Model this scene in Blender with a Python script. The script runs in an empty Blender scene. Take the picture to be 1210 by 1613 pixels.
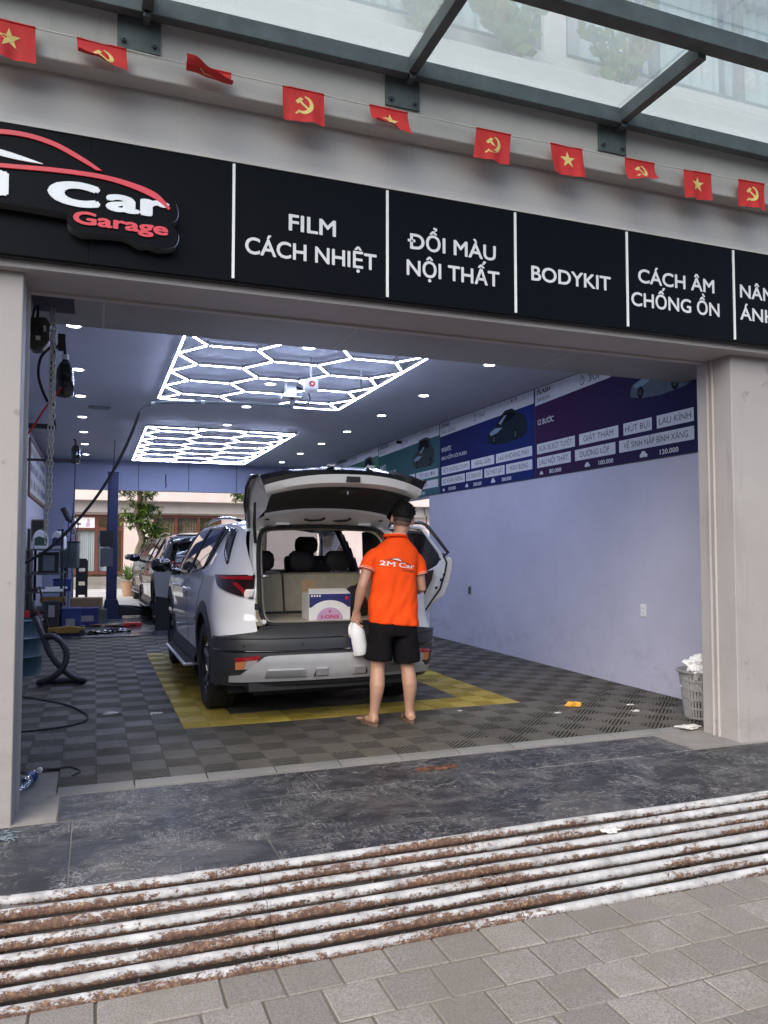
import bpy, bmesh, math, random
from mathutils import Vector, Matrix, noise
from mathutils.bvhtree import BVHTree
R = math.radians
PI = math.pi
SC = bpy.context.scene
COL = SC.collection
random.seed(7)

# ---------------------------------------------------------------- camera, world, sun, exposure
cam_d = bpy.data.cameras.new('camera')
cam_d.sensor_fit = 'HORIZONTAL'
cam_d.sensor_width = 36.0
cam_d.lens = 36.0 * 1220 / 1210
cam_d.clip_start = 0.05
cam_d.clip_end = 500
cam = bpy.data.objects.new('camera', cam_d)
COL.objects.link(cam)
cam.location = (0, 0, 1.30)
cam.rotation_euler = (R(90 + 2.8156), 0, R(-20.453))
SC.camera = cam

world = bpy.data.worlds.new('World')
SC.world = world
world.use_nodes = True
_wn = world.node_tree.nodes
_wl = world.node_tree.links
SUN_EL, SUN_AZ = R(40), R(222)      # azimuth measured clockwise from +Y (towards the garage)
_sky = _wn.new('ShaderNodeTexSky')
_sky.sky_type = 'NISHITA'
_sky.sun_disc = False
_sky.sun_elevation = SUN_EL
_sky.sun_rotation = SUN_AZ
_sky.air_density = 1.0
_sky.dust_density = 2.5
_sky.ozone_density = 1.0
_wl.new(_sky.outputs[0], _wn['Background'].inputs[0])
_wn['Background'].inputs[1].default_value = 0.15

sun_d = bpy.data.lights.new('sun', 'SUN')
sun_d.energy = 1.5
sun_d.angle = R(60)
sun_d.color = (1.0, 0.95, 0.88)
sun = bpy.data.objects.new('sun', sun_d)
COL.objects.link(sun)
_dir = Vector((math.sin(SUN_AZ) * math.cos(SUN_EL), math.cos(SUN_AZ) * math.cos(SUN_EL), math.sin(SUN_EL)))
sun.rotation_euler = _dir.to_track_quat('Z', 'Y').to_euler()

SC.view_settings.view_transform = 'Standard'
SC.view_settings.look = 'None'
SC.view_settings.gamma = 1.0
SC.view_settings.exposure = 1.0
SC.render.engine = 'CYCLES'
SC.cycles.use_denoising = True
SC.cycles.max_bounces = 7
SC.cycles.transparent_max_bounces = 24
SC.cycles.caustics_reflective = False
SC.cycles.caustics_refractive = False
SC.cycles.sample_clamp_indirect = 6.0

# ---------------------------------------------------------------- object helpers
def link(o, parent=None):
    COL.objects.link(o)
    if parent is not None:
        o.parent = parent
    return o

def tag(o, label=None, cat=None, group=None, kind=None):
    if label: o['label'] = label
    if cat: o['category'] = cat
    if group: o['group'] = group
    if kind: o['kind'] = kind
    return o

def thing(name, label, cat, loc=(0, 0, 0), rz=0.0, group=None):
    o = bpy.data.objects.new(name, None)
    o.empty_display_size = 0.1
    link(o)
    o.location = loc
    o.rotation_euler = (0, 0, rz)
    return tag(o, label, cat, group)

def dup(root, loc=None, rz=None, label=None):
    def rec(o, parent):
        c = o.copy()
        COL.objects.link(c)
        c.parent = parent
        for ch in o.children:
            rec(ch, c)
        return c
    r = rec(root, root.parent)
    if loc is not None: r.location = loc
    if rz is not None: r.rotation_euler = (0, 0, rz)
    if label: r['label'] = label
    return r

class MB:
    """collects vertices and faces, build() links them as one mesh object"""
    def __init__(s):
        s.v = []; s.f = []
    def add(s, vs, fs):
        o = len(s.v)
        s.v += [tuple(p) for p in vs]
        s.f += [tuple(i + o for i in f) for f in fs]
        return s
    def box(s, x0, x1, y0, y1, z0, z1):
        vs = [(x, y, z) for x in (x0, x1) for y in (y0, y1) for z in (z0, z1)]
        return s.add(vs, [(0, 1, 3, 2), (4, 6, 7, 5), (0, 4, 5, 1), (2, 3, 7, 6), (0, 2, 6, 4), (1, 5, 7, 3)])
    def cbox(s, c, d, M=None):
        """box of size d centred on c, optionally turned by M"""
        vs = []
        for x in (-.5, .5):
            for y in (-.5, .5):
                for z in (-.5, .5):
                    p = Vector((x * d[0], y * d[1], z * d[2]))
                    if M: p = M @ p
                    vs.append(p + Vector(c))
        return s.add(vs, [(0, 1, 3, 2), (4, 6, 7, 5), (0, 4, 5, 1), (2, 3, 7, 6), (0, 2, 6, 4), (1, 5, 7, 3)])
    def grid(s, rows, flip=False, closed=False):
        """rows: list of equal-length point lists"""
        n = len(rows[0]); vs = [p for r in rows for p in r]; fs = []
        for i in range(len(rows) - 1):
            for j in range(n if closed else n - 1):
                k = (j + 1) % n
                q = (i * n + j, i * n + k, (i + 1) * n + k, (i + 1) * n + j)
                fs.append(q[::-1] if flip else q)
        return s.add(vs, fs)
    def loft(s, rings, caps=True):
        n = len(rings[0]); s0 = len(s.v)
        s.grid(rings, closed=True)
        if caps:
            m = len(rings)
            s.f.append(tuple(s0 + j for j in range(n))[::-1])
            s.f.append(tuple(s0 + (m - 1) * n + j for j in range(n)))
        return s
    def tube(s, pts, r, n=8, caps=True):
        """round bar along a polyline; r a number or one per point"""
        pts = [Vector(p) for p in pts]
        rr = r if hasattr(r, '__len__') else [r] * len(pts)
        rings = []; up = None
        for i, p in enumerate(pts):
            d = (pts[min(i + 1, len(pts) - 1)] - pts[max(i - 1, 0)])
            if d.length < 1e-9: d = Vector((0, 0, 1))
            d.normalize()
            if up is None:
                up = Vector((0, 0, 1)) if abs(d.z) < .9 else Vector((1, 0, 0))
            a = d.cross(up)
            if a.length < 1e-6: a = d.cross(Vector((1, .3, 0)))
            a.normalize(); b = d.cross(a).normalized(); up = -b
            rings.append([p + (a * math.cos(2 * PI * k / n) + b * math.sin(2 * PI * k / n)) * rr[i] for k in range(n)])
        return s.loft(rings, caps)
    def cyl(s, c, r, h, n=16, axis='z', r2=None):
        r2 = r if r2 is None else r2
        rings = []
        for t, q in ((0, r), (h, r2)):
            ring = []
            for k in range(n):
                a = 2 * PI * k / n; u, w = math.cos(a) * q, math.sin(a) * q
                p = {'z': (u, w, t), 'y': (u, t, -w), 'x': (t, u, w)}[axis]
                ring.append((c[0] + p[0], c[1] + p[1], c[2] + p[2]))
            rings.append(ring)
        return s.loft(rings)
    def lathe(s, prof, c=(0, 0, 0), n=24, axis='z', caps=True):
        rings = []
        for r, t in prof:
            ring = []
            for k in range(n):
                a = 2 * PI * k / n; u, w = math.cos(a) * r, math.sin(a) * r
                p = {'z': (u, w, t), 'y': (u, t, -w), 'x': (t, u, w)}[axis]
                ring.append((c[0] + p[0], c[1] + p[1], c[2] + p[2]))
            rings.append(ring)
        return s.loft(rings, caps)
    def prism(s, poly, t0, t1, f=lambda u, v, t: (u, t, v)):
        """polygon (u,v) extruded from t0 to t1; f maps to xyz"""
        n = len(poly); o = len(s.v)
        s.v += [tuple(f(u, v, t0)) for u, v in poly] + [tuple(f(u, v, t1)) for u, v in poly]
        s.f += [tuple(o + i for i in range(n))[::-1], tuple(o + n + i for i in range(n))]
        s.f += [(o + i, o + (i + 1) % n, o + n + (i + 1) % n, o + n + i) for i in range(n)]
        return s
    def mesh(s, name):
        me = bpy.data.meshes.new(name)
        me.from_pydata(s.v, [], s.f)
        me.update()
        return me
    def build(s, name, m, parent=None, smooth=False, bevel=0, loc=None, fix=True, seg=2):
        me = s.mesh(name)
        if fix:
            bm = bmesh.new(); bm.from_mesh(me)
            bmesh.ops.recalc_face_normals(bm, faces=bm.faces)
            if bevel:
                ed = [e for e in bm.edges if len(e.link_faces) == 2 and e.calc_face_angle(0) > .5]
                bmesh.ops.bevel(bm, geom=ed, offset=bevel, segments=seg, profile=.5, affect='EDGES', clamp_overlap=True)
            bm.to_mesh(me); bm.free()
        me.materials.append(m)
        o = bpy.data.objects.new(name, me)
        link(o, parent)
        if loc: o.location = loc
        if smooth: shade(me, smooth)
        return o

def shade(me, ang=40):
    me.polygons.foreach_set('use_smooth', [True] * len(me.polygons))
    if ang is not True:
        me.set_sharp_from_angle(angle=R(ang))

def structure(name, mb, m, **k):
    return tag(mb.build(name, m, **k), kind='structure')

def evaluated(me, mods):
    """apply modifiers given as (type, {settings}) to a mesh without operators"""
    o = bpy.data.objects.new('tmp', me); COL.objects.link(o)
    for t, kw in mods:
        md = o.modifiers.new(t, t)
        for k, v in kw.items(): setattr(md, k, v)
    dg = bpy.context.evaluated_depsgraph_get()
    out = bpy.data.meshes.new_from_object(o.evaluated_get(dg))
    bpy.data.objects.remove(o)
    return out

def mesh_obj(name, me, m, parent=None, smooth=True):
    me.materials.clear(); me.materials.append(m)
    o = bpy.data.objects.new(name, me); link(o, parent)
    if smooth: shade(me, smooth)
    return o

def text_mesh(s, size=1.0, bold=0.0, ext=0.0, sx=1.0, align='LEFT', spacing=1.0, shear=0.0):
    c = bpy.data.curves.new('t', 'FONT')
    c.body = s; c.size = size; c.offset = bold * size; c.extrude = ext
    c.align_x = align; c.space_character = spacing; c.shear = shear; c.resolution_u = 4
    o = bpy.data.objects.new('t', c); COL.objects.link(o)
    dg = bpy.context.evaluated_depsgraph_get()
    me = bpy.data.meshes.new_from_object(o.evaluated_get(dg))
    bpy.data.objects.remove(o); bpy.data.curves.remove(c)
    if sx != 1.0:
        me.transform(Matrix.Diagonal((sx, 1, 1, 1)))
    return me

def fit_text(s, w, h=None, bold=.02, ext=0.0, align='l', words=False):
    """text whose printed width is w (and capital height h), left/bottom at the origin; heavier weight by overlaid shifted copies"""
    bar = [i for i, ch in enumerate(s) if ch == 'Đ']
    HORN = {'Ư': 'U', 'Ử': 'Ủ', 'Ớ': 'Ó', 'Ỡ': 'Õ', 'Đ': 'D'}
    horns = [i for i, ch in enumerate(s) if ch in HORN and ch != 'Đ']
    plain_s = ''.join(HORN.get(ch, ch) for ch in s)
    me = text_mesh(plain_s, 1.0, 0, 0)
    for i in horns:    # little horn at the upper right of the vowel
        x_ = max(v.co.x for v in text_mesh(plain_s[:i + 1], 1.0, 0, 0).vertices)
        bm = bmesh.new(); bm.from_mesh(me)
        bm.faces.new([bm.verts.new((x_ + a, b, .0)) for a, b in ((-.09, .60), (-.01, .58), (.06, .66), (.07, .76), (.01, .76), (-.01, .68))])
        bm.to_mesh(me); bm.free()
    for i in bar:      # crossbar of the barred D
        x_ = 0 if i == 0 else max(v.co.x for v in text_mesh(plain_s[:i], 1.0, 0, 0).vertices) + .07
        bm = bmesh.new(); bm.from_mesh(me)
        bm.faces.new([bm.verts.new((x_ + a, b, .0)) for a, b in ((-.03, .32), (.28, .32), (.28, .41), (-.03, .41))])
        bm.to_mesh(me); bm.free()
    V = [v.co.copy() for v in me.vertices]; F_ = [tuple(p.vertices) for p in me.polygons]
    x0, x1 = min(v.x for v in V) - bold, max(v.x for v in V) + bold
    sx = w / (x1 - x0); sy = h / (.70 + bold) if h else sx
    # words: split the letters where the gaps are as wide as a space
    iv = sorted((min(V[i].x for i in f), max(V[i].x for i in f)) for f in F_)
    cuts = []; end = iv[0][1]
    for p, q in iv:
        if words and p - end > .17: cuts.append((p + end) / 2)
        end = max(end, q)
    dirs = [(0, 0)] + ([(math.cos(R(45 * k)) * bold, math.sin(R(45 * k)) * bold) for k in range(8)] if bold > 0 else [])
    offx = -x0 - (0 if align == 'l' else (x1 - x0) / 2)
    out = []
    for a_, b_ in zip([-1e9] + cuts, cuts + [1e9]):
        fs = [f for f in F_ if a_ < sum(V[i].x for i in f) / len(f) < b_]
        used = sorted({i for f in fs for i in f}); mp = {i: k for k, i in enumerate(used)}
        mb = MB()
        for k, (dx, dy) in enumerate(dirs):
            mb.add([((V[i].x + dx + offx) * sx, (V[i].y + dy) * sy, ext + .00012 * k) for i in used], [tuple(mp[i] for i in f) for f in fs])
            if ext and k % 2 == 0:       # stacked layers give raised letters their edge
                for q in range(1, 4):
                    mb.add([((V[i].x + dx + offx) * sx, (V[i].y + dy) * sy, ext * q / 4) for i in used], [tuple(mp[i] for i in f) for f in fs])
        out.append(mb.mesh('text'))
    return out if words else out[0]

# frames for flat lettering: columns are the writing direction, the up direction and the outward normal
def frame(o, ex, ey, ez):
    M = Matrix.Identity(4)
    for i, e in enumerate((ex, ey, ez)):
        for j in range(3): M[j][i] = e[j]
    for j in range(3): M[j][3] = o[j]
    return M
FRONT = ((1, 0, 0), (0, 0, 1), (0, -1, 0))      # on a wall that faces the street
RIGHT = ((0, -1, 0), (0, 0, 1), (-1, 0, 0))     # on the right-hand wall, facing into the garage

def lettering(name, s, pos, dirs, w, h, m, parent, bold=.02, ext=0.0, align='l'):
    for me in fit_text(s, w, h, max(bold, 0), ext, align, True):
        me.transform(frame(pos, *dirs))
        me.materials.append(m)
        o = bpy.data.objects.new(name, me); link(o, parent)
    return o

def lerp(a, b, t): return a + (b - a) * t
def interp(x, xs, ys):
    if x <= xs[0]: return ys[0]
    for i in range(1, len(xs)):
        if x <= xs[i]:
            return lerp(ys[i - 1], ys[i], (x - xs[i - 1]) / (xs[i] - xs[i - 1]))
    return ys[-1]
def smooth_pts(pts, n=6):
    """Catmull-Rom through pts"""
    P = [Vector(p) for p in pts]; out = []
    for i in range(len(P) - 1):
        a, b, c, d = P[max(i - 1, 0)], P[i], P[i + 1], P[min(i + 2, len(P) - 1)]
        for k in range(n):
            t = k / n
            out.append(.5 * ((2 * b) + (c - a) * t + (2 * a - 5 * b + 4 * c - d) * t * t + (3 * b - a - 3 * c + d) * t ** 3))
    out.append(P[-1])
    return out
def ordinal(i):
    return ['first', 'second', 'third', 'fourth', 'fifth', 'sixth', 'seventh', 'eighth', 'ninth', 'tenth', 'eleventh', 'twelfth'][i]
# ---------------------------------------------------------------- materials (all procedural)
def nodes(name):
    m = bpy.data.materials.new(name); m.use_nodes = True
    nt = m.node_tree
    return m, nt, nt.nodes, nt.links, nt.nodes['Principled BSDF']

def coords(nt, scale=(1, 1, 1), kind='Object'):
    tc = nt.nodes.new('ShaderNodeTexCoord'); mp = nt.nodes.new('ShaderNodeMapping')
    mp.inputs['Scale'].default_value = scale
    nt.links.new(tc.outputs[kind], mp.inputs[0])
    return mp.outputs[0]
def world_coords(nt, scale=(1, 1, 1)):
    g = nt.nodes.new('ShaderNodeNewGeometry'); mp = nt.nodes.new('ShaderNodeMapping')
    mp.inputs['Scale'].default_value = scale
    nt.links.new(g.outputs['Position'], mp.inputs[0])
    return mp.outputs[0]
def noise_n(nt, vec, scale=5, detail=6, rough=.6, dist=0):
    n = nt.nodes.new('ShaderNodeTexNoise')
    n.inputs['Scale'].default_value = scale; n.inputs['Detail'].default_value = detail
    n.inputs['Roughness'].default_value = rough; n.inputs['Distortion'].default_value = dist
    nt.links.new(vec, n.inputs['Vector'])
    return n.outputs[0]
def ramp_n(nt, fac, stops):
    r = nt.nodes.new('ShaderNodeValToRGB')
    while len(r.color_ramp.elements) < len(stops): r.color_ramp.elements.new(.5)
    for e, (p, c) in zip(r.color_ramp.elements, stops):
        e.position = p; e.color = (*c, 1) if len(c) == 3 else c
    nt.links.new(fac, r.inputs[0])
    return r.outputs[0]
def mix_n(nt, fac, a, b, mode='MIX'):
    n = nt.nodes.new('ShaderNodeMix'); n.data_type = 'RGBA'; n.blend_type = mode
    for sock, v in ((n.inputs[0], fac), (n.inputs[6], a), (n.inputs[7], b)):
        if hasattr(v, 'is_output'): nt.links.new(v, sock)
        elif isinstance(v, (int, float)): sock.default_value = v
        else: sock.default_value = (*v, 1)
    return n.outputs[2]
def math_n(nt, op, a, b=None, clamp=False):
    n = nt.nodes.new('ShaderNodeMath'); n.operation = op; n.use_clamp = clamp
    for sock, v in ((n.inputs[0], a), (n.inputs[1], b)):
        if v is None: continue
        if hasattr(v, 'is_output'): nt.links.new(v, sock)
        else: sock.default_value = v
    return n.outputs[0]
def bump_n(nt, h, strength=.2, dist=.01):
    b = nt.nodes.new('ShaderNodeBump'); b.inputs['Strength'].default_value = strength; b.inputs['Distance'].default_value = dist
    nt.links.new(h, b.inputs['Height'])
    return b.outputs[0]
def dim(c, k): return tuple(x * k for x in c)

def plain(name, col, rough=.5, metal=0.0, var=.15, scale=12, bump=0.0, coat=0.0, spec=.5, bscale=None, rvar=.0, world=False):
    """a paint, plastic, cloth or metal with a little uneven tone and relief"""
    m, nt, N, L, p = nodes(name)
    vec = world_coords(nt) if world else coords(nt)
    f = noise_n(nt, vec, scale, 5, .62)
    L.new(ramp_n(nt, f, [(.3, dim(col, 1 - var)), (.7, tuple(min(1, x * (1 + var * .6)) for x in col))]), p.inputs['Base Color'])
    p.inputs['Roughness'].default_value = rough; p.inputs['Metallic'].default_value = metal
    p.inputs['Specular IOR Level'].default_value = spec
    p.inputs['Coat Weight'].default_value = coat; p.inputs['Coat Roughness'].default_value = .04
    if rvar:
        f2 = noise_n(nt, vec, scale * .6, 4, .6)
        L.new(math_n(nt, 'MULTIPLY_ADD', f2, rvar), p.inputs['Roughness'])
        N[-1].inputs[2].default_value = rough - rvar * .5
    if bump:
        L.new(bump_n(nt, noise_n(nt, vec, bscale or scale * 4, 5, .6), bump, .01), p.inputs['Normal'])
    return m

def emit(name, col, strength):
    m, nt, N, L, p = nodes(name)
    p.inputs['Base Color'].default_value = (*col, 1)
    p.inputs['Emission Color'].default_value = (*col, 1)
    p.inputs['Emission Strength'].default_value = strength
    return m

def glass(name, tint, gloss_min=.04, rough=.02):
    """thin pane: tinted straight-through light plus mirror reflection rising at grazing angles"""
    m, nt, N, L, p = nodes(name)
    N.remove(p)
    out = N['Material Output']
    tr = N.new('ShaderNodeBsdfTransparent'); tr.inputs[0].default_value = (*tint, 1)
    gl = N.new('ShaderNodeBsdfGlossy'); gl.inputs['Roughness'].default_value = rough; gl.inputs[0].default_value = (.95, .95, .95, 1)
    lw = N.new('ShaderNodeLayerWeight'); lw.inputs[0].default_value = .5
    mx = N.new('ShaderNodeMixShader')
    L.new(math_n(nt, 'ADD', math_n(nt, 'POWER', lw.outputs['Facing'], 4.0), gloss_min, True), mx.inputs[0])
    L.new(tr.outputs[0], mx.inputs[1]); L.new(gl.outputs[0], mx.inputs[2]); L.new(mx.outputs[0], out.inputs[0])
    return m

def dusty_glass(name):
    """overhead pane under a film of dust that glows in the light from above"""
    m, nt, N, L, p = nodes(name)
    N.remove(p); out = N['Material Output']
    tr = N.new('ShaderNodeBsdfTransparent'); tr.inputs[0].default_value = (.80, .87, .87, 1)
    tl = N.new('ShaderNodeBsdfTranslucent'); tl.inputs[0].default_value = (.66, .70, .70, 1)
    gl = N.new('ShaderNodeBsdfGlossy'); gl.inputs['Roughness'].default_value = .05; gl.inputs[0].default_value = (.9, .9, .9, 1)
    w = world_coords(nt, (1, 2.5, 1))
    f = ramp_n(nt, noise_n(nt, w, .9, 3, .5, .2), [(.3, (.17,) * 3), (.7, (.30,) * 3)])
    m1 = N.new('ShaderNodeMixShader'); L.new(f, m1.inputs[0]); L.new(tr.outputs[0], m1.inputs[1]); L.new(tl.outputs[0], m1.inputs[2])
    fr = N.new('ShaderNodeLayerWeight'); fr.inputs[0].default_value = .5
    m2 = N.new('ShaderNodeMixShader'); L.new(math_n(nt, 'ADD', math_n(nt, 'MULTIPLY', math_n(nt, 'POWER', fr.outputs['Facing'], 4.0), .6), .03, True), m2.inputs[0]); L.new(m1.outputs[0], m2.inputs[1]); L.new(gl.outputs[0], m2.inputs[2])
    L.new(m2.outputs[0], out.inputs[0])
    return m

def painted_wall(name, col, dirt=(.12, .10, .09), amount=.35, rough=.6, low=None, spots=True):
    """painted plaster: cloudy tone, faint roller relief, stains and scuffs with shapes of their own"""
    m, nt, N, L, p = nodes(name)
    vec = world_coords(nt)
    base = ramp_n(nt, noise_n(nt, vec, 1.3, 6, .65), [(.3, dim(col, .90)), (.72, dim(col, 1.06))])
    streak = noise_n(nt, world_coords(nt, (5, 5, .5)), 1.7, 6, .7, .6)
    fac = ramp_n(nt, streak, [(.55, (0, 0, 0)), (.80, (amount,) * 3)])
    c = mix_n(nt, fac, base, dim(col, .55))
    if spots:
        sp = noise_n(nt, vec, 9, 3, .5)
        sp2 = ramp_n(nt, sp, [(.69, (0, 0, 0)), (.74, (amount,) * 3)])
        c = mix_n(nt, sp2, c, dirt)
    if low is not None:      # scuffs kicked up from the floor, patchy, fading with height
        g = N.new('ShaderNodeSeparateXYZ'); L.new(vec, g.inputs[0])
        hgt = math_n(nt, 'DIVIDE', g.outputs[2], low)
        inv = math_n(nt, 'SUBTRACT', 1.0, hgt, True)
        pn = ramp_n(nt, noise_n(nt, world_coords(nt, (1, 1, 2)), 2.6, 8, .75), [(.48, (0, 0, 0)), (.66, (1, 1, 1))])
        c = mix_n(nt, math_n(nt, 'MULTIPLY', math_n(nt, 'MULTIPLY', inv, pn), .34), c, dirt)
    L.new(c, p.inputs['Base Color'])
    p.inputs['Roughness'].default_value = rough
    L.new(bump_n(nt, noise_n(nt, vec, 60, 4, .6), .12, .004), p.inputs['Normal'])
    return m

def slate(name):
    """dark riven slate with pale scribbled relief, scratches and trodden dust"""
    m, nt, N, L, p = nodes(name)
    w = world_coords(nt)
    base = ramp_n(nt, noise_n(nt, w, 2.6, 8, .72, .8), [(.3, (.012, .013, .015)), (.55, (.024, .025, .028)), (.75, (.055, .055, .056))])
    gate = ramp_n(nt, noise_n(nt, w, 2.3, 6, .65), [(.44, (0, 0, 0)), (.52, (1, 1, 1))])
    def lines(scale, sc, width, dist, det=4):
        v = noise_n(nt, world_coords(nt, scale), sc, det, .6, dist)
        return ramp_n(nt, math_n(nt, 'ABSOLUTE', math_n(nt, 'SUBTRACT', v, .5)), [(0, (.9,) * 3), (width, (0, 0, 0))])
    v1 = lines((2.2, 4.2, 3), 2.0, .016, 3.0, 5); v2 = lines((5, 9, 5), 2.2, .022, 3.6, 4); v3 = lines((20, 3, 3), 1.6, .030, .8, 3)
    gate2 = ramp_n(nt, noise_n(nt, w, 3.1, 6, .72), [(.50, (0, 0, 0)), (.60, (1, 1, 1))])
    allv = math_n(nt, 'MAXIMUM', math_n(nt, 'MULTIPLY', v1, gate), math_n(nt, 'MULTIPLY', math_n(nt, 'MAXIMUM', v2, v3), math_n(nt, 'MULTIPLY', gate2, .75)))
    c = mix_n(nt, allv, base, (.42, .41, .39))
    dust = ramp_n(nt, noise_n(nt, world_coords(nt, (1, 1.8, 1)), 1.3, 9, .75, .8), [(.48, (0, 0, 0)), (.75, (.6,) * 3)])
    c = mix_n(nt, dust, c, (.22, .205, .19))
    L.new(c, p.inputs['Base Color'])
    L.new(ramp_n(nt, noise_n(nt, w, 4, 5, .6), [(.3, (.36,) * 3), (.7, (.66,) * 3)]), p.inputs['Roughness'])
    h = math_n(nt, 'ADD', noise_n(nt, world_coords(nt, (6, 10, 6)), 3.2, 6, .62, 1.8), math_n(nt, 'MULTIPLY', allv, .6))
    L.new(bump_n(nt, h, .5, .012), p.inputs['Normal'])
    return m

def granite(name, col, joint=False):
    m, nt, N, L, p = nodes(name)
    w = world_coords(nt)
    oi = N.new('ShaderNodeObjectInfo')
    tone = ramp_n(nt, oi.outputs['Random'], [(0, dim(col, .80)), (.5, col), (1, dim(col, 1.18))])
    sp = ramp_n(nt, noise_n(nt, w, 140, 3, .7), [(.35, (.45,) * 3), (.55, (1, 1, 1)), (.72, (1.35, 1.35, 1.32))])
    c = mix_n(nt, .8, tone, sp, 'MULTIPLY')
    st = ramp_n(nt, noise_n(nt, w, 3.2, 7, .7, .4), [(.40, (0, 0, 0)), (.70, (.7,) * 3)])
    c = mix_n(nt, st, c, (.17, .148, .115))
    L.new(c, p.inputs['Base Color'])
    p.inputs['Roughness'].default_value = .75
    L.new(bump_n(nt, noise_n(nt, w, 110, 4, .65), .35, .004), p.inputs['Normal'])
    return m

def rusty_paint(name):
    """chipped white paint over rust"""
    m, nt, N, L, p = nodes(name)
    w = world_coords(nt)
    big = noise_n(nt, world_coords(nt, (1.0, 5, 5)), 2.2, 5, .66)
    mid = noise_n(nt, world_coords(nt, (1, 1.5, 1.5)), 30, 6, .78)
    fine = noise_n(nt, w, 120, 4, .7)
    g = N.new('ShaderNodeNewGeometry'); sx = N.new('ShaderNodeSeparateXYZ'); L.new(g.outputs['Normal'], sx.inputs[0])
    side = math_n(nt, 'MULTIPLY', math_n(nt, 'SUBTRACT', .78, sx.outputs[2]), .13)     # wear is worst on the flanks the tyres scrape
    s = math_n(nt, 'ADD', math_n(nt, 'ADD', math_n(nt, 'MULTIPLY', big, .85), math_n(nt, 'MULTIPLY', mid, .70)), math_n(nt, 'ADD', math_n(nt, 'MULTIPLY', fine, .30), side))
    px = N.new('ShaderNodeSeparateXYZ'); L.new(w, px.inputs[0])      # the right-hand grates are the newer ones and hold more paint
    newer = math_n(nt, 'MULTIPLY', math_n(nt, 'SUBTRACT', px.outputs[0], 1.3, True), .07)
    s = math_n(nt, 'SUBTRACT', s, newer)
    mask = ramp_n(nt, s, [(.925, (0, 0, 0)), (1.0, (1, 1, 1))])
    rust = ramp_n(nt, noise_n(nt, w, 55, 6, .8), [(.3, (.050, .026, .020)), (.48, (.110, .062, .046)), (.58, (.20, .118, .072)), (.66, (.42, .28, .15)), (.74, (.55, .47, .38))])
    paint = ramp_n(nt, noise_n(nt, w, 9, 7, .72), [(.3, (.22, .215, .21)), (.5, (.40, .395, .39)), (.72, (.56, .555, .55))])
    L.new(mix_n(nt, mask, paint, rust), p.inputs['Base Color'])
    L.new(ramp_n(nt, mask, [(0, (.5,) * 3), (1, (.92,) * 3)]), p.inputs['Roughness'])
    h = math_n(nt, 'SUBTRACT', math_n(nt, 'MULTIPLY', fine, .5), math_n(nt, 'MULTIPLY', mask, .6))
    L.new(bump_n(nt, h, .6, .004), p.inputs['Normal'])
    return m

def rubber_tile(name, col, dust=(.17, .16, .135)):
    m, nt, N, L, p = nodes(name)
    w = world_coords(nt)
    oi = N.new('ShaderNodeObjectInfo')
    tone = ramp_n(nt, oi.outputs['Random'], [(0, dim(col, .82)), (1, dim(col, 1.15))])
    d = ramp_n(nt, noise_n(nt, world_coords(nt, (1, 1, 1)), 1.1, 8, .7, .5), [(.40, (0, 0, 0)), (.70, (.55,) * 3)])
    c = mix_n(nt, d, tone, dust)
    sc = ramp_n(nt, noise_n(nt, world_coords(nt, (2, 14, 2)), 3, 5, .7, .6), [(.60, (0, 0, 0)), (.72, (.5,) * 3)])
    c = mix_n(nt, sc, c, dim(dust, .9))
    L.new(c, p.inputs['Base Color'])
    L.new(ramp_n(nt, noise_n(nt, w, 2.0, 5, .65), [(.35, (.50,) * 3), (.65, (.80,) * 3)]), p.inputs['Roughness'])
    p.inputs['Specular IOR Level'].default_value = .3
    L.new(bump_n(nt, noise_n(nt, w, 120, 3, .6), .2, .003), p.inputs['Normal'])
    return m

def concrete(name, col, wet=False):
    m, nt, N, L, p = nodes(name)
    w = world_coords(nt)
    c = ramp_n(nt, noise_n(nt, w, 1.6, 9, .7, .3), [(.3, dim(col, .65)), (.55, col), (.75, dim(col, 1.3))])
    st = ramp_n(nt, noise_n(nt, w, 6, 6, .7), [(.55, (0, 0, 0)), (.70, (.5,) * 3)])
    L.new(mix_n(nt, st, c, dim(col, .45)), p.inputs['Base Color'])
    if wet: L.new(ramp_n(nt, noise_n(nt, w, 1.4, 4, .6), [(.42, (.08,) * 3), (.62, (.55,) * 3)]), p.inputs['Roughness'])
    else: p.inputs['Roughness'].default_value = .85
    L.new(bump_n(nt, noise_n(nt, w, 45, 6, .65), .25, .005), p.inputs['Normal'])
    return m

def car_paint(name, col, metal=0.0, rough=.32):
    m, nt, N, L, p = nodes(name)
    w = coords(nt)
    L.new(ramp_n(nt, noise_n(nt, w, 2.2, 6, .6), [(.3, dim(col, .95)), (.7, col)]), p.inputs['Base Color'])
    p.inputs['Roughness'].default_value = rough; p.inputs['Metallic'].default_value = metal
    p.inputs['Coat Weight'].default_value = 1.0; p.inputs['Coat Roughness'].default_value = .02
    return m

def leaf_mat(name, a, b):
    m, nt, N, L, p = nodes(name)
    g = N.new('ShaderNodeNewGeometry')
    L.new(ramp_n(nt, g.outputs['Random Per Island'], [(0, a), (.6, b), (1, (b[0] * 1.5, b[1] * 1.25, b[2] * 1.1))]), p.inputs['Base Color'])
    p.inputs['Roughness'].default_value = .45
    tl = N.new('ShaderNodeBsdfTranslucent'); tl.inputs[0].default_value = (b[0] * 1.6, b[1] * 1.5, b[2], 1)
    mx = N.new('ShaderNodeMixShader'); mx.inputs[0].default_value = .25
    L.new(p.outputs[0], mx.inputs[1]); L.new(tl.outputs[0], mx.inputs[2]); L.new(mx.outputs[0], N['Material Output'].inputs[0])
    return m

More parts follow.
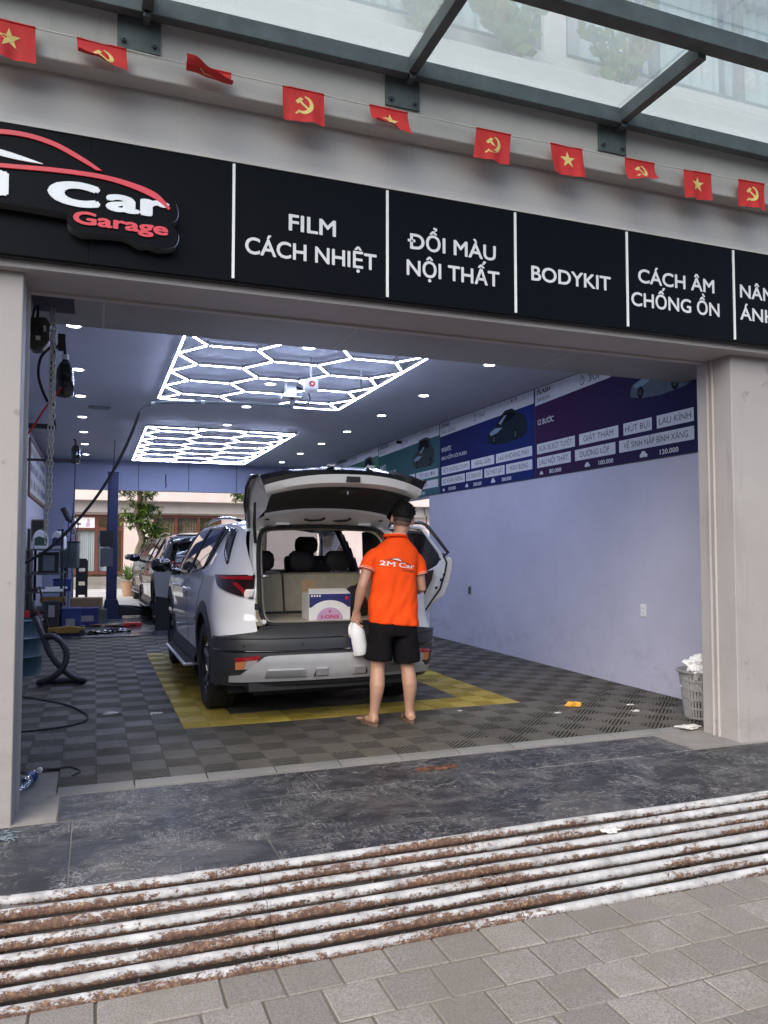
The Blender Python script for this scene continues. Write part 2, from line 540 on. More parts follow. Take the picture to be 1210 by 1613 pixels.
M = {}
M['facade'] = painted_wall('facade_paint', (.345, .320, .308), (.20, .17, .15), .55, low=1.1)
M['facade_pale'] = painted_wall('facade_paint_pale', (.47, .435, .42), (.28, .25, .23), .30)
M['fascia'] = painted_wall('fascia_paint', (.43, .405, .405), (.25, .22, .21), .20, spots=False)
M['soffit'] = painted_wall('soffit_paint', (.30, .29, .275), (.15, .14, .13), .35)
M['ceiling'] = painted_wall('ceiling_paint', (.46, .475, .53), (.3, .3, .3), .12, spots=False)
M['inner_wall'] = painted_wall('lavender_wall_paint', (.46, .455, .545), (.13, .12, .14), .16, low=.75, spots=False)
M['back_wall'] = painted_wall('blue_grey_wall_paint', (.28, .30, .42), (.16, .16, .2), .15, spots=False)  # tone lowered to paint in the dim left end of the bay
M['slate'] = slate('slate')
M['paver'] = granite('granite_paver', (.255, .232, .210))
M['sand'] = concrete('joint_sand', (.15, .13, .105))
M['dirt'] = concrete('joint_dirt', (.075, .065, .052))
M['concrete'] = concrete('concrete', (.23, .215, .195))
M['wet_floor'] = concrete('wet_workshop_floor', (.10, .105, .12), True)
M['rusty'] = rusty_paint('rusty_white_paint')
M['tile'] = rubber_tile('grey_drain_tile', (.080, .073, .061))
M['tile_y'] = rubber_tile('yellow_drain_tile', (.42, .315, .05), (.17, .155, .09))
M['edging'] = rubber_tile('grey_edge_strip', (.17, .17, .165), (.30, .28, .25))
M['black'] = plain('black_plastic', (.012, .012, .013), .45, var=.2)
M['black_gloss'] = plain('black_gloss', (.008, .008, .010), .12, coat=.6)
M['black_sign'] = plain('black_sign_board', (.003, .0035, .005), .34, var=.1, spec=.07)
M['rubber'] = plain('rubber', (.016, .016, .017), .75, bump=.2)
M['dark'] = plain('dark_trim', (.020, .019, .020), .6)
M['cladding'] = plain('cladding_plastic', (.030, .031, .034), .48, bump=.08, bscale=300)
M['steel'] = plain('galvanised_steel', (.42, .43, .45), .38, .9, var=.2, bump=.1)
M['steel_dark'] = plain('dark_grey_steel_paint', (.085, .10, .105), .48, var=.30, scale=7, bump=.18, rvar=.2)
M['chrome'] = plain('chrome', (.75, .75, .77), .12, 1.0, var=.03)
M['alu'] = plain('aluminium', (.55, .55, .58), .30, .85, var=.08)
M['white'] = plain('white_plastic', (.74, .74, .73), .45, var=.06)
M['white_print'] = plain('white_print', (.60, .60, .61), .5, var=.05)
M['poster_white'] = plain('poster_white', (.48, .48, .50), .4, var=.05)
M['red'] = plain('red_paint', (.55, .022, .020), .35, var=.12)
M['red_gloss'] = plain('red_gloss_letters', (.62, .025, .03), .16, coat=.5, var=.08)
M['silver_letters'] = plain('silver_letters', (.68, .69, .71), .30, .1, var=.08, coat=.4)
M['blue'] = plain('blue_steel_paint', (.012, .018, .075), .42, var=.25, coat=.2)
M['blue_bin'] = plain('blue_plastic_bin', (.014, .04, .17), .5, var=.4)  # shade of the left corner is mixed into this blue
M['yellow'] = plain('yellow_paint', (.22, .115, .012), .55, var=.4)  # darkened paint: the clutter corner's shade is put into the colour
M['flag'] = plain('red_flag_cloth', (.58, .022, .022), .75, var=.18, scale=9, bump=.15, bscale=200)
M['flag_y'] = plain('yellow_flag_print', (.78, .58, .20), .7, var=.06)
M['orange'] = plain('orange_shirt_cloth', (.90, .082, .010), .85, var=.12, scale=7, bump=.12, bscale=420, spec=.15)
M['orange_pale'] = plain('pale_orange_trim', (.85, .42, .30), .8)
M['shorts'] = plain('black_shorts_cloth', (.009, .008, .009), .9, var=.25, bump=.12, bscale=300, spec=.08)
M['skin'] = plain('skin', (.46, .255, .175), .48, var=.12, scale=9, bump=.06, bscale=160)
M['hair'] = plain('black_hair', (.006, .0055, .0055), .6, var=.4, scale=60, bump=.6, bscale=220, spec=.2)
M['slipper'] = plain('brown_foam', (.13, .078, .056), .8)
M['beige'] = plain('beige_upholstery', (.40, .35, .255), .72, var=.18, scale=6, bump=.15, bscale=200)
M['beige_mat'] = plain('beige_floor_mat', (.42, .37, .29), .75, var=.18, scale=5, bump=.1)
M['lining'] = plain('headlining', (.42, .41, .39), .9)
M['car_white'] = car_paint('pearl_white_car_paint', (.90, .88, .865))
M['car_black'] = car_paint('black_car_paint', (.015, .016, .018), .3)
M['car_silver'] = car_paint('grey_green_car_paint', (.16, .18, .17), .6)
M['bumper_silver'] = plain('silver_bumper_paint', (.50, .50, .505), .38, .15, var=.06)
M['bumper_mid'] = plain('mid_grey_bumper_paint', (.33, .33, .335), .42, .1, var=.06)
M['tint'] = glass('tinted_car_glass', (.10, .10, .115), .07)
M['clear'] = glass('clear_car_glass', (.38, .40, .43), .05)
M['canopy_glass'] = dusty_glass('dusty_canopy_glass')
M['window_glass'] = glass('window_glass', (.86, .89, .90), .06)
M['lamp_red'] = plain('red_lamp_lens', (.30, .008, .015), .10, coat=1.0)
M['lamp_dark'] = plain('smoked_lamp_lens', (.022, .008, .010), .08, coat=1.0)
M['lamp_amber'] = plain('amber_lens', (.62, .22, .08), .15, coat=1.0)
M['lamp_clear'] = plain('clear_lens', (.62, .58, .56), .12, .4, coat=1.0)
M['led'] = emit('led_tube', (.58, .68, 1.0), 31.0)
M['downlight'] = emit('downlight_disc', (.92, .95, 1.0), 9.0)
M['cardboard'] = plain('cardboard', (.30, .20, .11), .85, var=.18)
M['curtain'] = plain('white_curtain', (.72, .72, .70), .9, var=.05)
M['slat_curtain'] = plain('ochre_curtain', (.36, .25, .12), .9, var=.35, scale=5)
M['maroon'] = plain('maroon_window_frame', (.12, .032, .022), .45, var=.2)
M['pink_wall'] = painted_wall('pink_facade', (.62, .52, .48), (.4, .34, .3), .2)
M['bark'] = plain('bark', (.16, .125, .095), .9, var=.45, scale=14, bump=.9, bscale=30)
M['leaf'] = leaf_mat('mango_leaf', (.030, .070, .012), (.085, .15, .028))
M['string'] = plain('white_string', (.62, .60, .56), .7)
M['chain'] = plain('zinc_chain', (.50, .48, .42), .42, .75, var=.2)
M['hose'] = plain('grey_vacuum_hose', (.028, .030, .034), .55)
M['wood'] = plain('brown_wood', (.18, .10, .06), .6, var=.3)
M['road'] = concrete('asphalt', (.07, .07, .07))
M['pale_stone'] = concrete('pale_paving', (.55, .54, .52))
M['grey_plastic'] = plain('grey_plastic', (.27, .265, .265), .5, var=.08)
M['bag'] = plain('white_plastic_bag', (.78, .78, .77), .35, var=.05)
M['bottle_clear'] = glass('clear_bottle', (.80, .86, .92), .10, .06)
M['green_label'] = plain('green_label', (.02, .07, .045), .5)
M['navy'] = plain('navy_print', (.022, .025, .14), .45, var=.1)
M['pink'] = plain('pink_print', (.50, .33, .50), .5, var=.12)
M['crimson'] = plain('crimson_print', (.52, .02, .08), .5)
M['peel'] = plain('yellow_peel', (.72, .38, .05), .6, var=.3, scale=40)
M['paper'] = plain('scrap_paper', (.60, .58, .55), .8)
# ---------------------------------------------------------------- ground, floors
structure('street_ground', MB().box(-60, 60, -60, 3.30, -.50, -.205), M['dirt'])
g = structure('sidewalk', MB().box(-3, 8, -1.0, 2.86, -.204, -.187), M['sand'])
pm = {}
for wd in (.2, .4):
    me = MB().box(-wd / 2 + .004, wd / 2 - .004, -.0965, .0965, -.02, 0).mesh('paver')
    bm = bmesh.new(); bm.from_mesh(me)
    bmesh.ops.recalc_face_normals(bm, faces=bm.faces)
    bmesh.ops.bevel(bm, geom=[e for e in bm.edges if (e.verts[0].co.z + e.verts[1].co.z) > -.01], offset=.004, segments=1, affect='EDGES')
    bm.to_mesh(me); bm.free(); me.materials.append(M['paver']); pm[wd] = me
rnd = random.Random(3)
for r in range(7):
    x = -.9 - rnd.random() * .3
    while x < 3.7:
        wd = .4 if rnd.random() < .14 else .2
        o = bpy.data.objects.new('paver', pm[wd]); link(o, g)
        o.location = (x + wd / 2, 2.70 - .2 * r, -.18 + rnd.uniform(-.005, .002))
        o.rotation_euler = (rnd.uniform(-.008, .008), rnd.uniform(-.008, .008), rnd.uniform(-.012, .012))
        x += wd
# the far road behind the camera and the street at the back of the workshop
structure('road', MB().box(-60, 60, -60, -1.0, -.205, -.201), M['road'])
structure('back_street', MB().box(-60, 70, 17.6, 90, -.30, -.02), M['pale_stone'])
structure('side_yard', MB().box(5.05, 70, 4.6, 17.6, -.30, -.025), M['pale_stone'])

porch = structure('porch_floor', MB().box(-6, 9, 3.262, 4.62, -.4, -.0145), M['concrete'])
rnd = random.Random(5)
slabs = []
for (y0, y1, xs) in ((3.27, 3.515, [-.92, -.08, .76, 1.60, 2.44, 3.28, 4.12, 4.96]),
                     (3.52, 4.115, [-.92, -.08, .76, 1.60, 2.44, 3.28, 4.12, 4.96]),
                     (4.13, 4.53, [-.15, 1.18, 2.42, 3.72])):
    for a, b in zip(xs, xs[1:]):
        o = MB().box(a + .003, b - .003, y0, y1, -.03, -.010 + rnd.uniform(-.0025, .0015)).build('slab', M['slate'], porch, bevel=.002)
MB().box(3.723, 4.14, 4.13, 4.53, -.03, -.008).build('cement_patch', M['concrete'], porch)
MB().box(-.35, -.153, 4.13, 4.53, -.03, -.008).build('cement_patch', M['concrete'], porch)
# rust-brown lump of metal left on the slate
b = MB()
for i in range(7):
    rnd2 = random.Random(i)
    b.cbox((-.10 + i * .035, rnd2.uniform(-.012, .012), .004), (.05, .035, .014), Matrix.Rotation(rnd2.uniform(-.5, .5), 3, 'Z'))
tag(b.build('rusty_scrap', plain('rust', (.15, .062, .038), .9, var=.4, scale=30, bump=.5), None, loc=(1.94, 4.30, -.006)), 'flat rust brown scrap lying on the dark slate by the grey edging', 'scrap')

# ---------------------------------------------------------------- workshop floor with drainage tiles
floor = structure('garage_floor', MB().box(-1.0, 4.83, 4.62, 12.30, -.4, -.018), M['dirt'])
structure('workshop_floor', MB().box(-1.0, 4.83, 12.32, 17.6, -.4, .012), M['wet_floor'])
MB().box(-1.0, -.175, 4.535, 5.05, -.03, -.012).build('cement_margin', M['concrete'], floor)
def clip(poly, a, b, c):
    out = []
    for i in range(len(poly)):
        p, q = poly[i], poly[(i + 1) % len(poly)]
        dp, dq = a * p[0] + b * p[1] - c, a * q[0] + b * q[1] - c
        if dp <= 0: out.append(p)
        if dp * dq < 0:
            t = dp / (dp - dq); out.append((lerp(p[0], q[0], t), lerp(p[1], q[1], t)))
    return out
def tile_mesh(nx):
    mb = MB()
    s = .2
    for i in range(nx):
        for j in range(2):
            x0, y0 = i * s + .002, j * s + .002
            x1, y1 = (i + 1) * s - .002, (j + 1) * s - .002
            if (i + j) % 2:
                mb.box(x0, x1, y0, y1, -.012, 0)
            else:
                for k in range(-5, 6):
                    p = [(x0 + .004, y0 + .004), (x1 - .004, y0 + .004), (x1 - .004, y1 - .004), (x0 + .004, y1 - .004)]
                    c = (x0 - y0) + k * .038
                    p = clip(p, 1, -1, c + .0092)
                    if len(p) > 2: p = clip(p, -1, 1, -(c - .0092))
                    if len(p) > 2: mb.prism(p, -.012, -.0005, lambda u, v, t: (u, v, t))
                for (a, b2, c2, d) in ((x0, x1, y0, y0 + .004), (x0, x1, y1 - .004, y1), (x0, x0 + .004, y0 + .004, y1 - .004), (x1 - .004, x1, y0 + .004, y1 - .004)):
                    mb.box(a, b2, c2, d, -.012, -.0003)
    return mb
tmesh = {}
for nx in (1, 2):
    for key in ('tile', 'tile_y'):
        if nx == 1 and key == 'tile_y': continue
        me = tile_mesh(nx).mesh('floor_tile')
        bm = bmesh.new(); bm.from_mesh(me); bmesh.ops.recalc_face_normals(bm, faces=bm.faces); bm.to_mesh(me); bm.free()
        me.materials.append(M[key]); tmesh[nx, key] = me
rnd = random.Random(11)
for c in range(-2, 13):
    for r in range(19):
        if c < 0 and r < 1: continue
        yel = (c in (2, 8) and 3 <= r <= 13) or (r in (3, 13) and 2 <= c <= 8)
        nx = 1 if c == 12 else 2
        o = bpy.data.objects.new('floor_tile', tmesh[nx, 'tile_y' if yel else 'tile']); link(o, floor)
        o.location = (-.17 + .4 * c, 4.66 + .4 * r, rnd.uniform(-.0012, .0012))
es = MB().prism([(0, -.018), (.085, -.018), (.085, .001), (.03, -.004), (0, -.012)], .004, .396, lambda u, v, t: (t, u, v)).mesh('edge_strip')
es.materials.append(M['edging'])
for c in range(11):
    o = bpy.data.objects.new('edge_strip', es); link(o, floor)
    o.location = (-.17 + .4 * c, 4.572, rnd.uniform(-.001, .001)); o.rotation_euler = (0, 0, rnd.uniform(-.006, .006))

# ---------------------------------------------------------------- the garage building
bld = thing('garage_building', 'beige painted shop house with a wide open garage bay', 'building', (0, 4.13, 0))
bld.location = (0, 0, 0)
def bpart(name, mb, m, **k): return mb.build(name, M[m], bld, **k)
bpart('pillar', MB().box(-4.0, -.35, 4.13, 4.50, -.25, 2.80), 'facade', bevel=.006)
bpart('pillar', MB().box(4.14, 9.0, 4.17, 4.50, -.25, 2.80), 'facade', bevel=.006)
for x0, x1, xs in ((-.35, -.336, -1), (4.126, 4.14, 1)):      # shutter guides set into both jambs
    o = bpart('shutter_guide', MB().box(x0, x1, 4.335, 4.342, -.01, 2.66).box(x0, x1, 4.384, 4.391, -.01, 2.66), 'facade_pale')
bpart('lintel', MB().box(-4, 9, 4.065, 4.40, 2.665, 3.42), 'fascia', bevel=.004)
bpart('lintel_lip', MB().box(-4, 9, 4.402, 4.445, 2.652, 2.85), 'facade_pale', bevel=.003)
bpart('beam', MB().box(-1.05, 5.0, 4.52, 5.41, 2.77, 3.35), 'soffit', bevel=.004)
for x in (.02, 1.6, 3.3):                                     # board joints in the soffit
    bpart('cover_strip', MB().box(x, x + .012, 4.53, 5.405, 2.7665, 2.7705), 'facade_pale')
bpart('fascia', MB().box(-4, 9, 4.085, 4.5, 3.42, 3.675), 'fascia')
bpart('cornice', MB().box(-4, 9, 3.97, 4.6, 3.675, 4.28), 'facade_pale', bevel=.008)
bpart('right_wall', MB().prism([(4.5, -.1), (10.95, -.1), (10.95, 2.13), (17.6, 2.13), (17.6, 3.35), (4.5, 3.35)], 4.83, 5.05, lambda u, v, t: (t, u, v)), 'inner_wall')
bpart('left_wall', MB().box(-1.25, -1.0, 4.5, 17.6, -.1, 3.35), 'inner_wall')
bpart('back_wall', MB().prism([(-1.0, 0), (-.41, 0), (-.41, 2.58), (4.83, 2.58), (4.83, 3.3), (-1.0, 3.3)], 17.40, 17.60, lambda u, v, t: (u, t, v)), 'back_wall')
for x in (.85, 1.9, 2.95, 4.0):
    bpart('panel_joint', MB().box(x, x + .012, 17.392, 17.401, 2.585, 3.2), 'dark')
bpart('ceiling', MB().box(-1.0, 4.83, 5.41, 17.40, 3.20, 3.34), 'ceiling')
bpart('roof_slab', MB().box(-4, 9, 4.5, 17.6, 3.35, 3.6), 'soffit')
# second storey
bpart('upper_wall', MB().box(-4, 9, 4.42, 4.62, 4.28, 4.70), 'facade_pale')
bpart('upper_wall', MB().box(-4, 9, 4.42, 4.62, 5.70, 6.0), 'facade_pale')
for x0, x1 in ((-4, -.2), (2.82, 3.0), (6.2, 9)):
    bpart('window_pier', MB().box(x0, x1, 4.43, 4.62, 4.70, 5.70), 'facade_pale')
for x0, x1 in ((-.2, 2.82), (3.0, 6.2)):
    w = bpart('window', MB(), 'steel_dark')
    mb = MB()
    n = 4; dx = (x1 - x0) / n
    for i in range(n + 1):
        c = x0 + dx * i
        mb.box(max(x0, c - .03), min(x1, c + .03), 4.46, 4.52, 4.70, 5.70)
    mb.box(x0, x1, 4.462, 4.518, 4.70, 4.76).box(x0, x1, 4.462, 4.518, 6.69, 5.70)
    mb.build('frame', M['steel_dark'], w)
    for i in range(n):
        MB().box(x0 + dx * i + .03, x0 + dx * (i + 1) - .03, 4.486, 4.492, 4.76, 5.64).build('pane', M['window_glass'], w)
        rows = [[(x0 + dx * i + .03 + (dx - .06) * k / 24, 4.66 + .03 * math.sin(k * 1.7), z) for k in range(25)] for z in (4.72, 5.66)]
        MB().grid(rows).build('curtain', M['curtain'], w, smooth=True)
bpart('upper_room', MB().box(-4, 9, 5.4, 5.5, 3.6, 6.0), 'facade_pale')
# roof of the building keeps the sky off the ceiling
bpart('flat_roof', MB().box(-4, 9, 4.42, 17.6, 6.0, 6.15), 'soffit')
for x0, x1 in ((-4.0, -3.8), (8.8, 9.0)):
    bpart('gable_wall', MB().box(x0, x1, 4.62, 17.6, 3.6, 6.0), 'facade_pale')
bpart('rear_upper_wall', MB().box(-3.8, 8.8, 17.4, 17.6, 3.6, 6.0), 'facade_pale')
# dark plate under the soffit, painting in the shade of the access hole
bpart('hole_shade', MB().box(-.37, -.14, 4.78, 5.12, 2.764, 2.7695), 'dark')

# ---------------------------------------------------------------- steel ramp grates
pipe_n = 0
xs = [(-1.26, -.321), (-.319, .649), (.651, 1.634), (1.636, 2.544), (2.546, 3.499), (3.501, 4.45)]
where = ['at the left edge of the photo', 'below the left pillar', 'left of the middle', 'right of the middle', 'below the right pillar', 'at the right edge of the photo']
for u, (x0, x1) in enumerate(xs):
    t = thing('ramp_grate', f'rusty white steel pipe ramp grate {where[u]}', 'ramp', ((x0 + x1) / 2, 3.03, -.18), 0, 'pipe ramp grates along the kerb')
    rr = random.Random(20 + u)
    for i in range(8):
        y = .225 - .0655 * i; z = .163 - .0225 * i
        n = 10; pts = []
        bow = rr.uniform(-.004, .004); a = rr.uniform(-.004, .004); bz = rr.uniform(-.004, .003)
        for k in range(n + 1):
            q = k / n
            pts.append((lerp(x0, x1, q) - (x0 + x1) / 2, y + bow * math.sin(PI * q) + a * (q - .5) + (.03 * (1 - q) ** 2 if u == 1 else 0) * (1 - i / 9), z + bz * math.sin(PI * q)))
        MB().tube(pts, .0212, 14).build('pipe', M['rusty'], t, smooth=40)
    hw = (x1 - x0) / 2
    for x in (-hw + .035, 0, hw - .035):
        MB().prism([(.23, .133), (-.20, -.012), (-.25, -.02), (-.25, .0), (.20, 0), (.23, 0)][:4] + [(.23, .05)], x - .004, x + .004, lambda a, b_, c: (c, a, b_)).build('support', M['rusty'], t)

# ---------------------------------------------------------------- fascia sign
sign = thing('shop_sign', 'long black fascia sign with white lettering and a red car logo', 'sign', (0, 4.02, 2.70))
sign.location = (0, 0, 0)
seams = [-2.2, -.05, .65, 1.51, 2.33, 3.14, 4.01, 4.9, 5.8]
MB().box(-4, 9, 4.02, 4.063, 2.70, 3.335).build('back_box', M['black'], sign)
for a, b_ in zip([-4] + seams, seams + [9.0]):
    if a == -2.2: a2, b2 = a + .001, b_ - .001
    MB().box(a + .0015, b_ - .0015, 4.0, 4.02, 2.703, 3.33).build('panel', M['black_sign'], sign, bevel=.0015)
for x in (.65, 1.51, 2.33, 3.14, 4.01, 4.9, 5.8):
    MB().box(x - .007, x + .007, 3.992, 3.9995, 2.715, 3.325).build('divider', M['white'], sign)
MB().box(-4, 9, 3.995, 4.06, 3.336, 3.352).build('top_trim', M['facade_pale'], sign)
def sg(s, x, z, w, h): return lettering('lettering', s, (x, 3.9985, z), FRONT, w, h, M['white_print'], sign, bold=.020, ext=.0)
sg('FILM', .945, 3.017, .265, .090); sg('CÁCH NHIỆT', .712, 2.860, .735, .090)
sg('ĐỔI MÀU', 1.635, 3.014, .565, .090); sg('NỘI THẤT', 1.628, 2.860, .595, .090)
sg('BODYKIT', 2.44, 2.930, .575, .090)
sg('CÁCH ÂM', 3.225, 3.012, .62, .090); sg('CHỐNG ỒN', 3.17, 2.857, .715, .090)
sg('NÂNG CẤP', 4.065, 3.012, .72, .090); sg('ÁNH SÁNG', 4.062, 2.860, .73, .090)

# raised logo: backing board, car line in red, silver and red letters
def ribbon(c1, c2):
    return list(c1) + list(c2)[::-1]
def bez(pts, n=8): return [(p.x, p.z) for p in smooth_pts([(x, 0, z) for x, z in pts], n)]
lg = thing('logo_board', 'raised black logo board with silver and red lettering under a red car outline', 'logo', (0, 3.93, 2.8))
lg.location = (0, 0, 0)
outline = bez([(-1.10, 2.935), (-1.12, 3.02), (-1.05, 3.14), (-.85, 3.205), (-.60, 3.285), (-.38, 3.298), (-.20, 3.275), (-.02, 3.205), (.10, 3.165), (.25, 3.125), (.335, 3.06), (.362, 3.00), (.358, 2.955), (.33, 2.93)]) \
    + bez([(.345, 2.91), (.368, 2.87), (.35, 2.815), (.28, 2.795), (.22, 2.805), (.18, 2.80), (.10, 2.83), (-.02, 2.825), (-.09, 2.82), (-.145, 2.85), (-.15, 2.90)]) + bez([(-.17, 2.905), (-.45, 2.915), (-.80, 2.91), (-1.04, 2.905)])
MB().prism(outline, 3.925, 3.998, lambda u, v, t: (u, t, v)).build('board', M['alu'], lg)
inset = [(u + (-.35 - u) * .002, v + (3.03 - v) * .004) for u, v in outline]
MB().prism(inset, 3.921, 3.9245, lambda u, v, t: (u, t, v)).build('face', M['black_sign'], lg)
def swoosh(name, top, bot, m, y0=3.912):
    MB().prism(ribbon(bez(top, 10), bez(bot, 10)), y0, 3.9205, lambda u, v, t: (u, t, v)).build(name, M[m], lg, bevel=.003)
swoosh('roof_line', [(-.98, 3.10), (-.80, 3.165), (-.58, 3.235), (-.38, 3.262), (-.22, 3.243), (-.08, 3.185), (.005, 3.135)], [(-.96, 3.095), (-.78, 3.15), (-.57, 3.212), (-.38, 3.238), (-.23, 3.220), (-.10, 3.168), (-.025, 3.133)], 'red_gloss')
swoosh('body_line', [(-1.0, 3.065), (-.75, 3.075), (-.45, 3.095), (-.20, 3.115), (0, 3.118), (.15, 3.10), (.26, 3.065), (.325, 3.00)], [(-1.0, 3.062), (-.75, 3.06), (-.45, 3.074), (-.20, 3.092), (0, 3.094), (.14, 3.072), (.25, 3.035), (.315, 2.99)], 'red_gloss')
swoosh('window_line', [(-.72, 3.185), (-.55, 3.175), (-.40, 3.155), (-.26, 3.125)], [(-.72, 3.17), (-.55, 3.145), (-.40, 3.125), (-.26, 3.121)], 'silver_letters')
def lt(s, x, z, w, h, m, b_=.07): return lettering('lettering', s, (x, 3.9215, z), FRONT, w, h, M[m], lg, bold=b_, ext=.008)
lt('2M', -.94, 2.952, .535, .112, 'silver_letters'); lt('C', -.24, 2.952, .235, .112, 'silver_letters'); lt('ar', .02, 2.952, .30, .118, 'silver_letters', .042)
lt('Garage', -.125, 2.862, .44, .062, 'red_gloss', .035)

# ---------------------------------------------------------------- glass canopy
can = thing('glass_canopy', 'dark grey steel canopy frame with flat glass panes above the sign', 'canopy', (0, 3.97, 4.0))
can.location = (0, 0, 0)
AX = [-2.69, -1.27, .16, 1.585, 3.01, 4.435, 5.86]
MB().box(-4, 9, 3.88, 3.94, 3.955, 4.05).build('wall_beam', M['steel_dark'], can, bevel=.003)
MB().box(-4, 9, 3.13, 3.22, 3.99, 4.09).build('outer_beam', M['steel_dark'], can, bevel=.003)
for x in AX:
    MB().box(x + .01, x + .065, 3.22, 3.88, 3.965, 4.052).box(x + .02, x + .055, 3.88, 3.957, 3.935, 3.975).build('arm', M['steel_dark'], can, bevel=.003)
    pl = MB().box(x - .10, x + .108, 3.957, 3.9695, 3.80, 4.04).build('wall_plate', M['steel_dark'], can, bevel=.002)
    for dx in (-.07, .078):
        for z in (3.84, 4.0):
            MB().cyl((x + dx, 3.930, z), .006, .03, 8, 'y').cyl((x + dx, 3.942, z), .014, .015, 6, 'y').build('bolt', M['steel_dark'], pl)
PX = [-4, -2.66, -1.23, .197, 1.622, 3.047, 4.472, 5.9, 7.4, 9]
for a, b_ in zip(PX, PX[1:]):
    MB().box(a + .004, b_ - .004, 3.10, 3.955, 4.094, 4.104).build('pane', M['canopy_glass'], can)
    MB().box(a + .004, b_ - .004, 2.55, 3.092, 4.094, 4.104).build('pane', M['canopy_glass'], can)
# ---------------------------------------------------------------- string of little flags
fx = [-.56, -.13, .41, .93, 1.44, 2.13, 2.65, 3.22, 3.70, 4.18]
fx = [x * .956 for x in fx]
def sag(x): return 3.752 + .028 * ((x - 1.9) / 2.1) ** 2
pts = [(-2.5 + i * .1, 3.925 + .004 * math.sin(i * .7), sag(-2.5 + i * .1)) for i in range(90)]
tag(MB().tube(pts, .004, 5).build('flag_string', M['string']), 'thin white string holding the red flags under the canopy', 'string')
STAR = [(math.sin(i * PI / 5) * (1 if i % 2 == 0 else .40), math.cos(i * PI / 5) * (1 if i % 2 == 0 else .40)) for i in range(10)]
def sickle():
    outer = [(math.cos(a) * 1.0, math.sin(a) * 1.0) for a in [R(-125 + 205 * k / 16) for k in range(17)]]
    inner = [(-.20 + math.cos(a) * .80, .12 + math.sin(a) * .80) for a in [R(70 - 190 * k / 16) for k in range(17)]]
    return outer + inner
def emblem_polys(kind):
    if kind == 'star': return [STAR]
    rot = lambda p, a: (p[0] * math.cos(a) - p[1] * math.sin(a), p[0] * math.sin(a) + p[1] * math.cos(a))
    sk = sickle()
    handle = [rot(p, R(0)) for p in [(-.98, -1.02), (-.80, -1.14), (-.42, -.82), (-.56, -.68)]]
    ham = [rot(p, R(-45)) for p in [(-.13, -.98), (.13, -.98), (.13, .55), (-.13, .55)]]
    head = [rot(p, R(-45)) for p in [(-.46, .46), (.42, .46), (.42, .82), (-.30, .82)]]
    ham = [(-x, y) for x, y in ham]; head = [(-x, y) for x, y in head]
    return [sk, handle, ham, head]
kinds = ['star', 'hs', 'hs', 'hs', 'star', 'hs', 'star', 'hs', 'star', 'hs']
curl = [0.1, 1.0, 1.7, 0.15, .9, .1, .12, .8, .08, .12]
emb = {'star': 'yellow star', 'hs': 'yellow hammer and sickle'}
desc = ['cut by the left edge of the photo', 'with hem blown up, second from left', 'curled up almost double, third from the left', 'hanging flat between the two left wall plates',
        'blown up below the middle wall plate', 'hanging flat right of the middle wall plate', 'hanging flat left of the right wall plate', 'blown up below the right wall plate', 'hanging second from the right end', 'nearest the right edge of the photo']
for i, x0 in enumerate(fx):
    W_, H_ = .228, .185
    rr = random.Random(40 + i); ph = rr.random() * 6; cr = curl[i]; side = rr.choice((-1, 1))
    root = thing('flag', f'small red flag with {emb[kinds[i]]} {desc[i]}', 'flag', (x0, 3.922, sag(x0)), 0, 'red flags on the string')
    tilt = (sag(x0 + W_) - sag(x0))
    def F(u, v, off=0.0):
        """u across 0..1, v down 0..1; the hem swings forward and up by the curl"""
        ang = cr * v * (.6 + .5 * u if side > 0 else 1.1 - .5 * u)
        # arc: position along a curve whose slope turns with v
        n = 8; y = 0; z = 0
        for k in range(n):
            a = cr * (v * (k + .5) / n) * (.6 + .5 * u if side > 0 else 1.1 - .5 * u) * 1.5
            y -= math.sin(a) * v * H_ / n; z -= math.cos(a) * v * H_ / n
        wob = .010 * v * math.sin(u * 7 + ph) + .006 * v * math.sin(u * 15 + ph * 2)
        return (u * W_ + (-.02 * v if side > 0 else .015 * v) * math.sin(ph), y + wob - off, z + tilt * u - .012 * v * v * (u - .5) * side)
    nu, nv = 14, 12
    rows = [[F(a / nu, b / nv) for a in range(nu + 1)] for b in range(nv + 1)]
    MB().grid(rows).build('cloth', M['flag'], root, smooth=True)
    MB().tube([F(a / nu, 0.0) for a in range(nu + 1)], .0045, 6).build('hem', M['flag'], root, smooth=True)
    mb = MB()
    for poly in emblem_polys(kinds[i]):
        s = .052
        d = []
        for k in range(len(poly)):           # densify so that the print follows the cloth
            p, q = poly[k], poly[(k + 1) % len(poly)]
            d += [(lerp(p[0], q[0], t / 3), lerp(p[1], q[1], t / 3)) for t in range(3)]
        c = Vector((0, 0))
        n = len(mb.v)
        mb.v += [F(.5 + px * s / W_, .46 - py * s / H_, .0015) for px, py in d]
        mb.f.append(tuple(range(n, n + len(d))))
    o = mb.build('emblem', M['flag_y'], root, fix=False)
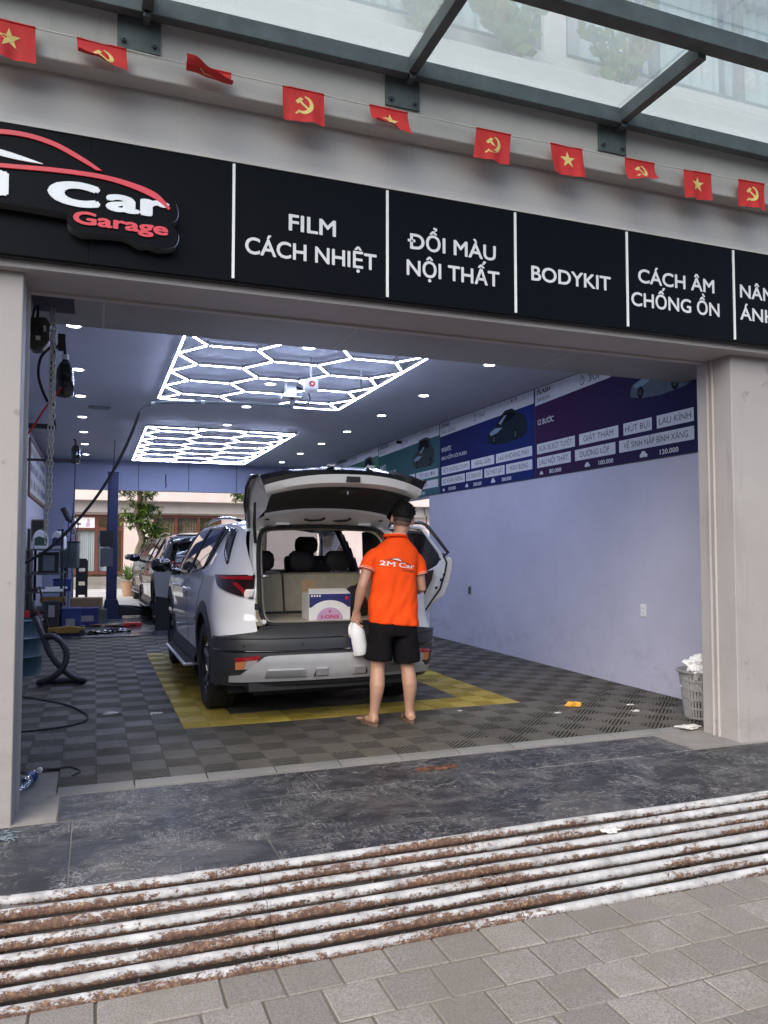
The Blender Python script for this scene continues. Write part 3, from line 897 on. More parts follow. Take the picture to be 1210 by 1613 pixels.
# ---------------------------------------------------------------- ceiling lights
def hex_light(name, label, y0, periods, per):
    x0, a = .69, .452
    root = thing(name, label, 'ceiling light', (x0, y0, 3.14), 0)
    segs = []
    W_ = 5 * a; H_ = periods * per
    for i in range(3):                                   # border, in pieces as the kit comes
        segs += [((W_ * i / 3, 0), (W_ * (i + 1) / 3, 0)), ((W_ * i / 3, H_), (W_ * (i + 1) / 3, H_))]
    for i in range(periods):
        segs += [((0, per * i), (0, per * (i + 1))), ((W_, per * i), (W_, per * (i + 1)))]
    bars = [(.5 * a, 1.5 * a), (2 * a, 3 * a), (3.5 * a, 4.5 * a)]
    for k in range(periods):
        yo = per * (k + .5)
        segs += [((bars[0][0], yo), (bars[0][1], yo)), ((bars[2][0], yo), (bars[2][1], yo))]
        if k: segs.append(((bars[1][0], per * k), (bars[1][1], per * k)))
        for ya in (per * k, per * (k + 1)):
            segs += [((0, ya), (bars[0][0], yo)), ((bars[0][1], yo), (bars[1][0], ya)), ((bars[1][1], ya), (bars[2][0], yo)), ((bars[2][1], yo), (W_, ya))]
    nodes_ = set()
    for (p, q) in segs:
        P, Q = Vector((*p, 0)), Vector((*q, 0)); d = Q - P; L_ = d.length; d.normalize(); n = Vector((-d.y, d.x, 0))
        A, B = P + d * .022, Q - d * .022
        me = MB().prism([(-.0088, -.0072), (.0088, -.0072), (.0066, -.0125), (-.0066, -.0125)], 0, L_ - .044, lambda u_, v_, t_: tuple(A + d * t_ + n * u_ + Vector((0, 0, v_))))
        me.build('tube', M['led'], root)
        nodes_.add((round(p[0], 3), round(p[1], 3))); nodes_.add((round(q[0], 3), round(q[1], 3)))
        Mr = Matrix.Rotation(math.atan2(d.y, d.x), 3, 'Z')
        MB().cbox((A + B) / 2 + Vector((0, 0, .008)), ((B - A).length, .022, .030), Mr).build('tube_holder', M['grey_plastic'], root)
    for (x, y) in nodes_:
        MB().cyl((x, y, -.010), .018, .036, 10).build('connector', M['grey_plastic'], root)
    for x, y in ((.5 * a, per * .5), (4.5 * a, per * .5), (.5 * a, H_ - per * .5), (4.5 * a, H_ - per * .5)):
        MB().cyl((x, y, .02), .004, .04, 6).build('hanger', M['steel'], root)
    return root
hex_light('hexagon_light', 'near grid of glowing white hexagon light tubes under the ceiling', 6.60, 4, .7625)
hex_light('hexagon_light', 'far grid of glowing white hexagon light tubes before the back wall', 11.92, 6, .7625)

dl_base = thing('downlight', 'x', 'downlight', (0, 0, 3.2), 0, 'recessed ceiling downlights')
MB().lathe([(.058, -.004), (.066, -.006), (.074, -.004), (.075, .0), (.058, -.001)], n=24, caps=False).build('trim_ring', M['white'], dl_base, smooth=40)
MB().cyl((0, 0, -.0045), .057, .003, 24).build('diffuser', M['downlight'], dl_base)
first = True
YS = [6.98, 8.68, 10.18, 11.78, 13.28, 14.8, 16.4]
for x, nm in ((-.20, 'left'), (1.85, 'middle'), (3.76, 'right')):
    for i, y in enumerate(YS):
        if nm == 'middle' and i > 3: continue
        lab = f'{ordinal(i)} glowing round downlight from the entrance in the {nm} ceiling row'
        if first:
            o = dl_base; first = False; o.location = (x, y, 3.2); o['label'] = lab
        else:
            dup(dl_base, (x, y, 3.2), None, lab)

# ceiling vent, dome fire detector box, wash boom
v = thing('ceiling_vent', 'small pale slotted vent on the ceiling by the left downlights', 'vent', (.02, 10.9, 3.2))
MB().box(-.14, .14, -.07, .07, -.018, -.001).build('housing', M['grey_plastic'], v, bevel=.004)
for i in range(4):
    MB().box(-.12, .12, -.05 + i * .03, -.04 + i * .03, -.022, -.0185).build('slat', M['grey_plastic'], v)
d = thing('motor_box', 'white box with red round emblem hanging below the near hexagon light', 'alarm', (1.97, 7.35, 2.93))
MB().box(-.065, .065, -.05, .05, -.045, .045).build('case', M['white'], d, bevel=.008)
MB().cyl((0, -.056, 0), .030, .006, 20, 'y').build('emblem', M['red'], d)
MB().cyl((0, -.058, 0), .010, .008, 12, 'y').build('centre', M['white'], d)
MB().lathe([(.075, -.048), (.07, -.06), (.05, -.075), (.02, -.08)], n=20).build('base', M['white'], d, smooth=40)
MB().cyl((0, 0, .045), .012, .225, 10).build('stem', M['steel'], d)

b = thing('wash_boom', 'swivelling pressure washer boom hung from the ceiling with a long black hose', 'boom', (2.04, 8.5, 3.2))
b.location = (0, 0, 0)
post = MB().box(1.985, 2.095, 8.44, 8.56, 3.03, 3.199)
post.build('ceiling_post', M['steel'], b, bevel=.004)
MB().box(1.94, 2.15, 8.41, 8.59, 3.012, 3.029).build('mount_plate', M['steel'], b)
MB().cyl((2.06, 8.5, 2.93), .028, .082, 14).cyl((2.06, 8.5, 2.895), .020, .04, 12).build('swivel', M['steel_dark'], b, smooth=40)
arm = smooth_pts([(2.05, 8.5, 2.925), (1.5, 8.5, 2.92), (.95, 8.52, 2.90), (.60, 8.55, 2.875), (.48, 8.58, 2.83), (.42, 8.6, 2.76)], 8)
MB().tube(arm, .017, 10).build('arm', M['steel_dark'], b, smooth=True)
MB().tube(smooth_pts([(2.09, 8.5, 3.15), (2.24, 8.5, 3.10), (2.26, 8.5, 2.99), (2.16, 8.5, 2.945), (2.07, 8.5, 2.95)], 8), .011, 8).build('feed_hose', M['black'], b, smooth=True)
hose = smooth_pts([(.42, 8.6, 2.76), (.33, 8.62, 2.50), (.20, 8.64, 2.20), (.02, 8.68, 1.88), (-.20, 8.72, 1.58), (-.42, 8.76, 1.34), (-.62, 8.8, 1.20), (-.80, 8.85, 1.12), (-.96, 8.9, 1.08)], 8)
MB().tube(hose, .016, 10).build('hose', M['rubber'], b, smooth=True)
for p in (arm[14], arm[26]):
    MB().cyl((p.x - .02, p.y, p.z), .024, .04, 12, 'x').build('clamp', M['steel'], b)
wand = thing('light_wand', 'slim grey rod hanging at the right of the near hexagon light', 'rod', (2.58, 7.6, 3.199))
MB().cyl((0, 0, -.115), .008, .115, 8).build('rod', M['white'], wand)
MB().cyl((0, 0, -.19), .012, .075, 8).build('tip', M['steel_dark'], wand)
MB().cyl((0, 0, -.01), .02, .009, 12).build('ceiling_cap', M['white'], wand)
tag(MB().tube(smooth_pts([(1.42, 17.39, 2.95), (1.42, 17.385, 2.8), (1.43, 17.38, 2.70), (1.41, 17.38, 2.66)], 6), .012, 6).build('dangling_cable', M['black']), 'short black cable dangling on the blue header of the back opening', 'cable')
# ---------------------------------------------------------------- price posters on the right wall
XW = 4.829
def P3(y, z, k=1): return (XW - .004 - .0016 * k, y, z)
def flat(name, poly, k, m, parent):
    """flat printed shape on the wall: poly of (y,z), k = layer"""
    return MB().prism(poly, XW - .004 - .0016 * k, XW - .0045 - .0016 * (k - 1), lambda u, v, t: (t, u, v)).build(name, M[m] if isinstance(m, str) else m, parent)
def rect(y0, y1, z0, z1): return [(y0, z0), (y1, z0), (y1, z1), (y0, z1)]
def wt(s, y, z, w, h, m, parent, bold=.004, k=2):
    return lettering('lettering', s, P3(y, z, k), RIGHT, w, h, M[m], parent, bold=bold, ext=0.0)
def stopwatch(y, z, r, parent):
    ring = [(y + math.cos(a) * r, z + math.sin(a) * r * 1.1) for a in [2 * PI * i / 24 for i in range(24)]]
    inn = [(y + math.cos(a) * r * .78, z + math.sin(a) * r * .86) for a in [2 * PI * i / 24 for i in range(24)]]
    flat('clock_ring', ring, 2, 'black', parent); flat('clock_face', inn, 3, 'poster_white', parent)
    flat('clock_hand', rect(y - .004, y + .004, z, z + r * .6), 4, 'black', parent)
    flat('clock_button', rect(y - r * .3, y + r * .3, z + r * 1.25, z + r * 1.5), 2, 'black', parent)
def mini_car(y, z, s, parent):
    q = [(0, 0), (0, .35), (.15, .5), (.35, .62), (.5, .95), (1.25, .95), (1.5, .55), (1.8, .45), (1.85, 0), (1.6, 0), (1.5, -.14), (1.35, 0), (.6, 0), (.48, -.14), (.35, 0)]
    flat('car_icon', [(y - a * s, z + b * s) for a, b in q], 2, 'poster_white', parent)
def star(y, z, r, parent):
    flat('star', [(y + sx * r, z + sz * r) for sx, sz in STAR], 2, 'wood', parent)
def sports_car(y, z, s, parent, body, low=True):
    """printed picture of a coupe in three-quarter view, drawn as a few flat shapes"""
    if low:
        sil = [(0, .10), (.02, .30), (.12, .42), (.45, .52), (.75, .80), (1.1, .95), (1.5, .95), (1.85, .80), (2.2, .62), (2.35, .45), (2.35, .12), (2.1, .02), (1.2, -.05), (.5, .0)]
        win = [(.62, .58), (.85, .80), (1.15, .88), (1.5, .88), (1.75, .74), (1.4, .62), (1.0, .58)]
    else:
        sil = [(0, .08), (0, .52), (.18, .60), (.42, .68), (.62, 1.12), (1.35, 1.16), (1.65, 1.08), (1.9, .75), (2.1, .55), (2.1, .10), (1.6, .0), (.6, .0)]
        win = [(.55, .70), (.72, 1.04), (1.25, 1.08), (1.5, 1.0), (1.65, .74)]
    fl = lambda pts: [(y - a * s, z + b * s) for a, b in pts]
    flat('car_picture', fl(sil), 2, body, parent); flat('car_window', fl(win), 3, 'pic_black', parent)
    for cx, cz, r in ((.42, .16, .15), (1.72, .16, .17)):
        flat('car_wheel', [(y - (cx + math.cos(a) * r * .8) * s, z + (cz + math.sin(a) * r) * s) for a in [2 * PI * i / 18 for i in range(18)]], 3, 'pic_black', parent)
        flat('car_rim', [(y - (cx + math.cos(a) * r * .5) * s, z + (cz + math.sin(a) * r * .62) * s) for a in [2 * PI * i / 14 for i in range(14)]], 4, 'pic_b', parent)
    flat('car_highlight', fl([(.70, .62), (1.05, .80), (1.2, .80), (.85, .56)]), 4, 'pic_light', parent)
    flat('car_highlight', fl([(.14, .40), (.50, .50), (.95, .46), (.60, .34), (.20, .30)]), 4, 'pic_light', parent)

def gradient(name, a, b):
    m, nt, N, L, p = nodes(name)
    tcg = coords(nt, (1, 1, 1), 'Generated'); sp = N.new('ShaderNodeSeparateXYZ'); L.new(tcg, sp.inputs[0])
    f = math_n(nt, 'ADD', sp.outputs[1], math_n(nt, 'MULTIPLY', noise_n(nt, tcg, 2.5, 4, .6), .5))
    L.new(ramp_n(nt, f, [(.35, b), (1.1, a)]), p.inputs['Base Color'])
    p.inputs['Roughness'].default_value = .75; p.inputs['Specular IOR Level'].default_value = .12
    return m
M['p_purple'] = gradient('purple_print', (.032, .011, .052), (.016, .014, .062))
M['p_blue'] = gradient('blue_print', (.008, .013, .09), (.008, .020, .12))
M['p_teal'] = gradient('teal_print', (.018, .075, .08), (.04, .12, .13))
M['p_green'] = gradient('green_print', (.025, .09, .07), (.05, .14, .10))
M['p_grey'] = gradient('grey_print', (.10, .12, .14), (.16, .18, .20))
M['pic_black'] = plain('picture_black', (.006, .007, .009), .8, spec=.08); M['pic_light'] = plain('picture_highlight', (.22, .30, .36), .8, spec=.1)
M['pic_a'] = plain('picture_dark_blue_car', (.010, .020, .030), .8, spec=.1); M['pic_b'] = plain('picture_grey_car', (.045, .055, .06), .8, spec=.1); M['pic_c'] = plain('picture_pale_car', (.10, .13, .16), .8, spec=.1)

specs = [
 # start Y (left edge in view), end Y, ground colour, heading, sub, hours, steps, extra line, row1, row2, prices, label
 (7.855, 5.17, 'p_purple', 'FLASH', 'NHANH', '30P', '12 BƯỚC', None,
  [('RỬA XE BỘT TUYẾT', 7.81, 7.05), ('GIẶT THẢM', 6.97, 6.31), ('HÚT BỤI', 6.23, 5.82), ('LAU KÍNH', 5.75, 5.28)],
  [('LAU NỘI THẤT', 7.81, 7.13), ('DƯỠNG LỐP', 7.05, 6.36), ('VỆ SINH NẮP BÌNH XĂNG', 6.30, 5.28)], ['80.000', '100.000', '120.000'],
  'purple wash price poster headed FLASH, nearest the right pillar'),
 (10.535, 7.865, 'p_blue', 'SHINE', 'SÁNG BÓNG', '1H', '18 BƯỚC', 'BAO GỒM GÓI FLASH',
  [('BỘT KHÔNG CHẠM', 10.47, 9.55), ('NÂNG GẦM', 9.50, 8.85), ('LAU KHOANG MÁY', 8.80, 7.92)],
  [('BỘ KHĂN RIÊNG', 10.47, 9.70), ('VỆ SINH KẼ', 9.66, 9.18), ('TẨY MẠT SẮT', 9.12, 8.58), ('WAX BÓNG', 8.54, 7.92)], ['150.000', '200.000', '300.000'],
  'blue wash price poster headed SHINE beside the purple poster'),
 (13.215, 10.545, 'p_teal', 'CAR LOVE', 'YÊU XE', '2H', '24 BƯỚC', 'BAO GỒM GÓI SHINE',
  [('TẨY Ố KÍNH', 13.15, 12.35), ('TẨY NHỰA CÂY', 12.30, 11.50), ('TẨY BỤI SƠN', 11.45, 10.60)],
  [('DƯỠNG DA', 13.15, 12.30), ('PHỦ NƯỚC 4 CẠNH', 12.25, 10.60)], ['300.000', '400.000', '500.000'],
  'teal wash price poster headed CAR LOVE above the raised tailgate'),
 (15.895, 13.225, 'p_green', 'COMPREHENSIVE', 'TOÀN DIỆN', '3H', '30 BƯỚC', None,
  [('ĐÁNH BÓNG', 15.83, 14.6), ('PHỦ CERAMIC', 14.5, 13.3)], [('NỘI THẤT', 15.83, 14.6), ('KHOANG MÁY', 14.5, 13.3)], ['500.000', '700.000'],
  'green wash price poster, farthest along the right wall'),
]
for n, (ya, yb, colr, head, sub, hrs, steps, extra, r1, r2, prices, lab) in enumerate(specs):
    o = thing('price_poster', lab, 'poster', (XW, (ya + yb) / 2, 2.14), 0, 'price posters on the right wall')
    o.location = (0, 0, 0)
    MB().box(XW - .004, XW, yb, ya, 2.145, 3.197).build('sheet', M[colr], o)
    MB().box(XW - .006, XW, yb, ya, 2.135, 2.1445).build('bottom_rail', M['dark'], o)
    flat('white_band', [(ya - .012, 2.93 + .06), (ya - .012, 3.19), (yb + .012, 3.19), (yb + .012, 3.03)] if n else [(ya - .012, 2.99), (ya - .012, 3.19), (yb + .06, 3.19), (6.45, 3.035)], 1, 'poster_white', o)
    kk = .62 if len(head) < 9 else 1.25
    wt(head, ya - .06, 3.115, .062 * len(head) * .9, .062, 'black', o, .03)
    wt(sub, ya - .06, 3.025, .055 * len(sub) * .95, .055, 'black', o, -.004)
    stopwatch(ya - (1.15 if n else .95), 3.10, .042, o); wt(hrs, ya - (1.26 if n else 1.06), 3.065, .08 * len(hrs), .075, 'black', o, .0)
    wt(steps, ya - .07, 2.755, .33, .062, 'white_print', o, .012)
    if extra: wt(extra, ya - .07, 2.635, .82, .050, 'white_print', o, .008)
    for row, z0 in ((r1, 2.415), (r2, 2.255)):
        for s, a, b_ in row:
            flat('caption_plate', rect(b_, a, z0, z0 + .118), 2, 'poster_white', o)
            w_ = min((a - b_) * .86, .056 * len(s))
            lettering('lettering', s, P3((a + b_) / 2, z0 + .030, 3), RIGHT, w_, .060, M['black'], o, bold=-.003, ext=0.0, align='c')
    for i, pz in enumerate(prices):
        yy = ya - .10 - i * (.88 if n == 0 else .75)
        mini_car(yy, 2.175, .038 + .010 * i, o); wt(pz, yy - .20 - .04 * i, 2.172, .24, .045, 'white_print', o, .015)
    for i in range(n + 1):
        star(yb + .42 + i * .10, 3.155, .032, o)
    if n == 0: sports_car(6.12, 2.735, .36, o, 'pic_c')
    elif n == 1: sports_car(9.02, 2.66, .42, o, 'pic_a')
    elif n == 2: sports_car(11.58, 2.60, .40, o, 'pic_b', False)
    else: sports_car(14.2, 2.62, .38, o, 'pic_b', False)
cc = thing('wall_camera', 'small dark security camera fixed on the edge of the teal poster', 'camera', (4.76, 12.1, 3.12))
MB().cyl((-.02, .0, 0), .028, .09, 12, 'x').build('body', M['dark'], cc); MB().box(.03, .069, -.02, .02, -.02, .02).build('bracket', M['dark'], cc)
for yy, zz, lab in ((5.98, .735, 'white power socket low on the lavender wall near the right pillar'), (9.57, .75, 'dark switch box low on the lavender wall behind the open car door')):
    s = thing('wall_socket', lab, 'socket', (4.83, yy, zz))
    MB().box(-.012, -.0005, -.038, .038, -.058, .058).build('plate', M['white' if yy < 7 else 'grey_plastic'], s, bevel=.003)
    MB().box(-.016, -.0125, -.026, .026, -.045, .045).build('insert', M['white' if yy < 7 else 'dark'], s)
    for dz in (-.022, .022):
        for dy in (-.009, .009):
            MB().cyl((-.0172, dy, dz), .004, .001, 8, 'x').build('pin_hole', M['black'], s)
# ---------------------------------------------------------------- sport utility cars
LEN = 4.63
def half_w(z):
    return interp(z, [.20, .45, .62, .80, .95, 1.05, 1.10], [.885, .905, .922, .932, .925, .905, .893])
def y_end(z):
    return interp(z, [.22, .40, .50, .66, .72, .78, 1.0, 1.12], [.16, .035, .0, .015, .07, .125, .15, .20])
BELT = 1.07
R_AX, F_AX = 1.0, 3.755
WR, AR, AZ = .362, .435, .36          # wheel radius, arch radius, axle height
def z_bot(y):
    for ya in (R_AX, F_AX):
        d = abs(y - ya)
        if d < AR: return max(AZ + math.sqrt(AR * AR - d * d), .25)
    if y < R_AX - AR: return interp(y, [.14, .30, .57], [.66, .64, .60])
    if y > F_AX + AR: return .26
    return .26
def z_belt(y):
    return interp(y, [0, .4, 1.2, 3.3, 3.7, 4.2, 4.5, 4.63], [1.115, 1.11, BELT, 1.03, 1.01, .96, .90, .84])
def plan(z, s):
    """point of the outline at height z; s 0..1 rear (centre to side), 1..2 side, 2..3 front (side to centre)"""
    W = half_w(z); ye = y_end(z); d = .52; n = 3.4
    yf0 = 3.70; df = LEN - yf0 - (.10 if z < .45 else 0) - max(0, (z - .85)) * .5
    if s <= 1:
        t = s * PI / 2
        return (W * math.sin(t) ** (2 / n), ye + d * (1 - max(0, math.cos(t)) ** (2 / n)))
    if s <= 2:
        y = lerp(ye + d, yf0, s - 1)
        return (W, y)
    t = (s - 2) * PI / 2
    return (W * max(0, math.cos(t)) ** (2 / 2.6), yf0 + df * math.sin(t) ** (2 / 2.6))
def bump_top(s, y):
    return interp(s, [0, .30, .37, .60], [.728, .728, .690, .668]) if s < .6 else interp(y, [.14, .30, .57], [.668, .645, .605])
def side_x(y, z):
    """half width of the lower body at (y,z)"""
    W = half_w(z); ye = y_end(z); d = .52; n = 3.4
    if y < ye + d:
        q = max(0.0, min(1.0, 1 - (y - ye) / d))
        return W * (1 - q ** n) ** (1 / n)
    if y > 3.70:
        df = LEN - 3.70 - max(0, (z - .85)) * .5
        q = min(1.0, (y - 3.70) / df)
        return W * (1 - q ** 2.6) ** (1 / 2.6)
    return W
def gh_x(y, z):
    """half width of the glasshouse"""
    x = interp(z, [1.02, 1.12, 1.25, 1.40, 1.52, 1.60], [.905, .885, .825, .750, .680, .615])
    if y < .95: x -= .10 * ((.95 - y) / .5) ** 2
    if y > 2.8: x -= .05 * ((y - 2.8) / .6) ** 2
    return x
def z_roof(y):
    return interp(y, [.45, .55, .8, 1.2, 1.7, 2.3, 2.7, 3.0], [1.50, 1.53, 1.575, 1.605, 1.625, 1.62, 1.595, 1.55])
def gh_rear(z): return interp(z, [1.10, 1.52], [.20, .52])
def gh_front(z): return interp(z, [1.02, 1.52], [3.62, 2.92])

WINDOWS = {
 'front_window': ((2.17, 1.085), (2.14, 1.500), (2.86, 1.485), (3.40, 1.075)),
 'rear_window': ((1.30, 1.150), (1.24, 1.500), (2.06, 1.505), (2.09, 1.085)),
 'corner_window': ((1.23, 1.165), (.985, 1.470), (1.19, 1.498), (1.245, 1.20)),
 'quarter_window': ((.56, 1.195), (.70, 1.465), (.89, 1.475), (.70, 1.28)),
}
def in_quad(p, q, m=.02):
    s = None
    c = (sum(a for a, b in q) / 4, sum(b for a, b in q) / 4)
    q = [(c[0] + (a - c[0]) * (1 - m), c[1] + (b - c[1]) * (1 - m)) for a, b in q]
    for i in range(4):
        a, b = q[i], q[(i + 1) % 4]
        v = (b[0] - a[0]) * (p[1] - a[1]) - (b[1] - a[1]) * (p[0] - a[0])
        if s is None: s = v > 0
        elif (v > 0) != s: return False
    return True

def wheel(root, x, y, side, spokes=5):
    w = MB()
    prof = [(.245, -.105), (.30, -.115), (.335, -.112), (.352, -.095), (.362, -.06), (.362, .06), (.352, .095), (.335, .112), (.30, .115), (.245, .105)]
    w.lathe(prof, n=48, axis='x', caps=False)
    wh = w.build('wheel', M['rubber'], root, smooth=50)
    wh.location = (x, y, WR)
    t = MB()                                              # tread blocks
    for k in range(48):
        a = 2 * PI * k / 48
        for xx in (-.075, -.025, .025, .075):
            Mr = Matrix.Rotation(-a, 3, 'X')
            t.cbox(Mr @ Vector((xx + .004 * (k % 2), 0, .3635)), (.036, .033, .007), Mr)
    tg(t.build('tread', M['rubber'], wh), 'stuff')
    rim = MB().lathe([(.245, .10 * side), (.235, .085 * side), (.225, .02 * side), (.22, -.09 * side), (.245, -.104 * side)], n=40, axis='x', caps=False)
    rim.build('rim', M['black_gloss'], wh, smooth=50)
    MB().cyl((.05 * side - .03, 0, 0), .055, .06, 20, 'x').build('hub', M['steel_dark'], wh)
    for k in range(spokes):
        for dlt in (-.10, .10):
            a = 2 * PI * k / spokes + dlt
            Mr = Matrix.Rotation(a, 3, 'X')
            sp = MB()
            ring = []
            for r, wd, xo in ((.04, .045, .060), (.13, .034, .072), (.225, .040, .084)):
                ring.append([Mr @ Vector(((xo + dx) * side, dy, r)) for dx, dy in ((0, -wd / 2), (0, wd / 2), (-.03, wd / 2), (-.03, -wd / 2))])
            sp.loft(ring).build('spoke', M['alu' if dlt > 0 else 'black_gloss'], wh, bevel=.003)
    MB().lathe([(.16, -.01 * side), (.16, .005 * side), (.06, .01 * side)], n=30, axis='x').build('brake_disc', M['steel'], wh, smooth=40)
    return wh
def tg(o, kind): o['kind'] = kind; return o

def make_suv(label, loc, paint, rz=0.0, opened=False, full=True):
    root = thing('car', label, 'car', loc, rz)
    P = M[paint]
    # ----- lower body: one skin from the tail round the side to the nose, bottom edge following the arches
    ss = []
    s0_open = .36 if opened else 0.0
    rear = [s0_open + (1 - s0_open) * i / 12 for i in range(12)]
    yd = [.60 + .035 * i for i in range(int((3.70 - .60) / .035) + 1)]
    front = [2 + i / 12 for i in range(13)]
    NV = 14
    def col_rear(s):
        x_, y_ = plan(.9, s)
        zb = bump_top(s, y_) - .006
        return [(lambda z: (*plan(z, s), z))(lerp(zb, z_belt(y_), k / NV)) for k in range(NV + 1)]
    def col_side(y):
        zb = z_bot(y)
        return [(side_x(y, z), y, z) for z in [lerp(zb, z_belt(y), k / NV) for k in range(NV + 1)]]
    def col_front(s):
        x_, y_ = plan(.6, s)
        zb = z_bot(y_)
        return [(lambda z: (*plan(z, s), z))(lerp(zb, z_belt(y_), k / NV)) for k in range(NV + 1)]
    cols = [col_rear(s) for s in rear] + [col_side(y) for y in yd] + [col_front(s) for s in front]
    body = MB()
    DOOR = ((1.18, .27), (1.02, 1.05), (2.10, 1.06), (2.10, .27))
    for sg_ in (-1, 1):
        rows = [[(sg_ * x, y, z) for x, y, z in c] for c in cols]
        n0 = len(body.v)
        body.grid(rows)
        if opened and sg_ == 1:      # the right rear door stands open: leave its opening
            keep = []
            for f in body.f:
                c = Vector((0, 0, 0))
                for i in f: c += Vector(body.v[i])
                c /= 4
                if f[0] >= n0 and c.x > .8 and 1.20 < c.y < 2.08 and c.z > .45 and c.z > z_bot(c.y) + .05 and (c.y > 1.42 or c.z > .78): continue
                keep.append(f)
            body.f = keep
    o = body.build('body', P, root, smooth=45, fix=False)
    bm = bmesh.new(); bm.from_mesh(o.data); bmesh.ops.remove_doubles(bm, verts=bm.verts, dist=.0008); bmesh.ops.recalc_face_normals(bm, faces=bm.faces); bm.to_mesh(o.data); bm.free(); shade(o.data, 45)
    # ----- glasshouse sides, with holes behind the panes
    NU, NG = 60, 14
    for sg_ in (-1, 1):
        rows = []; yz = []
        for i in range(NU + 1):
            r_ = []; q_ = []
            for k in range(NG + 1):
                v = k / NG
                z0 = 1.06; z = lerp(1.06, 1.52, v)
                y = lerp(gh_rear(z), gh_front(z), i / NU)
                zt = min(z_roof(y) - .07, 1.53)
                z = lerp(z_belt(y) - .004, zt, v)
                r_.append((sg_ * gh_x(y, z), y, z)); q_.append((y, z))
            rows.append(r_); yz.append(q_)
        mb = MB().grid(rows)
        n = NG + 1; keep = []
        for f in mb.f:
            pts = [yz[i // n][i % n] for i in f]
            if any(all(in_quad(p, q) for p in pts) for q in list(WINDOWS.values())[:3]): continue
            if opened and sg_ == 1 and all(1.15 < p[0] < 2.08 for p in pts) and all(p[1] < 1.505 for p in pts): continue
            keep.append(f)
        mb.f = keep
        mb.build('roof_side', P, root, smooth=45)
        for nm, q in WINDOWS.items():
            if opened and sg_ == 1 and nm in ('rear_window',): continue
            a, b, c, d = q
            rows = []
            for i in range(11):
                u = i / 10; r_ = []
                for k in range(7):
                    v = k / 6
                    y = lerp(lerp(a[0], b[0], v), lerp(d[0], c[0], v), u); z = lerp(lerp(a[1], b[1], v), lerp(d[1], c[1], v), u)
                    r_.append((sg_ * (gh_x(y, z) + .006), y, z))
                rows.append(r_)
            MB().grid(rows).build(nm, M['black_gloss' if nm == 'quarter_window' else 'tint'], root, smooth=True)
            edge = [Vector(p) for p in [r[0] for r in rows] + rows[-1][1:] + [r[-1] for r in rows[::-1]][1:] + rows[0][::-1][1:]]
            MB().tube(edge, .011, 6).build('window_trim', M['black_gloss'], root, smooth=True)
    # ----- roof, windscreen, bonnet
    rows = []
    for i in range(25):
        y = lerp(.50, 2.95, i / 24)
        zt = min(z_roof(y) - .07, 1.53); xe = gh_x(y, zt)
        rows.append([(xe * t, y, zt + (z_roof(y) - zt) * (1 - abs(t) ** 2.6)) for t in [-1 + k / 8 for k in range(17)]])
    MB().grid(rows).build('roof', P, root, smooth=50)
    for sg_ in (-1, 1):
        pts = [(sg_ * (gh_x(y, min(z_roof(y) - .07, 1.53)) - .02), y, z_roof(y) - .025) for y in [.75 + .15 * i for i in range(14)]]
        MB().tube(pts, .014, 8).build('roof_rail', M['black_gloss'], root, smooth=True)
    rows = []
    for i in range(11):
        z = lerp(1.545, 1.035, i / 10); y0 = gh_front(z)
        xe = gh_x(y0, z) - .01
        rows.append([(xe * t, y0 + .16 * (1 - t * t) - .02, z + .04 * (1 - t * t) * (1 - i / 10)) for t in [-1 + k / 8 for k in range(17)]])
    MB().grid(rows).build('windscreen', M['clear'], root, smooth=True)
    rows = []
    for i in range(13):
        y = lerp(3.56, LEN - .16, i / 12); zz = z_belt(y)
        xe = side_x(y, zz) if y > 3.7 else half_w(zz)
        rows.append([(xe * t, y + (.06 * (1 - t * t) if i == 12 else 0), zz + .055 * (1 - t ** 4) * (1 - .5 * i / 12)) for t in [-1 + k / 8 for k in range(17)]])
    MB().grid(rows).build('bonnet', P, root, smooth=50)
    MB().prism([(-.75, .30), (.75, .30), (.70, .80), (-.70, .80)], LEN - .12, LEN - .02, lambda u, v, t: (u, t, v)).build('grille', M['black_gloss'], root)
    # ----- underbody and arch linings
    MB().box(-.80, .80, .45, LEN - .35, .20, .30).box(-.70, .70, .12, .60, .26, .34).build('underbody', M['dark'], root)
    for ya in (R_AX, F_AX):
        for sg_ in (-1, 1):
            rows = [[(sg_ * xx, ya - math.cos(R(a)) * (AR - .005), AZ + math.sin(R(a)) * (AR - .005)) for xx in (.60, .76, .905)] for a in range(-14, 195, 8)]
            MB().grid(rows).build('arch_lining', M['dark'], root, smooth=True)
            rows = []
            for a in range(-12, 193, 5):              # angular arch cladding
                ca, sa = -math.cos(R(a)), math.sin(R(a)); k = 1.0 + .05 * abs(math.sin(2 * R(a)))
                row = []
                for rr_ in (AR - .012, AR - .01, AR + .045, AR + .085 * k, AR + .088 * k):
                    y, z = ya + ca * rr_, AZ + sa * rr_
                    row.append((sg_ * (side_x(y, max(z, .2)) + (.002 if rr_ > AR + .086 or rr_ < AR - .011 else .016)), y, z))
                rows.append(row)
            MB().grid(rows).build('arch_cladding', M['cladding'], root, smooth=60)
    for sg_ in (-1, 1):
        rows = []
        for i in range(25):
            y = lerp(R_AX + AR + .02, F_AX - AR - .02, i / 24)
            rows.append([(sg_ * x, y, z) for x, z in ((.80, .205), (.895, .21), (.935, .26), (.938, .34), (half_w(.42) + .004, .42))])
        MB().grid(rows).build('sill', M['cladding'], root, smooth=50)
        mb = MB().prism([(.90, .272), (1.015, .268), (1.03, .28), (1.025, .292), (.90, .296)], R_AX + AR + .10, F_AX - AR - .12, lambda u, v, t: (sg_ * u, t, v))
        sb = mb.build('side_step', M['alu'], root, bevel=.006)
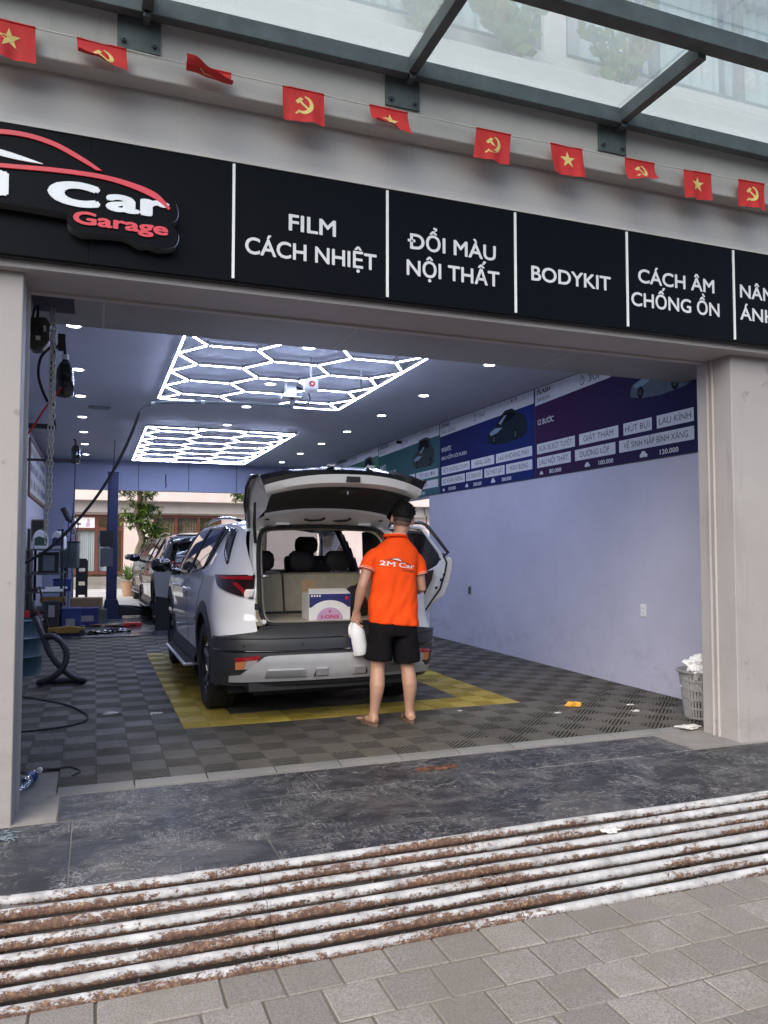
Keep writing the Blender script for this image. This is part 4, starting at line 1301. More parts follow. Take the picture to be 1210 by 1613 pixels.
        MB().box(min(sg_ * .93, sg_ * 1.0), max(sg_ * .93, sg_ * 1.0), R_AX + AR + .16, F_AX - AR - .18, .2935, .299).build('step_pad', M['rubber'], sb)
        # door seams, handles, mirror
        for ys in ([(2.13, .45), (2.13, 1.05)], [(3.28, .45), (3.33, 1.03)], [(1.42, .44), (1.47, .62), (1.36, .83), (1.22, .98), (1.18, 1.07)]):
            if opened and sg_ == 1 and ys[0][0] < 2: continue
            pts = []
            for (a0, b0), (a1, b1) in zip(ys, ys[1:]):
                for k in range(7):
                    y, z = lerp(a0, a1, k / 6), lerp(b0, b1, k / 6); pts.append((sg_ * (side_x(y, z) - .001), y, z))
            MB().tube(pts, .0035, 5).build('door_seam', M['dark'], root)
        rows = []
        for i in range(30):                       # rising crease along the doors
            y = lerp(1.45, 3.9, i / 29); z = lerp(.70, .60, i / 29)
            rows.append([(sg_ * (side_x(y, z + dz) + e), y, z + dz) for dz, e in ((-.03, .001), (-.008, .012), (.004, .012), (.035, .001))])
        MB().grid(rows).build('door_crease', P, root, smooth=True)
        for yh in (2.30, 3.36 - .05):
            if opened and sg_ == 1 and yh < 2.5: continue
            yh -= .28 if yh < 3 else .30
            hd = MB().tube([(sg_ * (side_x(yh, .93) + .002), yh - .005, .93), (sg_ * (side_x(yh, .93) + .030), yh + .02, .933), (sg_ * (side_x(yh, .93) + .032), yh + .16, .936), (sg_ * (side_x(yh, .93) + .002), yh + .19, .938)], [.010, .013, .013, .010], 8)
            hd.build('door_handle', P, root, smooth=True)
        mr = MB()
        rings = []
        for x, sy, sz in ((.98, .02, .03), (1.00, .055, .060), (1.06, .075, .078), (1.13, .075, .075), (1.18, .055, .058), (1.20, .02, .03)):
            rings.append([(sg_ * x, 3.16 + .02 * (1.2 - x) + math.cos(2 * PI * k / 14) * sy, 1.135 + .02 * (x - 1) + math.sin(2 * PI * k / 14) * sz) for k in range(14)])
        mr.loft(rings).tube([(sg_ * .88, 3.20, 1.06), (sg_ * .95, 3.19, 1.075), (sg_ * 1.02, 3.17, 1.10)], [.03, .026, .024], 8)
        mr.build('mirror', M['black_gloss'], root, smooth=50)
    # ----- rear bumper: dark wrap, silver skid panel, reflectors
    NB = 8
    bs = [i / 26 for i in range(27)] + [1.0]
    rows = []
    for s in [i / 30 for i in range(31)]:
        x_, y_ = plan(.5, s)
        zt = bump_top(s, y_)
        zb = interp(y_, [0, .2, .5], [.30, .29, .26])
        rows.append([(lambda z, o_: (plan(z, s)[0] + (o_ if s > .5 else o_ * s * 2), plan(z, s)[1] - o_ * (1 - s), z))(lerp(zb, zt, k / 10), .022) for k in range(11)])
    for sg_ in (-1, 1):
        MB().grid([[(sg_ * x, y, z) for x, y, z in r] for r in rows]).build('bumper', M['cladding'], root, smooth=50)
    # shelf on top of the bumper
    for sg_ in (-1, 1):
        sh = []
        for s in [i / 30 for i in range(31)]:
            x_, y_ = plan(.5, s)
            zt = bump_top(s, y_)
            px, py = plan(zt, s); o_ = .022
            p = (px + (o_ if s > .5 else o_ * s * 2), py - o_ * (1 - s))
            q = plan(zt + .012, s)
            sh.append([(sg_ * p[0], p[1], zt), (sg_ * q[0], max(q[1], p[1] + .003) + .01, zt + .012), (sg_ * q[0] * .985, q[1] + .06, zt + .012)])
        MB().grid(sh).build('bumper_shelf', M['cladding'], root, smooth=40)
    def skin(s, z, o_):
        px, py = plan(z, s)
        return (px + (o_ if s > .5 else o_ * s * 2), py - o_ * (1 - s * .8), z)
    for sg_ in (-1, 1):
        rows = []
        for i in range(25):
            s = .62 * i / 24
            zt = interp(s, [0, .16, .30, .40, .50, .62], [.535, .535, .53, .455, .385, .375]); zb = interp(s, [0, .30, .62], [.335, .335, .325])
            row = [skin(s, zb, .012)] + [skin(s, lerp(zb, zt, k / 6), .040) for k in range(7)] + [skin(s, zt, .012)]
            rows.append([(sg_ * x, y, z) for x, y, z in row])
        MB().grid(rows).build('skid_panel', M['bumper_silver'], root, smooth=40)
        for (sa, sb_, za, zb_) in ((.012, .055, .36, .435), (.075, .30, .36, .435)):       # raised blocks on the panel
            rows = []
            for i in range(9):
                s = lerp(sa, sb_, i / 8); inset_ = .012 if i in (0, 8) else 0
                rows.append([(sg_ * x, y, z) for x, y, z in (skin(s, za, .040), skin(s + (.012 if i == 0 else 0), za + .012, .052), skin(s + (.012 if i == 0 else -.012 if i == 8 else 0), zb_ - .012, .052), skin(s + (.02 if i == 0 else -.02 if i == 8 else 0), zb_, .040))])
            MB().grid(rows).build('panel_block', M['bumper_mid'], root, smooth=30)
        for zc, rc, mc in ((.562, .009, 'black_gloss'), (.655, .0055, 'cladding')):      # moulded lines across the bumper
            MB().tube([(sg_ * x, y, z) for x, y, z in [skin(.9 * i / 30, zc + (.0 if i < 20 else -.0), .022) for i in range(31)]], rc, 6).build('bumper_line', M[mc], root, smooth=True)
        for s_, z_ in ((.10, .61), (.47, .60)):
            x, y, z = skin(s_, z_, .020)
            MB().cyl((sg_ * x, y - .004, z), .011, .006, 12, 'y').build('parking_sensor', M['dark'], root)
        # reflector with red, amber and clear fields
        for nm, m_, fa, fb, ga, gb in (('reflector_red', 'lamp_red', 0, 1, .68, 1), ('reflector_amber', 'lamp_amber', .5, 1, 0, .66), ('reflector_clear', 'lamp_clear', 0, .48, 0, .66)):
            rows = []
            for i in range(9):
                f = lerp(fa, fb, i / 8); row = []
                for k in range(5):
                    g_ = lerp(ga, gb, k / 4)
                    s = lerp(.345 - .05 * g_, .56 - .03 * (1 - g_), f) if g_ > .5 else lerp(.36, .555, f)
                    s = lerp(.335 + .06 * (1 - g_), .555, f)
                    z = lerp(lerp(.438, .425, f), lerp(.535, .515, f), g_)
                    x, y, z = skin(s, z, .034); row.append((sg_ * x, y, z))
                rows.append(row)
            MB().grid(rows).build(nm, M[m_], root, smooth=True)
        # tail lamp on the rear corner
        def lamp(name, quad, off, m_, n=18):
            rows = []
            for i in range(n + 1):
                u = i / n; row = []
                for k in range(n + 1):
                    v = k / n
                    s = lerp(lerp(quad[0][0], quad[1][0], v), lerp(quad[3][0], quad[2][0], v), u); z = lerp(lerp(quad[0][1], quad[1][1], v), lerp(quad[3][1], quad[2][1], v), u)
                    px, py = plan(z, s); row.append((sg_ * (px + off * min(1, s * 1.5)), py - off * min(1, (1 - s) * 1.8), z))
                rows.append(row)
            return MB().grid(rows).build(name, M[m_], root, smooth=True)
        lamp('tail_lamp', ((.37, .935), (.37, 1.115), (.83, 1.112), (.62, .985)), .020, 'lamp_dark')
        lamp('tail_lamp_tip', ((.62, .985), (.83, 1.112), (.90, 1.112), (.80, 1.03)), .020, 'lamp_dark')
        lamp('lamp_strip', ((.385, 1.078), (.385, 1.105), (.78, 1.104), (.76, 1.082)), .026, 'lamp_red')
        lamp('lamp_bar', ((.385, .955), (.42, .955), (.58, 1.055), (.52, 1.058)), .026, 'lamp_red')
    # ----- wheels
    for ya in (R_AX, F_AX):
        for sg_ in (-1, 1):
            wheel(root, sg_ * .80, ya, sg_)
    return root

def car_interior(root):
    """boot, folded-back seats and cabin seen through the open tailgate"""
    MB().box(-.575, .575, .17, 1.08, .700, .757).build('boot_floor', M['beige_mat'], root, bevel=.006)
    MB().box(-.60, .60, .075, .168, .705, .740).build('sill_plate', M['dark'], root, bevel=.008)
    for x in (-.22, .10):
        MB().cyl((x, .12, .742), .008, .004, 10).build('sill_stud', M['chrome'], root)
    MB().box(-.10, .10, .10, .15, .7425, .752).build('latch_striker', M['dark'], root, bevel=.006)
    for sg_ in (-1, 1):
        pts = [(.17, .73), (1.12, .73), (1.12, 1.10), (.30, 1.10), (.20, .95)]
        MB().prism(pts, .575, .66, lambda u, v, t: (sg_ * t, u, v)).build('boot_side_trim', M['beige'], root, bevel=.012)
        MB().prism([(.30, 1.10), (1.10, 1.10), (1.10, 1.20), (.95, 1.46), (.55, 1.46), (.36, 1.22)], .60, .67, lambda u, v, t: (sg_ * (t - max(0, v - 1.12) * .25), u, v)).build('pillar_trim', M['dark'], root, bevel=.01)
        MB().tube([(sg_ * .575, .24, 1.10), (sg_ * .53, .25, 1.105), (sg_ * .53, .33, 1.105), (sg_ * .575, .34, 1.10)], .012, 8).build('cover_hook', M['alu'], root, smooth=True)
    # seat backs, split unevenly
    for nm, x0, x1 in (('left', -.565, -.205), ('right', -.190, .565)):
        rows = []
        seat = MB().prism([(1.00, .735), (1.13, .735), (1.22, 1.095), (1.16, 1.10), (1.10, 1.09)], x0, x1, lambda u, v, t: (t, u, v))
        seat.build('rear_seat_back', M['beige'], root, bevel=.012)
        MB().prism([(1.14, .60), (1.20, .55), (1.31, 1.08), (1.225, 1.105)], x0, x1, lambda u, v, t: (t, u, v)).build('rear_seat_front', M['dark'], root, bevel=.01)
    MB().box(-.56, .56, 1.12, 1.66, .50, .66).build('rear_seat_cushion', M['dark'], root, bevel=.03)
    MB().box(-.56, .56, .93, .995, .73, .775).build('boot_gap_strip', M['dark'], root)
    def rest(x, y, z, w=.13):
        b = MB(); rings = []
        for zz, a, c in ((0, .6, .7), (.04, .95, 1), (.10, 1, 1), (.15, .92, .9), (.18, .6, .5)):
            rings.append([(x + math.copysign(abs(math.cos(t)) ** .6, math.cos(t)) * w * a, y + math.copysign(abs(math.sin(t)) ** .6, math.sin(t)) * .05 * c, z + zz) for t in [2 * PI * k / 16 for k in range(16)]])
        b.loft(rings); b.cyl((x - .04, y, z - .07), .007, .08, 6).cyl((x + .04, y, z - .07), .007, .08, 6)
        b.build('headrest', M['dark'], root, smooth=50)
    for x in (-.37, .02, .38): rest(x, 1.24, 1.115 if x else 1.10)
    for x in (-.36, .36):
        MB().prism([(2.02, .62), (2.16, .62), (2.30, 1.20), (2.26, 1.25), (2.18, 1.22)], x - .25, x + .25, lambda u, v, t: (t, u, v)).build('front_seat_back', M['dark'], root, bevel=.04, seg=3)
        MB().box(x - .25, x + .25, 2.10, 2.62, .50, .64).build('front_seat_cushion', M['dark'], root, bevel=.04)
        rest(x, 2.27, 1.26, .13)
    MB().prism([(3.05, .60), (3.45, .55), (3.55, 1.02), (3.10, 1.03), (3.0, .92)], -.80, .80, lambda u, v, t: (t, u, v)).build('dashboard', M['dark'], root, bevel=.03)
    sw = [(-.36 + .18 * math.cos(a), 2.94 + .05 * math.sin(a), .98 + .17 * math.sin(a)) for a in [2 * PI * k / 24 for k in range(25)]]
    MB().tube(sw, .014, 6).build('steering_wheel', M['dark'], root, smooth=True)
    MB().box(-.12, .12, 2.0, 3.0, .45, .72).build('centre_console', M['dark'], root, bevel=.02)
    MB().box(-.82, .82, .30, 3.3, .32, .42).build('cabin_floor', M['dark'], root)
    rows = []
    for i in range(13):
        y = lerp(.56, 2.86, i / 12)
        rows.append([(.60 * t, y, z_roof(y) - .045 - .035 * t ** 4) for t in [-1 + k / 6 for k in range(13)]])
    MB().grid(rows).build('headlining', M['lining'], root, smooth=True)
    for sg_ in (-1, 1):
        MB().tube([(sg_ * .86, 2.12, 1.03), (sg_ * .76, 2.11, 1.32), (sg_ * .66, 2.10, 1.51)], .035, 8).build('door_pillar', M['dark'], root, smooth=True)
        MB().tube([(sg_ * .84, 1.10, 1.10), (sg_ * .73, 1.02, 1.32), (sg_ * .62, .90, 1.50)], .05, 8).build('rear_pillar', M['dark'], root, smooth=True)
        MB().box(min(sg_ * .84, sg_ * .87), max(sg_ * .84, sg_ * .87), 2.15 if sg_ > 0 else 1.25, 3.30, .45, 1.04).build('door_card', M['dark'], root)

# opening outline of the boot, left half from the sill to the roof
OPEN = [(0, .742, .10), (.40, .742, .10), (.545, .752, .11), (.595, .80, .13), (.612, .90, .15), (.612, 1.00, .17), (.605, 1.12, .23), (.592, 1.24, .31), (.572, 1.34, .39), (.545, 1.42, .45), (.50, 1.465, .49), (.40, 1.485, .51), (0, 1.495, .525)]
def car_boot_frame(root, P):
    o = smooth_pts([(-x, y, z) for x, z, y in OPEN], 5)
    full = o + [Vector((-p.x, p.y, p.z)) for p in o[::-1][1:]]
    # painted flange from the body skin to the opening, on both sides and over the top
    for sg_ in (-1, 1):
        rows = []
        for p in o:
            x = abs(p.x)
            if p.z < .76: continue
            if p.z <= 1.10:
                bx, by = plan(p.z, .36)
                bx = max(bx, x + .01)
            elif p.z < 1.46:
                by = gh_rear(p.z); bx = gh_x(by, p.z)
            else:
                t = interp(p.z, [1.46, 1.495], [1, 0]); by = .52 - .02; bx = min(gh_x(.5, 1.45), x * 1.09 + .02); 
            zz = p.z if p.z < 1.46 else min(z_roof(.5), 1.46 + (p.z - 1.46) * 1.9)
            outer = Vector((sg_ * bx, by, zz)); inner = Vector((sg_ * x, p.y + .03, p.z))
            rows.append([outer, outer.lerp(inner, .35) + Vector((0, .012, 0)), outer.lerp(inner, .45) + Vector((0, .03, 0)), inner + Vector((0, .0, 0)), inner + Vector((-sg_ * .01, .05, 0))])
        MB().grid(rows).build('tailgate_frame', P, root, smooth=40)
    MB().tube([p + Vector((0, .015, 0)) for p in full] + [full[0] + Vector((0, .015, 0))], .017, 8).build('boot_seal', M['rubber'], root, smooth=True)
    inner = [Vector((p.x * .95, p.y + .06, 1.1 + (p.z - 1.1) * (.955 if p.z > 1.1 else .995))) for p in full]
    MB().tube(inner, .013, 6).build('boot_inner_trim', M['beige'], root, smooth=True)
    for sg_ in (-1, 1):
        MB().box(min(sg_ * .63, sg_ * .665), max(sg_ * .63, sg_ * .665), .085, .115, .86, .905).build('bump_stop', M['rubber'], root, bevel=.005)
        MB().cyl((sg_ * .60, .055, .775), .016, .03, 12, 'y').build('rubber_plug', M['white'], root)

def car_tailgate(root, P):
    g = bpy.data.objects.new('tailgate', None); link(g, root)
    T = [-1 + k / 12 for k in range(25)]
    def row(w, y, z, dy, dz):
        """one line across the gate: half width w, centre (y,z); the ends run forward by dy and drop by dz"""
        return [(w * t, y + dy * abs(t) ** 2.4, z - dz * abs(t) ** 2.4) for t in T]
    # rows from the hinge over the outside to the lower edge and back along the inside
    r_hinge = row(.610, .555, 1.535, .03, .045)
    r_a = row(.665, .34, 1.715, .06, .06); r_b = row(.695, .10, 1.845, .10, .065); r_c = row(.700, -.10, 1.900, .12, .062)
    r_d = row(.680, -.215, 1.908, .14, .070); r_e = row(.665, -.265, 1.880, .15, .080)
    r_f = row(.645, -.262, 1.850, .15, .085); r_g = row(.632, -.238, 1.790, .145, .070); r_h = row(.615, -.20, 1.772, .14, .07)
    r_i = row(.575, -.17, 1.765, .12, .06); r_j = row(.560, .02, 1.735, .08, .055); r_k = row(.545, .22, 1.660, .045, .05); r_l = row(.535, .33, 1.612, .04, .045)
    r_m = row(.585, .36, 1.590, .05, .05); r_n = row(.600, .50, 1.515, .03, .045)
    def part(nm, rows, m_, **k): return MB().grid(rows).build(nm, m_, g, smooth=40, **k)
    part('outer_skin', [r_a, r_b, r_c], P)
    part('rear_glass', [r_hinge, r_a], M['black_gloss'])
    part('light_bar', [r_c, r_d, r_e, r_f], M['black_gloss'])
    part('lower_edge', [r_f, r_g, r_h, r_i], P)
    part('inner_trim', [r_i, [(x, y, z + .02 + .012 * math.cos(x * 9)) for x, y, z in r_j], [(x, y, z + .022) for x, y, z in r_k], [(x, y, z + .02) for x, y, z in r_l]], M['dark'])
    part('inner_frame', [r_l, r_m, r_n, row(.612, .56, 1.505, .02, .04), r_hinge], P)
    part('window_frame', [[(x, y, z + .02) for x, y, z in r_l], r_l], P)
    for sg_ in (-1, 1):           # painted returns, dark wings and struts at the sides
        k = 24 if sg_ > 0 else 0
        side = [r_hinge[k], r_a[k], r_b[k], r_c[k], r_d[k], r_e[k], r_f[k], r_g[k], r_h[k], r_i[k], r_j[k], r_k[k], r_l[k], r_m[k], r_n[k]]
        mb = MB(); outer = [side[i] for i in (0, 1, 2, 3, 4, 5)]; innr = [side[i] for i in (14, 13, 11, 10, 9, 8)]
        mb.grid([outer, innr]).build('side_return', P, g)
        MB().tube([Vector(p) + Vector((sg_ * .012, 0, -.004)) for p in outer[:5]], [.018, .026, .026, .022, .012], 8).build('side_wing', M['black_gloss'], g, smooth=True)
        MB().tube([(sg_ * .600, .40, 1.36), (sg_ * .625, .33, 1.50), (sg_ * .640, .24, 1.66)], [.013, .013, .009], 10).build('gas_strut', M['rubber'], g, smooth=True)
        MB().box(sg_ * .36 - .055, sg_ * .36 + .055, .44, .50, 1.500, 1.522).build('hinge_cover', P, g, bevel=.006)
        MB().cyl((sg_ * .50, .43, 1.535), .022, .012, 14).build('rubber_plug', M['rubber'], g)
        MB().box(sg_ * .16 - .03, sg_ * .16 + .03, -.245, -.20, 1.912, 1.922).build('plate_lamp', M['lamp_clear'], g)
    MB().box(-.045, .065, -.262, -.225, 1.795, 1.835).build('latch_handle', M['dark'], g, bevel=.004)
    MB().prism([(-.06, 0), (.10, 0), (.075, .09), (-.045, .09)], 0, .035, lambda u, v, t: (u + .01, -.12 + v, 1.745 - v * .22 + t * .6)).build('latch_cover', M['cladding'], g, bevel=.006)
    MB().cyl((.02, -.09, 1.715), .008, .03, 8).build('latch', M['chrome'], g)
    for x, y in ((-.10, .40), (.14, .43)):
        MB().tube([(x - .08, y + .04, 1.545), (x - .03, y + .02, 1.535), (x + .05, y, 1.54), (x + .08, y - .03, 1.555)], .010, 6).build('wiring_clip', M['rubber'], g, smooth=True)
    return g

def car_open_door(root):
    d = bpy.data.objects.new('open_door', None); link(d, root)
    d.location = (.985, 2.13, 0); d.rotation_euler = (0, 0, math.atan2(-.565, .826 / .955)); d.scale = (1.04, 1, 1)
    F = lambda u, v, t: (u, t, v)
    out = [(.02, .30), (.60, .30), (.622, .45), (.645, .60), (.69, .714), (.758, .789), (.839, .829), (.885, .95), (.919, 1.10), (.931, 1.19), (.875, 1.275), (.761, 1.423), (.655, 1.555), (.60, 1.585), (.45, 1.590), (.20, 1.575), (.04, 1.52)]
    win = [(.06, 1.06), (.62, 1.06), (.76, 1.14), (.79, 1.20), (.775, 1.262), (.68, 1.395), (.587, 1.520), (.45, 1.535), (.20, 1.525), (.07, 1.47)]
    lower = [(.02, .30), (.60, .30), (.622, .45), (.645, .60), (.69, .714), (.758, .789), (.839, .829), (.885, .95), (.919, 1.10), (.931, 1.19), (.90, 1.235), (.80, 1.19), (.76, 1.14), (.62, 1.06), (.06, 1.06), (.02, 1.06)]
    MB().prism(lower, -.02, .10, F).build('door_shell', root_paint(root), d, bevel=.012)
    for name, pts, r, m_ in (('window_frame', [(.79, 1.20), (.875, 1.275), (.761, 1.423), (.655, 1.555), (.60, 1.585), (.45, 1.590), (.20, 1.575), (.04, 1.50), (.03, 1.06)], .018, 'black_gloss'),
                             ('frame_flange', [(.83, 1.185), (.795, 1.27), (.691, 1.41), (.605, 1.535), (.45, 1.555), (.20, 1.545), (.06, 1.48), (.05, 1.06)], .016, 'car_white')):
        yy = .05 if name == 'window_frame' else .0
        MB().tube([(u, yy, v) for u, v in pts], r, 8).build(name, M[m_], d, smooth=50)
    MB().prism(win, .045, .051, F).build('window_pane', M['tint'], d)
    card = [(.05, .40), (.55, .42), (.575, .60), (.62, .80), (.72, 1.0), (.74, 1.10), (.60, 1.075), (.06, 1.06)]
    MB().prism(card, -.060, -.021, F).build('door_card', plain('dark_red_door_trim', (.045, .014, .016), .55), d, bevel=.012)
    MB().prism([(.10, .40), (.545, .42), (.56, .60), (.50, .68), (.12, .66)], -.10, -.061, F).build('door_pocket', M['dark'], d, bevel=.012)
    MB().prism([(.10, .88), (.60, .90), (.62, .95), (.12, .94)], -.11, -.061, F).build('arm_rest', M['dark'], d, bevel=.012)
    seal = [(.05, .34), (.57, .34), (.60, .50), (.635, .66), (.72, .79), (.80, .90), (.85, 1.06), (.87, 1.17), (.83, 1.27)]
    MB().tube([(u, -.024, v) for u, v in seal], .010, 6).build('door_seal', M['rubber'], d, smooth=True)
    MB().prism([(.69, .86), (.73, .86), (.85, 1.08), (.82, 1.10)], -.030, -.0215, F).build('door_edge_plate', root_paint(root), d)
    for u, v in ((.845, 1.05), (.762, .915)):
        MB().cyl((u, -.036, v), .014, .012, 12, 'y').build('bolt', M['rubber'], d)
    MB().box(.80, .83, -.036, -.022, .98, 1.01).build('door_latch', M['dark'], d)
    MB().prism([(.03, .14), (.605, .16), (.61, .30), (.03, .30)], .0, .05, F).build('sill_flap', M['cladding'], d, bevel=.006)
def root_paint(root): return M['car_white']

suv = make_suv('white sport utility car with raised tailgate and open right rear door', (1.745, 5.60, 0), 'car_white', R(.5), True)
suv.scale = (.955, 1, 1)
car_interior(suv); car_boot_frame(suv, M['car_white']); car_tailgate(suv, M['car_white']); car_open_door(suv)
MB().box(-.60, .60, .40, .52, .18, .32).build('silencer', M['dark'], suv)
# ---------------------------------------------------------------- the man behind the car
def ring(c, rx, ry, n=20, ax=None, ay=None, p=2.2):
    """superellipse ring round c in the plane of ax, ay"""
    ax = Vector(ax or (1, 0, 0)); ay = Vector(ay or (0, 1, 0)); c = Vector(c); out = []
    for k in range(n):
        t = 2 * PI * k / n
        u = math.copysign(abs(math.cos(t)) ** (2 / p), math.cos(t)) * rx; v = math.copysign(abs(math.sin(t)) ** (2 / p), math.sin(t)) * ry
        out.append(c + ax * u + ay * v)
    return out
def limb(mb, pts, n=16):
    """pts: (position, r across, r fore-aft); rings stay square to the path"""
    P = [Vector(p[0]) for p in pts]; rings = []
    for i, (p, ra, rb) in enumerate(pts):
        d = (P[min(i + 1, len(P) - 1)] - P[max(i - 1, 0)]).normalized()
        a = Vector((1, 0, 0)) - d * d.x
        if a.length < .2: a = Vector((0, 0, 1)) - d * d.z
        a.normalize(); b = d.cross(a).normalized()
        rings.append(ring(P[i], ra, rb, n, a, b, 2.0))
    return mb.loft(rings)
def union(mb, voxel, smooth=4):
    me = mb.mesh('u')
    bm = bmesh.new(); bm.from_mesh(me); bmesh.ops.recalc_face_normals(bm, faces=bm.faces); bm.to_mesh(me); bm.free()
    return evaluated(me, [('REMESH', {'mode': 'VOXEL', 'voxel_size': voxel}), ('SMOOTH', {'iterations': smooth, 'factor': .5})])

man = thing('person', 'person in an orange polo shirt and black shorts holding a white jug', 'person', (2.11, 5.47, 0))
HX = 0.02; 
b = MB()
# legs: hip, thigh, knee, calf, ankle
for sg_, fx_, kx in ((-1, -.150, -.118), (1, .140, .118)):
    limb(b, [((sg_ * .075, .01, .80), .085, .095), ((sg_ * .085, .0, .70), .084, .090), ((kx * .92, .0, .56), .068, .074), ((kx, .006, .46), .056, .060), ((kx * 1.02, .004, .42), .052, .055),
             ((kx * 1.06, -.008, .36), .054, .058), ((kx * 1.10, -.016, .30), .056, .062), ((kx * 1.13, -.014, .25), .051, .056), ((lerp(kx, fx_, .7), -.004, .17), .040, .042), ((fx_ * .97, .004, .105), .034, .036), ((fx_, .006, .075), .036, .040), ((fx_, .008, .045), .036, .042)])
    out = sg_ * .028       # foot, toes turned a little outwards
    limb(b, [((fx_ - out * .2, -.042, .045), .024, .020), ((fx_, -.028, .048), .033, .030), ((fx_ + out * .2, .01, .050), .036, .036), ((fx_ + out * .6, .06, .042), .036, .028), ((fx_ + out, .11, .034), .042, .018), ((fx_ + out * 1.25, .15, .030), .044, .014), ((fx_ + out * 1.4, .18, .028), .034, .010)])
    for k in range(5):
        tx = fx_ + out * 1.35 + sg_ * (-.032 + .016 * k)
        limb(b, [((tx, .165, .028), .010 if k else .012, .010), ((tx + out * .15, .19 - .006 * k, .027), .010 if k else .013, .011), ((tx + out * .2, .208 - .008 * k, .025), .007, .008)], 8)
# trunk
rr_ = []
for z, cx, cy, rx, ry in ((.76, 0, 0, .10, .09), (.80, .0, 0, .155, .105), (.86, .0, 0, .165, .112), (.94, .004, 0, .150, .105), (1.02, .008, .0, .140, .098), (1.10, .012, .004, .148, .104), (1.18, .016, .008, .160, .110), (1.26, .022, .010, .168, .104), (1.31, .028, .012, .150, .088), (1.345, .038, .016, .105, .070), (1.37, .048, .02, .070, .058)):
    rr_.append(ring((cx, cy, z), rx, ry))
b.loft(rr_)
limb(b, [((.046, .018, 1.33), .060, .060), ((.060, .026, 1.39), .053, .056), ((.078, .036, 1.44), .052, .056), ((.090, .044, 1.47), .055, .06)])
# head: tilted a little to the right and forward
HC = Vector((.104, .058, 1.538)); Mh = Matrix.Rotation(R(-24), 3, 'Z') @ Matrix.Rotation(R(8), 3, 'Y') @ Matrix.Rotation(R(-6), 3, 'X')
rr_ = []
for z, rx, ry, oy in ((-.118, .030, .036, .050), (-.105, .046, .058, .035), (-.085, .056, .072, .020), (-.055, .064, .084, .010), (-.02, .070, .090, .004), (.02, .073, .094, .0), (.055, .071, .092, -.004), (.085, .060, .078, -.006), (.105, .042, .055, -.006), (.115, .018, .024, -.006)):
    rr_.append([HC + Mh @ (p - Vector((0, 0, 0))) for p in ring((0, oy, z), rx, ry)])
b.loft(rr_)
hp = lambda x, y, z: HC + Mh @ Vector((x, y, z))
limb(b, [(hp(0, .085, .015), .010, .012), (hp(0, .105, -.020), .013, .016), (hp(0, .102, -.035), .014, .010), (hp(0, .085, -.040), .010, .006)], 8)     # nose
limb(b, [(hp(-.022, .090, -.066), .004, .005), (hp(0, .098, -.066), .008, .010), (hp(.022, .090, -.066), .004, .005)], 8)                          # lips
for sg_ in (-1, 1):                                                                                                                           # ears
    er = []
    for k in range(14):
        a = 2 * PI * k / 14
        er.append(hp(sg_ * (.078 + .010 * (1 - math.cos(a)) * .5), .004 - .014 * math.cos(a) - .004 * math.sin(a), -.008 + .030 * math.sin(a)))
    b.tube(er + [er[0]], .0062, 6)
    limb(b, [(hp(sg_ * .070, .004, -.008), .020, .012), (hp(sg_ * .080, .000, -.008), .018, .010)], 8)
# left arm hangs, right arm reaches forward into the boot
SL, EL, WL = Vector((-.160, .01, 1.272)), Vector((-.250, -.02, 1.035)), Vector((-.272, .045, .845))
limb(b, [((-.130, .01, 1.27), .035, .045), (SL + Vector((0, 0, -.02)), .042, .048), (SL.lerp(EL, .3), .046, .050), (SL.lerp(EL, .7), .040, .042), (EL, .036, .040), (EL.lerp(WL, .25), .039, .041), (EL.lerp(WL, .6), .032, .033), (EL.lerp(WL, .92), .024, .027), (WL, .024, .026)])
SR, ER, WR_ = Vector((.198, .02, 1.245)), Vector((.240, .005, 1.01)), Vector((.18, .235, .95))
limb(b, [((.168, .012, 1.245), .035, .045), (SR + Vector((0, 0, -.02)), .042, .048), (SR.lerp(ER, .3), .046, .050), (SR.lerp(ER, .7), .040, .042), (ER, .036, .040), (ER.lerp(WR_, .25), .039, .040), (ER.lerp(WR_, .6), .032, .033), (ER.lerp(WR_, .92), .024, .026), (WR_, .024, .026)])
def hand(w, d, side, pts):
    """palm from the wrist along d, then five separate fingers given as chains of offsets"""
    limb(b, [(w - d * .01, .026, .024), (w + d * .03, .036, .017), (w + d * .065, .040, .016), (w + d * .085, .038, .014)])
    for chain, r in pts:
        limb(b, [(w + Vector(c), r * (1 - .08 * i), r * (1 - .08 * i)) for i, c in enumerate(chain)], 8)
# left hand closed round the jug handle: palm faces the leg, fingers hook forward and in
hand(WL, Vector((.02, .10, -1)).normalized(), -1, [
    ([(.005, .032, -.080), (.030, .052, -.100), (.046, .040, -.118), (.042, .022, -.112)], .0095),
    ([(.003, .014, -.086), (.030, .030, -.110), (.047, .018, -.126), (.042, .002, -.118)], .0098),
    ([(.001, -.006, -.086), (.027, .006, -.110), (.044, -.004, -.124), (.040, -.020, -.116)], .0093),
    ([(.000, -.024, -.080), (.022, -.018, -.102), (.038, -.026, -.114), (.036, -.038, -.106)], .0083),
    ([(.012, .030, -.030), (.034, .048, -.052), (.050, .042, -.078), (.052, .030, -.092)], .0105)])
hand(WR_, Vector((-.25, 1, -.25)).normalized(), 1, [
    ([(-.045, .078, -.012), (-.058, .112, -.032), (-.062, .124, -.056), (-.058, .118, -.072)], .0092),
    ([(-.028, .084, -.018), (-.040, .122, -.036), (-.044, .138, -.062), (-.042, .132, -.080)], .0095),
    ([(-.010, .084, -.022), (-.018, .120, -.042), (-.022, .134, -.066), (-.020, .128, -.082)], .0092),
    ([(.008, .078, -.026), (.002, .106, -.044), (-.002, .116, -.064), (-.002, .112, -.076)], .0082),
    ([(-.030, .030, .006), (-.058, .052, .0), (-.070, .078, -.012), (-.072, .094, -.020)], .0102)])
